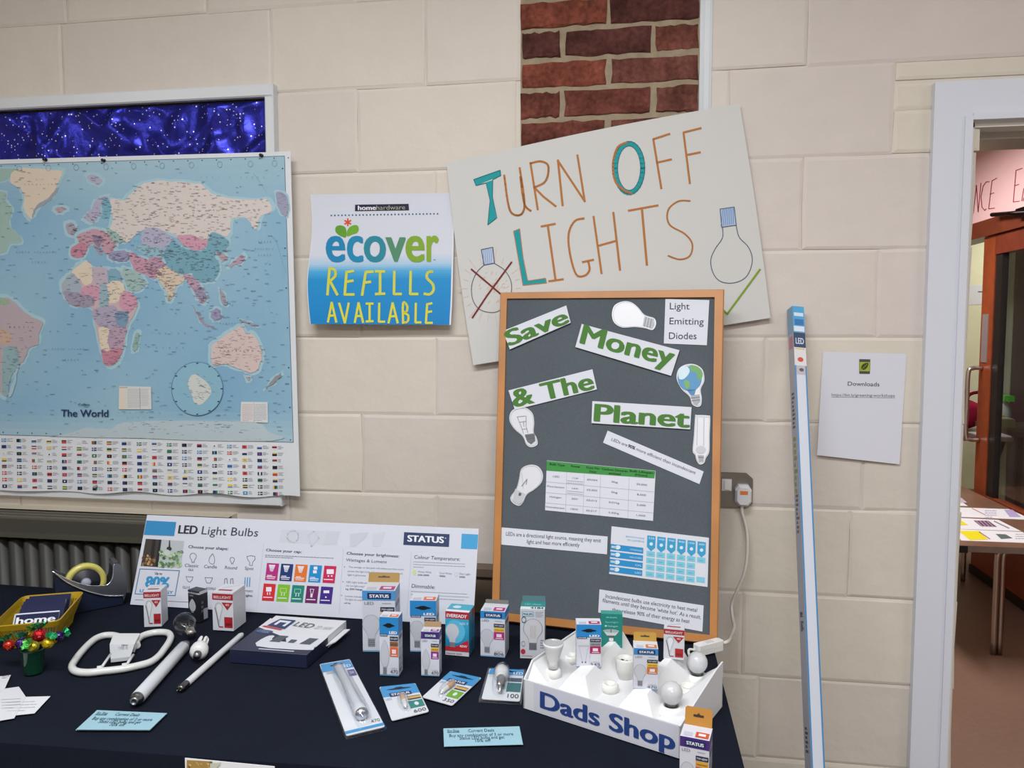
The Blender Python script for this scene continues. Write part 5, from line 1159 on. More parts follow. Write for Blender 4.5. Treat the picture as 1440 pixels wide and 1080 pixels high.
def status_art(band, logo=True, icons=(MAG, YEL), num='806', kind='gls', hang=False, led=True, rx=.25, side=None, top=True):
    def art(F, S, T):
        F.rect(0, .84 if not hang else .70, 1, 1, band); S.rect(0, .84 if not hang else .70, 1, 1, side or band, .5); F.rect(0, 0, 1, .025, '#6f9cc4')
        if hang:
            F.poly(sm2([(.18, .86), (.35, .885), (.42, .90), (.58, .90), (.65, .885), (.82, .86), (.65, .84), (.58, .825), (.42, .825), (.35, .84)], 2, True), '#15161c', 2.6)
            F.rect(0.03, .675, .42, .715, NVY, 2.4); tx(F, 'STATUS', .06, .39, .683, .024, '#dfe3ee', .04); tx(F, 'LED', .52, .93, .72, .045, '#eef0f6', .05); tx(F, 'LED', .0, .0001, .6, .01, WH)
        else:
            F.rect(.16, .868, .88, .965, NVY, 2.4); tx(F, 'STATUS', .22, .82, .89, .05, '#dfe3ee', .06); tx(F, 'LED', .07, .35, .775, .045, '#6b7488', .0); F.rect(.6, .79, .88, .797, '#7a7f8c', 2)
        yk = .66 if not hang else .60
        F.rect(.55, yk, .98, yk+.075, '#22263c', 2); tx(F, '7W=60W', .58, .95, yk+.02, .035, '#cfd2de', .02)
        F.rect(.55, yk-.095, .98, yk-.012, icons[1], 2); tx(F, 'WARM WHITE', .58, .95, yk-.07, .022, '#5a4420', .02)
        F.rect(.55, yk-.27, .98, yk-.105, icons[0], 2); F.rect(.66, yk-.215, .87, yk-.145, '#ead9e6', 3); F.rect(.62, yk-.25, .92, yk-.235, '#ead9e6', 3)
        tx(F, num, .56, .96, .045, .065, '#4a4d58', .0); tx(F, 'LUMENS', .6, .92, .125, .018, '#8a8d98', 0)
        bulb_print(F, .27, .40 if kind == 'gls' else .37, rx, .20 if kind == 'gls' else .24, kind=kind)
        if top: T.rect(.5, .08, .95, .5, icons[0], 1.5); T.rect(.6, .2, .85, .38, '#ead9e6', 2.5); T.rect(.1, .1, .4, .4, '#b9bccb', 1.5)
        for i in range(4): S.rect(.15, .15+i*.13, .85-.1*(i % 2), .17+i*.13, '#a9adbb', 1.5)
        S.rect(.15, .7-(.1 if hang else 0), .8, .78-(.1 if hang else 0), '#55607c', 1.5)
        S.rect(.2, .05, .6, .11, '#8d909c', 1.5)
    return art
def belli(F, S, T):
    F.rect(0, .80, 1, .965, '#a32430'); tx(F, 'BELLIGHT', .08, .92, .84, .07, '#e3c9cc', .03); F.poly([(.45, .74), (.98, .74), (.72, .54)], '#a8272f', 2); tx(F, '40', .62, .82, .655, .055, '#e0c4c6', .03)
    F.poly(sm2([(.12, .62), (.15, .70), (.3, .74), (.45, .70), (.5, .6), (.42, .42), (.36, .28), (.3, .12), (.24, .28), (.16, .45)], 3, True), '#b9bbc3', 1.5); F.poly(sm2([(.2, .60), (.24, .67), (.34, .7), (.43, .66), (.46, .58), (.38, .42), (.34, .3), (.29, .3), (.25, .45)], 3, True), '#dadce2', 2.2)
    F.line([(.12, .6), (.2, .42), (.3, .1)], .03, '#44464f', 2.6, asp=2); F.rect(.56, .08, .96, .36, '#a8272f', 2); F.rect(.62, .14, .9, .2, '#7f1c24', 3); F.rect(.3, .08, .5, .11, '#a8272f', 2)
    T.rect(.15, .2, .8, .35, '#a32430', 1.2); T.line([(.2, .5), (.8, .9)], .03, '#b5b7bf', 1.2); S.line([(0, .93), (1, .93)], .006, '#9a9ca6', 1)
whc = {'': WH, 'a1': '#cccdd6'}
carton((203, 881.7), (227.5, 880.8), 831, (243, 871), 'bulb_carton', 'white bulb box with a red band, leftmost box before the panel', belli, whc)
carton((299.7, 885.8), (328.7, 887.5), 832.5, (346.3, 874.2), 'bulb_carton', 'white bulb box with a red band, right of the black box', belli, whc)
def blk(F, S, T):
    F.rect(0, .90, 1, 1, '#c9cbd4'); tx(F, 'BELLIGHT', .08, .92, .925, .045, '#2a2c34', .03); S.rect(0, .9, 1, 1, '#bfc1ca', .8); F.rect(0, .955, 1, 1, '#23252c', 1.5)
    tx(F, 'LED', .15, .5, .82, .035, '#c9cbd4', .0); bulb_print(F, .38, .52, .26, .20, '#b4b6bf', '#d5d7de', '#9a9ca6', 'candle', .05); T.rect(.1, .1, .9, .9, '#30323a', 1)
    for i in range(3): S.rect(.2, .3+i*.14, .45, .38+i*.14, '#5c5e68', 1.5)
    S.rect(.45, .05, .95, .4, '#9d9fa9', 1.6)
carton((265.5, 872), (281.3, 875.5), 829.5, (290.5, 870), 'bulb_carton', 'slim black candle bulb box between the two red-banded boxes', blk, {'': '#1e2027', 'c1': '#2a2c33'})
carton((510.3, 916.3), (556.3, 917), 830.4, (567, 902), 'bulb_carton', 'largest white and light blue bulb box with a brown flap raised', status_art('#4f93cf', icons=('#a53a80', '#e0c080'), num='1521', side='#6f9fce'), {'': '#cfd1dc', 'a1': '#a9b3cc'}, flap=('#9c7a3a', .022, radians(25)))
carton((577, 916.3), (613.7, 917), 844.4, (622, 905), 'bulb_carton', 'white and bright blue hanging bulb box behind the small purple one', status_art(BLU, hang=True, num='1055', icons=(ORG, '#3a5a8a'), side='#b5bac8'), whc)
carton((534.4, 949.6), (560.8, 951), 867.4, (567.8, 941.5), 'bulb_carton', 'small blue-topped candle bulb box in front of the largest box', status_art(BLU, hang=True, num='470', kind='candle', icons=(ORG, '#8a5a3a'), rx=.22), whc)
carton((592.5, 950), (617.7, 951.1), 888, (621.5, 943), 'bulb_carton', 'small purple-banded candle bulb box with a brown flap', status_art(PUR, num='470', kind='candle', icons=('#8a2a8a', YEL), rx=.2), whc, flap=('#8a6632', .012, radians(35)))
def ever(F, S, T):
    F.rect(0, .84, 1, 1, '#b52438'); tx(F, 'EVEREADY', .05, .93, .875, .075, '#ecdfe4', .05, sh=.15)
    n = 12
    for i in range(n): F.rect(0, .1+.74*i/n, 1, .1+.74*(i+1)/n, lerpc('#157fae', '#3fa9cf', i/n), 1)
    F.ell(.42, .55, .42, .27, '#5dbbdd', 1.4, 20); F.poly([(0, .1), (0, .2), (.5, .22), (.97, .38), (1, .1)], '#bd2a35', 1.8)
    tx(F, 'LED 7', .62, .97, .72, .05, '#d4ecf5', .02); bulb_print(F, .3, .50, .27, .22, '#c9cdd8', '#8fb0c4', '#8d8f98', caph=.1); tx(F, '40W', .6, .93, .2, .055, '#ecdfe4', .02); F.rect(0, 0, 1, .09, '#d0d2da', 2); tx(F, 'MAXI 470', .05, .7, .025, .03, '#8d3a44', .02)
    S.rect(0, .3, 1, 1, '#2d7f9f', 1); S.rect(.0, .0, 1, .3, '#2a5f7a', 1); S.rect(.55, .82, 1, 1, '#8a2a38', 1.4); T.rect(.0, .0, 1, .25, '#e3e0e6', 1); T.rect(0, .25, 1, 1, '#38a3be', 1); T.ell(.35, .6, .18, .18, '#c9d9e2', 2)
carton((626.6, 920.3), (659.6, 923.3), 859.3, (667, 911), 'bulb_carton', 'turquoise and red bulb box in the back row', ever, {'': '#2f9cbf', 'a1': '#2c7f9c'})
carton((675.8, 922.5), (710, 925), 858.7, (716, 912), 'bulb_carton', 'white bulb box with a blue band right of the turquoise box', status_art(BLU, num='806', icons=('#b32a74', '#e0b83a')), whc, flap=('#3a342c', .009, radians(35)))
def phil(F, S, T):
    F.rect(.08, .86, .55, .96, '#6f93a6', 1.2); F.rect(.1, .87, .53, .95, '#c9d6de', 2); tx(F, 'PHILIPS', .12, .51, .89, .04, '#3a6c8c', .03); F.greek = F.greek
    for i in range(4): F.rect(.62, .95-i*.03, .95-.06*(i % 2), .958-i*.03, '#a3a0b2', 2)
    F.ring(.15, .79, .09, .06, .02, '#3d6a70', 2, 12); bulb_print(F, .52, .55, .36, .25, '#cbcbd0', '#8b8c93', '#6f717a', caph=.13)
    for x in (.42, .48, .56, .62): F.line([(x, .42), (x+.02, .68)], .012, '#b39f7c', 3, asp=1.6)
    for i in range(4): F.rect(.82, .22+i*.05, .97, .24+i*.05, '#8d909c', 2)
    F.ell(.12, .14, .1, .055, '#b5343e', 2, 10); F.rect(.05, .05, .5, .06, '#b98a70', 2); F.ring(.13, .3, .07, .05, .015, '#8d909c', 2, 10)
    T.rect(0, 0, 1, .33, '#dfe6e8', 1); tx(T, '4184', .4, .95, .08, .2, '#2a5a60', .04, 2); T.rect(0, .33, 1, 1, '#2f8a8c', 1); tx(T, 'LED classic', .15, .85, .5, .25, '#7fc0c4', .03, 2)
    for i in range(7): S.rect(.2, .15+i*.1, .8, .17+i*.1, '#8d9aa3', 1.5)
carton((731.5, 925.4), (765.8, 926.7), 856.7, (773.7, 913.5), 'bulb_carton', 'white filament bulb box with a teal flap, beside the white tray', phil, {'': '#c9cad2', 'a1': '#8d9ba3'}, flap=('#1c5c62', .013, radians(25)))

# ================================================================== WHITE BULB TRAY
p0, p1, pb_ = tab(736, 995.5), tab(956, 1067), tab(1021, 995)
ux = (p1-p0); TW = ux.length; ux.normalize(); un = Vector((-ux.y, ux.x, 0))
if un.y < 0: un = -un
TD = (pb_-p1).dot(un); 
HW = hit(735, 935, p0, un).z-TZ; HF = hit(759, 962, p0, un).z-TZ-.0
tray = thing('bulb_tray', p0+ux*TW/2+un*TD/2, 'white card tray of lamp holders with blue lettering on its front', 'tray')
tray.location.z = TZ
def TP(x, y, z): return p0+ux*x+un*y+Vector((0, 0, z))
WC = '#dcdde3'; tk = .003
mb = MB(); mb.box(TP(0, 0, 0), ux*TW, un*tk, (0, 0, HF), WC)
fr = Frame(mb, lambda x, y, l: p0+ux*(x*TW)+Vector((0, 0, y*HF))-un*l, 1)
fr.rect(.075, .04, .985, .97, '#d0d1de', 1); hcap = .62
fr.text('Dads Shop', (.12, .22), (.975, .22), 1, '#2b4584', 3, .036, up=(0, .56))
mb.build('front_panel', CARD, tray)
fl0 = HF-.010
mb = MB(); mb.box(TP(tk, tk, fl0-.002), ux*(TW-2*tk), un*(TD-2*tk), (0, 0, .002), '#e0e0e2'); mb.build('deck', CARD, tray)
def wallp(x, th):
    P = [(0, 0), (TD, 0), (TD, HW), (.03, HW), (0, HF)] if x < TW/2 else [(0, 0), (TD, 0), (TD, HW*1.05), (TD*.82, HW*1.02), (0, HF)]
    mb = MB(); mb.prism([TP(x, y, z) for y, z in P], ux, th, WC); return mb
wallp(tk, tk).build('side_wall', CARD, tray); wallp(TW, tk).build('side_wall', CARD, tray)
mb = MB(); mb.box(TP(0, TD-tk, 0), ux*TW, un*tk, (0, 0, HF), WC); mb.build('back_panel', CARD, tray)
def ridge(xc, w0=.075, w1=.028, hr=HW-.004):
    mb = MB(); y0, y1, y2 = .006, .03, TD-.004
    ys = [(y0, fl0, w0, w0), ]
    A = [TP(xc-w0/2, y0, fl0), TP(xc+w0/2, y0, fl0), TP(xc+w1/2, y1, hr), TP(xc-w1/2, y1, hr)]
    w2 = w0*1.15; B = [TP(xc-w2/2, y2, fl0), TP(xc+w2/2, y2, fl0), TP(xc+.003, y2, hr+.022), TP(xc-.003, y2, hr+.022)]
    mb.mesh(A+B, [(0, 1, 2, 3), (1, 5, 6, 2), (3, 2, 6, 7), (4, 0, 3, 7), (5, 4, 7, 6)], '#e2e2e4', False); mb.build('ridge', CARD, tray)
def tx_at(px, py, z):   # tray x, y of a pixel at height z
    p = tab(px, py, z)-p0; return p.dot(ux), p.dot(un)
rx_1 = tx_at(803, 975, HF-.0)[0]; rx_2 = tx_at(888, 1003, HF)[0]
ridge(rx_1); ridge(rx_2)
for xs, (s, w_) in ((0, (1, .035)), (TW, (-1, .05))):  # sloping inner flanks of the side walls
    mb = MB(); a_, b_ = xs+s*.0035, xs+s*w_
    hA = HW-.005 if s > 0 else HF+(HW-HF)*.03/(TD*.82)
    mb.mesh([TP(a_, .03, hA), TP(a_, TD-.004, HW-.003), TP(b_, TD-.004, fl0), TP(b_, .03, fl0), TP(a_, .006, fl0)], [(0, 1, 2, 3), (0, 3, 4)] if s > 0 else [(3, 2, 1, 0), (4, 3, 0)], '#e0e0e2', False); mb.build('flank', CARD, tray)
for sxx in (.14, .46, .78): mb = MB(); mb.box(TP(TW*sxx, .004, fl0+.0002), ux*.02, un*.0025, (0, 0, .0004), '#4a3c3a'); mb.build('slot', CARD, tray)
# lamp holders
def holder(px, py, kind, label, bulb=None):
    x, y = tx_at(px, py, fl0); o = TP(x, y, fl0); c = '#e3e2dd'
    t = thing('lamp_holder', o, label, 'lamp holder')
    mb = MB()
    if kind == 'ring': mb.lathe(o, NZ, [(0, 0), (.026, 0), (.026, .004), (.021, .006), (.020, .011), (.0165, .014), (.0135, .014), (.0125, .004), (0, .003)], 24, c)
    elif kind == 'small': mb.lathe(o, NZ, [(0, 0), (.0155, 0), (.016, .012), (.013, .016), (.009, .016), (.008, .008), (0, .007)], 20, c)
    elif kind == 'tall': mb.lathe(o, NZ, [(0, 0), (.017, 0), (.0185, .036), (.018, .039), (.015, .0395), (.0148, .034), (0, .033)], 22, c)
    mb.build('body', WHITEP, t)
    if kind == 'tall':
        mb = MB()
        for s in (-.006, .005): mb.box(o+ux*(s-.003)+un*-.002+NZ*.0332, ux*.006, un*.004, NZ*.001, '#4b4a3c')
        mb.build('contact', METAL, t)
    if kind == 'ring':
        mb = MB(); mb.lathe(o+NZ*.0032, NZ, [(0, 0), (.009, 0), (.009, .001), (0, .0012)], 12, '#8a857c'); mb.build('contact', METAL, t)
    return o
o1 = holder(778, 951, 'small', 'small white lamp holder under the reflector bulb, front left of the tray')
holder(803, 931, 'small', 'small white lamp holder behind the reflector bulb')
holder(858, 972, 'small', 'empty low white lamp holder at the front of the middle valley')
holder(879, 952, 'tall', 'empty tall white lamp holder behind the low one in the middle valley')
o5 = holder(944, 1002, 'ring', 'round white lamp holder under the front frosted bulb')
holder(968, 974, 'ring', 'empty round white lamp holder between the two frosted bulbs')
o7 = holder(980, 957, 'ring', 'round white lamp holder under the rear frosted bulb')
# reflector bulb
t = thing('reflector_bulb', o1+NZ*.0165, 'white cone-shaped reflector bulb standing in the tray front left', 'bulb')
o = o1+NZ*.0168
mb = MB(); mb.lathe(o, NZ, [(0, 0), (.0088, 0), (.009, .012), (.0115, .018), (.0135, .024), (.0198, .044), (.0208, .048), (.0208, .051), (.0192, .0515)], 28, '#dfdfe0'); mb.build('body', WHITEP, t)
mb = MB(); mb.lathe(o+NZ*.0485, NZ, [(.0194, .003), (.0185, .0005), (.015, 0), (0, .0004)], 28, '#c4c8c8'); mb.build('lens', FROST, t)
for oo, px, py, lb in ((o5, 944, 968, 'frosted golf ball bulb in the front right holder of the tray'), (o7, 980, 933, 'frosted golf ball bulb in the rear right holder of the tray')):
    b0 = oo+NZ*.0142; t = thing('golf_ball_bulb', b0, lb, 'bulb')
    mb = MB(); mb.lathe(b0, NZ, [(0, -.008), (.0115, -.008), (.0115, .004), (.0125, .006)], 20, '#7c7d80'); mb.build('cap', METAL, t)
    mb = MB(); mb.lathe(b0+NZ*.005, NZ, [(.0118, 0), (.0132, .002), (.0165, .006), (.0190, .0115), (.0199, .0175), (.0190, .0240), (.0160, .0300), (.0110, .0345), (.0055, .0368), (0, .0374)], 28, '#dddee2'); mb.build('globe', FROST, t)

# cartons standing on the tray
ZR = HW-.004
cb1 = status_art(BLU, hang=True, num='345', icons=('#a8205a', '#8f939c'), rx=.2)
def gu(F, S, T):
    cb1(F, S, T); F.rect(0.02, .03, .53, .66, '#d0d2dc', 3.4); F.line([(.1, .5), (.2, .25), (.25, .12)], .02, '#b4b6c4', 4, asp=2); F.line([(.48, .5), (.4, .25), (.36, .12)], .02, '#b4b6c4', 4, asp=2); F.ell(.24, .13, .03, .02, '#55585f', 4.4, 8); F.ell(.37, .13, .03, .02, '#55585f', 4.4, 8); F.rect(.08, .49, .5, .53, '#bcbecb', 4)
carton((810.4, 938.5), (845.2, 938.9), 878, None, 'bulb_carton', 'blue-topped spotlight box standing on the first ridge of the tray', gu, whc, h0=ZR, depth=.032)
def teal(F, S, T):
    tx(F, 'PHILIPS', .25, .75, .88, .04, '#8fd0cc', .02); tx(F, 'Spotlight', .2, .8, .74, .045, '#8fd0cc', .0); tx(F, 'Halogen', .3, .78, .62, .05, '#a9dcd8', .0); F.ell(.22, .645, .05, .03, '#a9dcd8', 3, 8)
    F.poly([(.1, .5), (.85, .5), (.68, .36), (.28, .36)], '#c6cfcf', 2); F.ell(.47, .5, .38, .05, '#9fb0b0', 2.4); F.poly([(.32, .36), (.64, .36), (.6, .29), (.38, .29)], '#55605f', 3); F.rect(.38, .2, .58, .29, '#d9dcdc', 3); F.poly([(.42, .2), (.56, .2), (.52, .14), (.45, .14)], '#c3c7c7', 3); F.line([(.47, .46), (.47, .54)], .03, '#5d3a34', 4); F.rect(.7, .06, .95, .07, '#8fd0cc', 2)
carton((845, 910), (875, 911), 863, None, 'bulb_carton', 'teal halogen spotlight box behind the blue-topped box on the tray', teal, {'': '#1c8076', 'c1': '#2a9488'}, h0=ZR+.004, depth=.02)
carton((890.7, 968.9), (924.9, 970.7), 911, None, 'bulb_carton', 'white and light blue bulb box with a yellow flap standing in the tray', status_art('#3c86c4', num='470', icons=('#c4763a', '#e0b83a'), rx=.23), {'': '#cfd1dc', 'c0': '#5fa3d4'}, h0=ZR, depth=.034, flap=('#b08a3c', .016, radians(15)))
carton((933, 925.5), (961.8, 928.4), 882.5, (927, 917), 'bulb_carton', 'white bulb box with a red band on the tray near the flex', belli, {'': '#cdced5', 'a0': '#a9aab3'}, h0=ZR+.015, depth=.03, side='a0')
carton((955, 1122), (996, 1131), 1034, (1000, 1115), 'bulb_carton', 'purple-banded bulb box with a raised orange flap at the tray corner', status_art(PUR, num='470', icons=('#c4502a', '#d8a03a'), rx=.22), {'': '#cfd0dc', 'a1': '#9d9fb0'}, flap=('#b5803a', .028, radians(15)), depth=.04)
# ================================================================== LAMPS LYING ON THE CLOTH
def k5(x, y, h=0): return tab(90+x/5.333, 860+y/5.333, h)
# butterfly shaped tube lamp
r_ = .0078
pts = [(425, 262), (440, 225), (420, 195), (370, 178), (300, 180), (235, 205), (180, 250), (125, 310), (80, 370), (60, 415), (90, 448), (180, 458), (300, 446), (440, 430), (560, 405), (650, 378), (710, 335), (750, 285), (790, 225), (800, 185), (775, 160), (710, 155), (640, 165), (580, 188), (545, 225), (548, 255)]
P3 = smooth([k5(x, y, r_) for x, y in pts], 5)
t = thing('butterfly_lamp', k5(430, 300), 'flat butterfly-shaped white fluorescent lamp lying on the navy cloth', 'lamp'); t.location.z = TZ
mb = MB(); mb.tube(P3, r_, 12, '#d6d7d6'); mb.build('glass_tube', TUBEW, t)
b = [k5(375, 232), k5(572, 232), k5(530, 318), k5(345, 318)]; b2 = [k5(345, 318), k5(530, 318), k5(500, 378), k5(352, 395)]
mb = MB(); hgt = .022
mb.prism([p+NZ*hgt for p in b], NZ, hgt-.004, '#dfe0e2'); mb.mesh([p+NZ*hgt for p in b[2:]]+[p+NZ*.012 for p in b2[2:]]+[p+NZ*.004 for p in b2[2:]], [(0, 2, 3, 1), (2, 4, 5, 3)] if 0 else [(1, 0, 2, 3), (3, 2, 4, 5)], '#c6c8cc', False)
mb.build('cap_block', WHITEP, t)
f = Frame(MB(), lambda x, y, l: k5(x, y, hgt+l), -1); f.text('28W', (430, 258), (480, 258), 12, '#5a5c64', 2); f.text('2700K 4P', (405, 274), (478, 274), 10, '#6a6c74', 2); f.mb.build('lettering', PAPER, t)
for (x0, y0, x1, y1) in ((350, 320, 268, 440), (520, 325, 455, 420)):
    mb = MB(); mb.tube([k5(x0, y0, .014), k5((x0+x1)/2, (y0+y1)/2, .013), k5(x1, y1, .012)], .003, 8, '#dcdde0')
    c = k5(x1, y1, r_); d = (k5(x1+30, y1-5, r_)-c).normalized(); mb.tube([c-d*.005, c+d*.005], .0096, 14, '#dcdde0'); mb.build('clip', WHITEP, t)
def lathe_between(a, b, prof, m, parent, name, cols=None, seg=20, col='#ddd'):
    mb = MB(); mb.lathe(a, b-a, prof, seg, col, cols); return mb.build(name, m, parent)
# fat strip lamp
r1 = .0135; a, b = k5(545, 655, r1), k5(900, 262, r1); L = (b-a).length
t = thing('strip_lamp', (a+b)/2, 'thick white tube lamp with metal end caps, beside the butterfly-shaped lamp', 'lamp'); t.location.z = TZ
lathe_between(a, b, [(.010, 0), (r1, .006), (r1, L-.006), (.010, L)], TUBEW, t, 'glass_tube', col='#cdd0d6')
for (p, q, s) in ((a, b, 'near'), (b, a, 'far')):
    d = (p-q).normalized(); lathe_between(p-d*.004, p+d, [(.0128, 0), (.0132, .004), (.0115, .008), (.0085, .011), (.0085, .017), (.0045, .018), (.0045, .016), (0, .016)], METAL, t, 'end_cap', col='#8d8e93')
# thin strip lamp
r2 = .0072; a, b = k5(885, 570, r2), k5(1335, 172, r2); L = (b-a).length
t = thing('strip_lamp', (a+b)/2, 'thin white tube lamp with a dark cap at its near end', 'lamp'); t.location.z = TZ
lathe_between(a, b, [(.005, 0), (r2, .003), (r2, L-.01), (.006, L-.004), (.0048, L)], TUBEW, t, 'glass_tube', col='#cfd0d4')
d = (a-b).normalized(); lathe_between(a-d*.018, a+d, [(.0074, 0), (.0076, .016), (.0078, .022), (.0066, .026), (.0030, .027), (0, .026)], METAL, t, 'end_cap', col='#6d6c70')
mb = MB()
for s in (-.003, .003): q = d.cross(NZ).normalized()*s; mb.tube([a+d*.008+q, a+d*.014+q], .0009, 6, '#c9b98a')
mb.build('pin', METAL, t)
# compact energy saving bulb
o = k5(1003, 318, .019); d = (k5(1040, 230, .024)-o).normalized()
t = thing('energy_saving_bulb', o+d*.03, 'small white energy saving bulb with glass fingers, cap facing the viewer', 'bulb'); t.location.z = TZ
mb = MB(); mb.lathe(o, d, [(.0085, 0), (.0125, .001), (.0185, .007), (.0195, .016), (.0185, .024), (.0155, .032), (.012, .036), (0, .0365)], 24, '#dcdcdc'); mb.build('body', WHITEP, t)
mb = MB(); mb.lathe(o-d*.014, d, [(0, 0), (.004, 0), (.005, .002), (.0078, .003), (.0082, .006), (.0074, .007), (.0082, .009), (.0085, .016)], 18, '#77787c'); mb.build('cap', METAL, t)
q = d.cross(NZ).normalized(); w_ = q.cross(d).normalized()
for k in range(3):
    an = k*pi*2/3+.4; c1 = o+d*.035+(q*cos(an)+w_*sin(an))*.0078; tt_ = (q*-sin(an)+w_*cos(an))*.0042
    mb = MB(); mb.tube(smooth([c1-tt_, c1-tt_+d*.022, c1-tt_*.7+d*.028, c1+tt_*.7+d*.028, c1+tt_+d*.022, c1+tt_], 4), .0034, 10, '#e6e6e6'); mb.build('glass_finger', TUBEW, t)
# clear filament bulb
o = tab(270.5, 893, .012); tip = tab(248, 861, .03); d = (tip-o).normalized(); d = Vector((d.x, d.y, .16)).normalized()
t = thing('filament_bulb', tab(259, 878), 'clear glass filament bulb lying in front of the boxes', 'bulb')
mb = MB(); mb.lathe(o, d, [(0, 0), (.004, 0), (.0085, .003), (.0105, .005), (.0105, .018), (.0115, .020)], 20, '#a9a6a0'); mb.build('cap', METAL, t)
mb = MB(); mb.lathe(o+d*.019, d, [(.0112, 0), (.0125, .006), (.0185, .016), (.0245, .029), (.0262, .040), (.0245, .052), (.018, .062), (.009, .0675), (0, .069)], 28, '#ffffff'); ob = mb.build('globe', CLEAR, t)
mb = MB(); mb.lathe(o+d*.019, d, [(.008, 0), (.005, .01), (.003, .024), (0, .026)], 12, '#c6cacc')
q = d.cross(NZ).normalized()
for s in (-1, 1): mb.tube([o+d*.036+q*s*.002, o+d*.06+q*s*.010], .0006, 5, '#9b9da0')
mb.tube([o+d*.06-q*.010, o+d*.062, o+d*.06+q*.010], .0005, 5, '#7f7568'); mb.build('filament', METAL, t)

# ================================================================== FLAT LED LAMP CARTON
hB = .03; zt = TZ+hB
def tb_(px, py): return hit(px, py, Vector((0, 0, zt)), NZ)
c0, c1_, c2_, c3_ = tb_(386, 865), tb_(486, 875), tb_(431, 921), tb_(323, 913)    # back left, back right, front right, front left
t = thing('lamp_carton', (c0+c2_)/2, 'flat white and navy lamp carton lying open-ended on the cloth', 'box'); t.location.z = TZ
def bl_(u, v): return c3_*(1-u)*(1-v)+c2_*u*(1-v)+c1_*u*v+c0*(1-u)*v
def hull(mb, q4, z0, z1, cols):
    P = [Vector((p.x, p.y, z0)) for p in q4]+[Vector((p.x, p.y, z1)) for p in q4]
    mb.mesh(P, [(4, 5, 6, 7), (0, 1, 5, 4), (1, 2, 6, 5), (2, 3, 7, 6), (3, 0, 4, 7), (3, 2, 1, 0)], cols, False)
mb = MB(); hull(mb, [bl_(.02, .02), bl_(.98, .02), bl_(.98, 1.06), bl_(.02, 1.0)], TZ+.001, zt-.001, ['#dcdde2']*6)
hull(mb, [bl_(.99, .45), bl_(1.06, .6), bl_(1.06, 1.0), bl_(.99, .98)], TZ+.012, TZ+.014, ['#dcdde2']*6); mb.build('inner_box', CARD, t)
mb = MB(); N1, N2 = '#222741', '#1a1f36'
hull(mb, [bl_(0, 0), bl_(1, 0), bl_(1, .52), bl_(0, .9)], TZ+.0005, zt, ['#d9dae1', N1, '#20243c', N2, N1, N1])
f = Frame(mb, lambda x, y, l: Vector((bl_(x, y).x, bl_(x, y).y, zt+l)), 1)
f.poly([(0, 0), (1, 0), (1, .22), (.62, .22), (.5, .40), (0, .62)], N1, 1); f.poly(sm2([(.28, .12), (.95, .12), (.99, .2), (.97, .38), (.9, .42), (.86, .3), (.4, .3), (.34, .42), (.25, .38)], 3, True), '#d3d5dd', 2)
f.poly([(.36, .26), (.5, .26), (.52, .44), (.4, .44)], '#4b4e5a', 3); f.poly([(.6, .27), (.68, .27), (.68, .36), (.6, .36)], '#4b4e5a', 3); f.poly([(.76, .26), (.9, .26), (.92, .44), (.8, .44)], '#4b4e5a', 3)
f.poly([(.08, .68), (.36, .62), (.36, .9), (.14, .9)], '#1f3568', 3); f.poly([(.15, .72), (.19, .71), (.2, .80), (.29, .80), (.28, .70), (.32, .69), (.33, .85), (.16, .86)], '#dfe2ea', 4); f.poly([(.03, .64), (.32, .58), (.34, .61), (.06, .67)], '#c0392f', 4)
f.text('LED', (.40, .74), (.66, .72), 1, '#565a68', 3, 0, up=(.02, .13)); f.text('2D 16W', (.70, .72), (.92, .72), 1, '#a9adb8', 3, 0, up=(.02, .09)); f.text('2700K', (.05, .50), (.22, .47), 1, '#8d92a6', 3, 0, up=(.01, .06)); f.poly(sm2([(.02, .52), (.1, .56), (.25, .54), (.22, .46), (.08, .47)], 3, True), '#33497d', 2.2); f.line([(.35, .06), (.8, .06)], .022, '#c9ccd8', 2)
mb.build('sleeve', CARD, t)

# ================================================================== BLISTER PACKS
def blister(Q, label, parts, h=.004, name='blister_pack', rim=True, thick=.0008, tilt=.004):
    t = thing(name, (tab(*Q[0], h)+tab(*Q[2], h))/2, label, 'lamp pack'); t.location.z = TZ
    Z = lambda l: TZ+h+l
    c = [hit(x, y, Vector((0, 0, TZ+h)), NZ) for x, y in Q]
    def bl(u, v): return c[0]*(1-u)*(1-v)+c[1]*u*(1-v)+c[2]*u*v+c[3]*(1-u)*v
    f = Frame(MB(), lambda x, y, l: bl(x, y)+NZ*l, -1)
    R = .06; asp = (c[1]-c[0]).length/(c[3]-c[0]).length
    out = []
    for (cx, cy, a0) in ((R, R*asp, pi), (1-R, R*asp, 1.5*pi), (1-R, 1-R*asp, 0), (R, 1-R*asp, .5*pi)):
        for k in range(4): a = a0+k*pi/6; out.append((cx+R*cos(a), cy+R*asp*sin(a)))
    f.mb.prism([bl(*p) for p in out], NZ, thick+.0006, '#d3d6dd')
    parts['art'](f, out); f.mb.build('backing_card', GLOSSP, t)
    if 'lamp' in parts: parts['lamp'](t, bl, Z)
    return t, bl
def hang_hole(f, y=.07, x=.5, s=1, c='#14171f'): f.poly(sm2([(x-.22*s, y), (x-.08*s, y-.012*s), (x-.05*s, y-.028*s), (x+.05*s, y-.028*s), (x+.08*s, y-.012*s), (x+.22*s, y), (x+.08*s, y+.014*s), (x-.08*s, y+.014*s)], 2, True), c, 3)
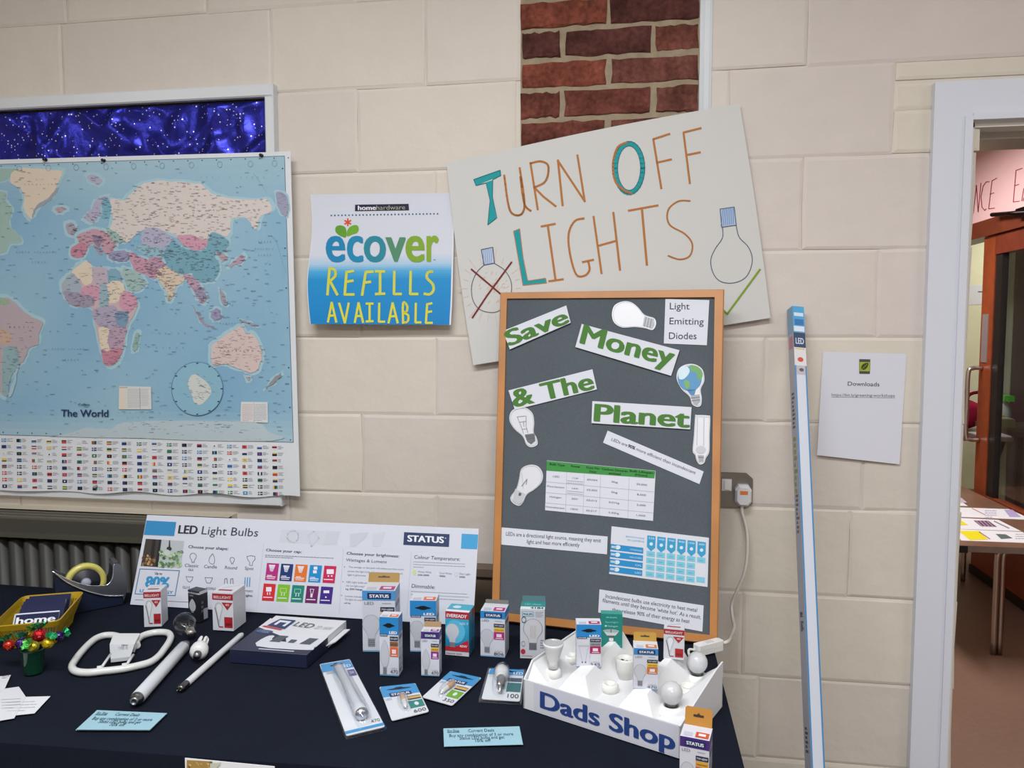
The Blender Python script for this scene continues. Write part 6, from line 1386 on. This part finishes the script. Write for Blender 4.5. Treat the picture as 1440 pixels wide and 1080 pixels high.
def shell(bl, poly, h0, h1, t, ins=.18):
    m = MB(); cx = sum(p[0] for p in poly)/len(poly); cy = sum(p[1] for p in poly)/len(poly); k = len(poly)
    A = [bl(*p)+NZ*h0 for p in poly]; B = [bl(cx+(x-cx)*(1-ins), cy+(y-cy)*(1-ins))+NZ*h1 for x, y in poly]; C_ = [bl(cx+(x-cx)*(1-ins*2.2), cy+(y-cy)*(1-ins*2.2))+NZ*(h1*1.08) for x, y in poly]
    m.mesh(A+B+C_, [(i, (i+1) % k, (i+1) % k+k, i+k) for i in range(k)]+[(i+k, (i+1) % k+k, (i+1) % k+2*k, i+2*k) for i in range(k)]+[tuple(range(2*k, 3*k))], '#ffffff', True); m.build('clear_shell', CLEAR, t)
def oval(cx, cy, rx, ry, n=16, rot=0): return [(cx+rx*cos(2*pi*i/n)*cos(rot)-ry*sin(2*pi*i/n)*sin(rot), cy+rx*cos(2*pi*i/n)*sin(rot)+ry*sin(2*pi*i/n)*cos(rot)) for i in range(n)]
CB = '#3f8fc8'
def b1(f, out):
    f.poly([(0.02, .01), (.98, .01), (1, .14), (0, .14)], CB, 1); hang_hole(f, .06, .5, 1); f.text('LED', (.62, .125), (.93, .125), 1, '#dfe8f2', 3, .02, up=(0, -.04)); f.rect(0, .955, 1, .985, CB, 2); f.rect(.74, .17, .98, .27, '#55588a', 2); f.text('5W', (.8, .24), (.93, .24), 1, '#d5d8e6', 3, 0, up=(0, -.04)); f.text('470', (.72, .93), (.95, .93), 1, '#55585f', 3, 0, up=(0, -.035)); f.greek(.1, .15, .55, .008, 2, .02, '#8a8d98', 2)
def l1(t, bl, Z):
    a, b = bl(.44, .20)+NZ*.012, bl(.52, .88)+NZ*.012; L = (b-a).length; dd = (b-a)
    m = MB(); m.lathe(a, dd, [(0, 0), (.008, .001), (.0115, .006), (.0115, L-.03), (.0125, L-.026), (.0125, L-.010), (.009, L-.004), (0, L)], 20, '#cfd2da'); m.build('lamp_tube', TUBEW, t)
    m = MB(); m.lathe(b-dd.normalized()*.006, dd, [(.012, 0), (.0125, .004), (.008, .009), (.003, .0095), (0, .009)], 16, '#c6c9cf'); m.build('lamp_cap', METAL, t)
    shell(bl, [(.24, .17), (.64, .15), (.72, .75), (.74, .93), (.34, .95), (.30, .75)], .0002, .024, t, .1)
    m = MB(); out = [(-.02, -.01), (1.02, -.01), (1.03, 1.02), (-.03, 1.02)]
    P = [bl(*p)-NZ*.0005 for p in out]; m.prism(P, NZ, .003, '#ffffff'); m.build('shell_rim', CLEAR, t)
blister([(449.4, 934), (491.5, 927), (541.5, 1021.5), (487, 1034.5)], 'long clear pack holding a strip lamp, longest of the flat packs', {'art': b1, 'lamp': l1})
def small(icon, num, lampc, bulbkind):
    def ar(f, out):
        f.poly([(0.05, .005), (.95, .005), (1, .06), (1, .34), (0, .34), (0, .06)], CB, 1); hang_hole(f, .13, .5, 1.6); f.rect(.18, .25, .78, .36, NVY, 2.4); f.text('STATUS', (.23, .335), (.73, .335), 1, '#dfe3ee', 3, .04, up=(0, -.06)); f.text('LED', (.03, .45), (.2, .45), 1, '#6f9fcc', 3, 0, up=(0, -.06))
        f.rect(.6, .42, .97, .54, '#2a2d3c', 2); f.rect(.6, .44, .97, .51, '#c9a35a', 2.4); f.rect(.58, .58, .97, .80, icon, 2); f.ell(.78, .69, .06, .06, '#d5dedd', 3, 8); f.text(num, (.62, .95), (.95, .95), 1, '#44474f', 3, 0, up=(0, -.09))
    def lm(t, bl, Z):
        a, b = bl(.48, .42)+NZ*.006, bl(.44, .80)+NZ*.006; dd = b-a; L = dd.length
        m = MB(); m.lathe(a, dd, [(0, 0), (.004, .0005), (.0055, .003), (.0055, L*.55), (.0045, L*.6), (.0045, L*.95), (0, L)], 14, lampc, cols=[lampc, lampc, lampc, '#d0d0d0', '#d0d0d0', '#d0d0d0']); m.build('capsule_lamp', TUBEW, t)
        m = MB(); e = dd.normalized(); q = e.cross(NZ).normalized()
        for s in (-.002, .002): m.tube([b+q*s, b+q*s+e*.006], .0006, 6, '#b9bbbf')
        m.build('pin', METAL, t)
        shell(bl, oval(.46, .62, .17, .27), .0002, .012, t)
    return {'art': ar, 'lamp': lm}
blister([(533.3, 966), (584, 960.6), (603.4, 1000.3), (551, 1013.3)], 'small flat lamp pack nearest the front, below the slim candle boxes', small('#2f7f7c', '600', '#c9a682', 0), h=.003)
blister([(633.6, 943.6), (677.3, 953), (636, 992), (593.5, 980)], 'small flat lamp pack with a green square, turned askew', small('#6aa52c', '350', '#c99a7c', 0), h=.003)
def b4(f, out):
    f.poly([(0.04, .005), (1, .005), (1, .2), (0, .2)], CB, 1); hang_hole(f, .09, .55, 1.2); f.text('LED', (.72, .19), (.98, .19), 1, '#dfe8f2', 3, .02, up=(0, -.09)); f.rect(.6, .3, .98, .42, '#4b5a6c', 2); f.rect(.6, .46, .98, .74, '#3c6f72', 2); f.text('100', (.66, .93), (.95, .93), 1, '#44474f', 3, 0, up=(0, -.12)); f.greek(.05, .22, .3, .012, 2, .05, '#8a8d98', 2)
def l4(t, bl, Z):
    a, b = bl(.46, .86)+NZ*.008, bl(.40, .18)+NZ*.014; dd = b-a; L = dd.length
    m = MB(); m.lathe(a, dd, [(0, 0), (.004, .001), (.0045, L*.2), (.0085, L*.24), (.0085, L*.5), (.0095, L*.53)], 16, '#c6c8cc'); m.build('lamp_base', METAL, t)
    m = MB(); m.lathe(a+dd*.52, dd, [(.009, 0), (.0135, L*.12), (.0155, L*.24), (.0135, L*.38), (.007, L*.46), (0, L*.48)], 20, '#dcdcdc'); m.build('lamp_globe', TUBEW, t)
    shell(bl, oval(.43, .5, .26, .42), .0002, .026, t)
    m = MB(); P = [bl(*p)-NZ*.0005 for p in ((-.05, -.04), (1.05, -.04), (1.05, 1.06), (-.07, 1.06))]; m.prism(P, NZ, .003, '#ffffff'); m.build('shell_rim', CLEAR, t)
blister([(688.5, 940), (737, 942), (731, 986), (677, 982.5)], 'clear pack with a small white bulb beside the white tray', {'art': b4, 'lamp': l4})

# ================================================================== PALE BLUE CARDS AND WHITE SHEETS
def cards(Q, n, label, group, d=(0, 0)):
    for i in range(n):
        z = .0006+i*.0013; j = random.Random(i+len(label)); ox, oy = j.uniform(-.6, .6), -i*.35+j.uniform(-.2, .2)
        q = [(x+ox+(.6 if k == 2 else 0)*(n-i)*.3, y+oy) for k, (x, y) in enumerate(Q)]
        def art(f):
            if i < n-1: return
            def P(u, v): a = (q[0][0]+(q[1][0]-q[0][0])*u, q[0][1]+(q[1][1]-q[0][1])*u); b = (q[3][0]+(q[2][0]-q[3][0])*u, q[3][1]+(q[2][1]-q[3][1])*u); return (a[0]+(b[0]-a[0])*v, a[1]+(b[1]-a[1])*v)
            g = Frame(f.mb, lambda x, y, l: f.fn(*P(x, y), l), -1)
            for t_, x0, x1, y, h in (('Eco Shop', .05, .2, .22, .13), ('Current Deals', .32, .66, .26, .16), ('Buy any combination of 3 or more', .07, .9, .50, .16), ('Status LED bulbs and get', .2, .78, .66, .16), ('10% off', .4, .6, .82, .16)): g.text(t_, (x0, y), (x1, y), 1, '#2c4a58', 2, .005, up=(0, -h))
            g.line([(.05, .25), (.2, .25)], .02, '#2c4a58', 2)
        ob = sheet('offer_card', q, Vector((0, 0, TZ)), NZ, .0004, PAPER, '#96bccb', '#a9c9d5', z, art, None, 'card', group)
        ob['label'] = label+', '+['top of the stack', 'second from the top', 'third from the top', 'lowest of the stack'][n-1-i]
cards([(136, 999.7), (234.4, 1004), (210, 1027.4), (106.5, 1026.9)], 4, 'pale blue offer card at the left front of the cloth', 'pale blue offer cards at the left')
cards([(624, 1025), (730.4, 1022), (735, 1047.5), (625, 1050.3)], 3, 'pale blue offer card before the white tray', 'pale blue offer cards before the tray')
def ar(f): f.greek(3, 951, 14, .7, 2, 2.4, '#7a7c86', 2, slope=-.06)
sheet('paper_sheet', [(-30, 955), (15.3, 949), (6.5, 969), (-30, 985)], Vector((0, 0, TZ)), NZ, .0004, PAPER, '#d9dae0', None, .0016, ar, 'folded white paper at the left edge of the cloth, rearmost', 'paper')
def ar(f): f.greek(2, 984, 30, .6, 4, 4, '#a9abb5', 2, slope=-.06)
sheet('paper_sheet', [(-40, 975), (26.5, 965.5), (36.5, 980), (20, 1010), (-40, 1020)], Vector((0, 0, TZ)), NZ, .0004, PAPER, '#d5d6dd', None, .001, ar, 'white paper lying between two others at the left edge of the cloth', 'paper')
def ar(f): f.greek(10, 988, 52, .6, 4, 4, '#a9abb5', 2, slope=-.04)
sheet('paper_sheet', [(-40, 985), (30, 980), (71, 979), (48.5, 1003), (10, 1007), (-40, 1040)], Vector((0, 0, TZ)), NZ, .0004, PAPER, '#dbdce2', None, .0004, ar, 'white paper with a long pointed corner at the left edge of the cloth', 'paper')

# ================================================================== TAPE DISPENSER
A0, B0 = tab(76, 869.5), tab(175, 850); u = (B0-A0).normalized(); n = Vector((-u.y, u.x, 0))
if n.y < 0: n = -n
def dp(px, py, back=0): return hit(px, py, A0, n)+n*back
def g6(x, y, back=0): return dp(x/6, 690+y/6, back)
DW = .058
t = thing('tape_dispenser', (A0+B0)/2+n*DW/2, 'chrome and navy desktop tape dispenser with a roll of yellow tape', 'tape dispenser'); t.location.z = TZ
bot = [g6(1040, 945), g6(700, 1025)]; lz = lambda p: Vector((p.x, p.y, TZ))
mb = MB(); side = [g6(470, 700), g6(560, 770), g6(700, 835), g6(880, 880), g6(1045, 888), g6(1040, 950), g6(690, 1027), g6(470, 1060)]
side = [Vector((p.x, p.y, max(p.z, TZ))) for p in side]; side[5].z = side[6].z = side[7].z = TZ+.0005
mb.prism([p+n*.004 for p in side], -n, DW-.008, '#1b2238'); mb.build('base', PLAST, t)
top = sm2([(440, 680), (500, 715), (600, 760), (740, 800), (870, 802), (925, 780), (952, 720), (960, 630), (1003, 618), (1035, 660), (1065, 740), (1072, 830), (1045, 935)], 4)
low = [(1035, 890), (880, 882), (700, 832), (560, 765), (450, 690)]
pl_ = [g6(x, y) for x, y in top+low]
for bk in (0, DW-.003): mb = MB(); mb.prism([p+n*bk for p in pl_], -n, .003, '#b4b8c2'); mb.build('side_plate', METAL, t)
for path_, rr_ in ((sm2([(446, 682), (560, 770), (700, 836), (880, 884), (1045, 886)], 5), .0022), (top[:30], .0016)):
    mb = MB(); mb.tube([g6(x, y) for x, y in path_], rr_, 6, '#e6e8ee'); mb.build('chrome_edge', CHROME, t)
mb = MB(); fr_ = [g6(x, y) for x, y in top if x > 955]
for a_, b_ in zip(fr_, fr_[1:]): mb.mesh([a_, b_, b_+n*DW, a_+n*DW], [(0, 1, 2, 3)], '#c9cdd6', True)
mb.build('nose_plate', METAL, t)
mb = MB(); a_ = g6(962, 622); mb.box(a_-u*.002+NZ*.0005, u*.012, n*DW, NZ*.004, '#8a8c92')
for i in range(12): p = a_-u*.002+n*(DW*(i+.1)/12)+NZ*.0045; mb.mesh([p, p+n*DW/12*.8, p+n*DW/24+NZ*.003-u*.002], [(0, 1, 2)], '#b9bbc0', False)
mb.build('cutter', METAL, t)
co_ = g6(735, 790, .018)
mb = MB(); R = (g6(735, 622)-g6(735, 790)).length*.93
mb.lathe(co_, n, [(R*.72, 0), (R, 0), (R, .019), (R*.72, .019)], 36, '#cfc66a', closed=True); mb.build('tape_roll', mat('adhesive_tape', .3, coat=.4), t)
mb = MB(); mb.lathe(co_-n*.004, n, [(0, 0), (R*.2, 0), (R*.25, .003), (R*.68, .003), (R*.71, .005), (R*.71, .022), (0, .022)], 28, '#23212f', cols=['#a9abb8', '#8c8ea0', '#23212f', '#2a2838', '#2a2838', '#23212f']); mb.build('hub', PLAST, t)

# ================================================================== YELLOW BASKET OF BOOKLETS
hR = .064
def rb_(x, y): return hit(x/6.75, 800+y/6.75, Vector((0, 0, TZ+hR)), NZ)
R_BR, R_BL, R_FR = rb_(805, 210), rb_(215, 255), rb_(560, 500)
R_FL = R_FR+(R_BL-R_BR)*1.0
t = thing('basket', (R_BR+R_FL)/2, 'yellow slatted plastic basket holding navy booklets', 'basket'); t.location.z = TZ
cen = (R_BR+R_FL)/2; cen.z = 0
def inset(p, k, z): q = Vector((p.x, p.y, 0)); q = cen+(q-cen)*k; q.z = z; return q
RIM = [R_FL, R_FR, R_BR, R_BL]; YC = '#b3921c'
def round_(P, rad=.02, k=4):
    out = []; m = len(P)
    for i in range(m):
        a, b, c = P[i-1], P[i], P[(i+1) % m]; d0 = (a-b).normalized()*rad; d1 = (c-b).normalized()*rad
        for j in range(k+1): s = j/k; out.append((b+d0)*(1-s)**2+b*2*s*(1-s)+(b+d1)*s*s)
    return out
RO = round_([inset(p, 1, 0) for p in RIM]); m = len(RO)
def ringz(k, z): return [Vector((cen.x+(p.x-cen.x)*k, cen.y+(p.y-cen.y)*k, z)) for p in RO]
mb = MB()
for (ka, za, kb, zb) in ((.74, TZ+.004, .78, TZ+.018), (.95, TZ+hR-.014, 1.0, TZ+hR), (1.0, TZ+hR, .965, TZ+hR+.001), (.965, TZ+hR+.001, .92, TZ+hR-.014)):
    A, B = ringz(ka, za), ringz(kb, zb)
    for i in range(m): j = (i+1) % m; mb.mesh([A[i], A[j], B[j], B[i]], [(0, 1, 2, 3)], YC, True)
mb.build('rim', PLAST, t)
A = ringz(.74, TZ+.004); mb = MB(); mb.mesh(A+[p-NZ*.003 for p in A], [tuple(range(m)), tuple(range(2*m-1, m-1, -1))], YC, False); mb.build('floor', PLAST, t)
mb = MB(); A, B = ringz(.775, TZ+.016), ringz(.955, TZ+hR-.012)
per = [0]
for i in range(m): per.append(per[-1]+(B[(i+1) % m]-B[i]).length)
s = 0; cnt = 0
while s < per[-1]:
    i = max(j for j in range(m) if per[j] <= s); fr1 = (s-per[i])/max(1e-6, per[i+1]-per[i]); j = (i+1) % m
    pa = A[i].lerp(A[j], fr1); pb2 = B[i].lerp(B[j], fr1); tv = (B[j]-B[i]).normalized()*.0018; ov = (B[i].lerp(B[j], .5)-Vector((cen.x, cen.y, B[i].z))).normalized()*.0018
    mb.mesh([pa-tv, pa+tv, pb2+tv, pb2-tv, pa-tv-ov, pa+tv-ov, pb2+tv-ov, pb2-tv-ov], [(0, 1, 2, 3), (7, 6, 5, 4), (0, 3, 7, 4), (1, 5, 6, 2)], YC, False); s += .0062; cnt += 1
sl = mb.build('slats', PLAST, t); sl['kind'] = 'stuff'
# booklets leaning back inside
ub = (R_BR-R_BL).normalized(); nb = Vector((-ub.y, ub.x, 0))
if nb.y < 0: nb = -nb
TB_ = [((140, 428), (638, 388)), ((190, 385), (650, 345)), ((205, 345), (670, 305)), ((225, 310), (690, 280)), ((245, 285), (700, 250)), ((280, 262), (730, 228))]
for i, (pa, pb2) in enumerate(TB_):
    zt_ = TZ+hR+.006-i*.0004
    a, b = [hit(x/6.75, 800+y/6.75, Vector((0, 0, zt_)), NZ) for x, y in (pa, pb2)]
    down = (-nb*.62-NZ*.78).normalized(); Hh = .062; nn = (-nb*.78+NZ*.62).normalized()
    b = a+(b-a).normalized()*.094 if (b-a).length > .094 else b
    t2_ = MB(); t2_.prism([a, b, b+down*Hh, a+down*Hh], nn, .0035, '#141b42', '#c9cad0' if i in (0, 3, 5) else '#3a4166')
    if i == 0:
        f = Frame(t2_, lambda x, y, l: a+(b-a)*x+down*(Hh*y)+nn*l, -1); f.rect(0, 0, 1, .05, '#cfd2e2', 1); f.text('home', (.06, .41), (.94, .41), 1, '#dfe1e8', 2, .035, up=(0, -.26)); f.rect(0, 0, .035, 1, '#c3c5cf', 1)
    t2_.build('booklet', PAPER, label=['navy booklet with the white word home, front of the basket', 'navy booklet just behind the front booklet', 'third navy booklet from the front in the basket', 'fourth navy booklet from the front, with a white edge', 'last but one navy booklet in the basket', 'rearmost navy booklet with a white edge, in the basket'][i], cat='booklet', group='navy booklets in the yellow basket')
# ================================================================== POT OF WRAPPED SWEETS
pc = tab(47.5, 945); 
mb = MB(); mb.lathe(pc, NZ, [(0, 0), (.0185, 0), (.019, .002), (.0225, .050), (.0235, .052), (.0225, .0525), (.0215, .050), (.018, .004), (0, .003)], 28, '#133a2a'); mb.build('pot', mat('green_plastic', .15, coat=.5), label='small dark green pot full of foil-wrapped sweets, before the basket', cat='pot')
SW = [(85, 725, 52, '#c8321c', 'red orange foil sweet at the far left of the pot'), (203, 705, 52, '#3f2270', 'dark purple foil sweet on the left side of the pot'), (268, 632, 44, '#b5831c', 'amber foil sweet at the back left of the pot'), (378, 628, 62, '#b81c24', 'large bright red foil sweet in the middle of the pot'), (455, 705, 52, '#d0b01c', 'bright yellow foil sweet at the right front of the pot'), (318, 735, 52, '#a9a028', 'yellow foil sweet with a green twist, front centre of the pot'), (562, 635, 46, '#3a2168', 'dark purple foil sweet at the right of the pot')]
tw = {0: None}
GF = '#2f9a66'
for i, (x, y, r, c, lb) in enumerate(SW):
    px, py = x/6.75, 800+y/6.75; dep = [.004, -.006, .02, .006, -.012, -.018, .012][i]
    o = hit(px, py, Vector((0, pc.y+dep, 0)), NW); rr_ = r/6.75/FPX*(o-CAM).dot(FW)
    t = thing('wrapped_sweet', o-NZ*rr_, lb, 'sweet', 'foil-wrapped sweets in the green pot')
    mb = MB(); mb.ball(o, rr_, c, 14, 10); 
    rs_ = random.Random(i)
    for k in range(22):
        a1, a2 = rs_.uniform(0, 6.28), rs_.uniform(.2, 2.9); p = o+Vector((sin(a2)*cos(a1), sin(a2)*sin(a1), cos(a2)))*rr_*1.01; e = (p-o).normalized(); q = e.cross(Vector((.3, .5, .8))).normalized()*rr_*.09; w2 = e.cross(q)
        mb.mesh([p+q, p+w2, p-q, p-w2], [(0, 1, 2, 3)], lerpc(c, '#f0e8e8', .6), False)
    mb.build('ball', FOILW, t)
    dirs = [(-.5, .1, .85), (-.3, .4, .9), (.1, .5, .9), (-.15, .2, 1), (.5, 0, .9), (-.1, -.75, .55), (.9, .2, .5)][i]; d = Vector(dirs).normalized(); q = d.cross(Vector((0, 1, .2))).normalized(); w2 = d.cross(q)
    mb = MB(); base_ = o+d*rr_*.9; k = 12; inner = [base_+(q*cos(6.283*j/k)+w2*sin(6.283*j/k))*rr_*.18 for j in range(k)]; outer = [base_+d*rr_*(.7+.3*(j % 2))+(q*cos(6.283*j/k)+w2*sin(6.283*j/k))*rr_*(.9+.3*(j % 3)*.5) for j in range(k)]
    mb.mesh(inner+outer, [(j, (j+1) % k, (j+1) % k+k, j+k) for j in range(k)], GF if i not in (2, 5) else '#4fa04a', False); mb.build('wrapper_twist', FOILW, t)

# ================================================================== FLEX AND IN-LINE SWITCH
ia, ib = tab(978, 914, .012), tab(1014, 905, .012)
u = (ib-ia).normalized(); n = Vector((-u.y, u.x, 0)); t = thing('inline_switch', (ia+ib)/2, 'white in-line switch block on the flex behind the tray', 'switch'); t.location.z = TZ
mb = MB(); Ls = (ib-ia).length; o = ia-n*.011-NZ*.0115
def rb2(o, a, b, c, col, k=.18):
    A = [o+a*x+b*y for x, y in ((k*.3, 0), (1-k*.3, 0), (1, k), (1, 1-k), (1-k*.3, 1), (k*.3, 1), (0, 1-k), (0, k))]
    mb.prism([p+c for p in A], c.normalized(), c.length, col)
rb2(o, u*Ls, n*.022, NZ*.011, '#dedfdf'); o2 = o+NZ*.0113; rb2(o2, u*Ls, n*.022, NZ*.011, '#e6e6e5'); mb.build('body', WHITEP, t)
mb = MB(); mb.box(o+u*Ls*.4+n*.005+NZ*.0224, u*Ls*.25, n*.011, NZ*.002, '#d3d3d2'); mb.build('rocker', WHITEP, t)
fl = [(1043, 711, D-.022), (1044, 722, D-.024), (1050, 745, D-.035), (1051, 775, D-.05), (1047, 805, D-.06), (1036, 832, D-.06), (1029, 850, D-.06), (1030, 868, D-.08), (1032.5, 882, D-.12), (1028, 894, D-.17), ]
P = [hit(x, y, Vector((0, yy, 0)), NW) for x, y, yy in fl]+[ib+u*.022+NZ*.001, ib+u*.001]
mb = MB(); mb.tube(smooth(P, 6), .0045, 8, '#cfcac2'); mb.build('flex', CABLEM, label='white flex hanging from the wall plug down to the table', cat='cable')
Q_ = [ia-u*.001, ia-u*.02-NZ*.003, TP(TW*.86, TD+.025, .006), TP(TW*.82, TD+.006, .006)]
mb = MB(); mb.tube(smooth(Q_, 6), .003, 8, '#d9d7d2'); mb.build('flex', CABLEM, label='short white flex from the in-line switch to the back of the tray', cat='cable')
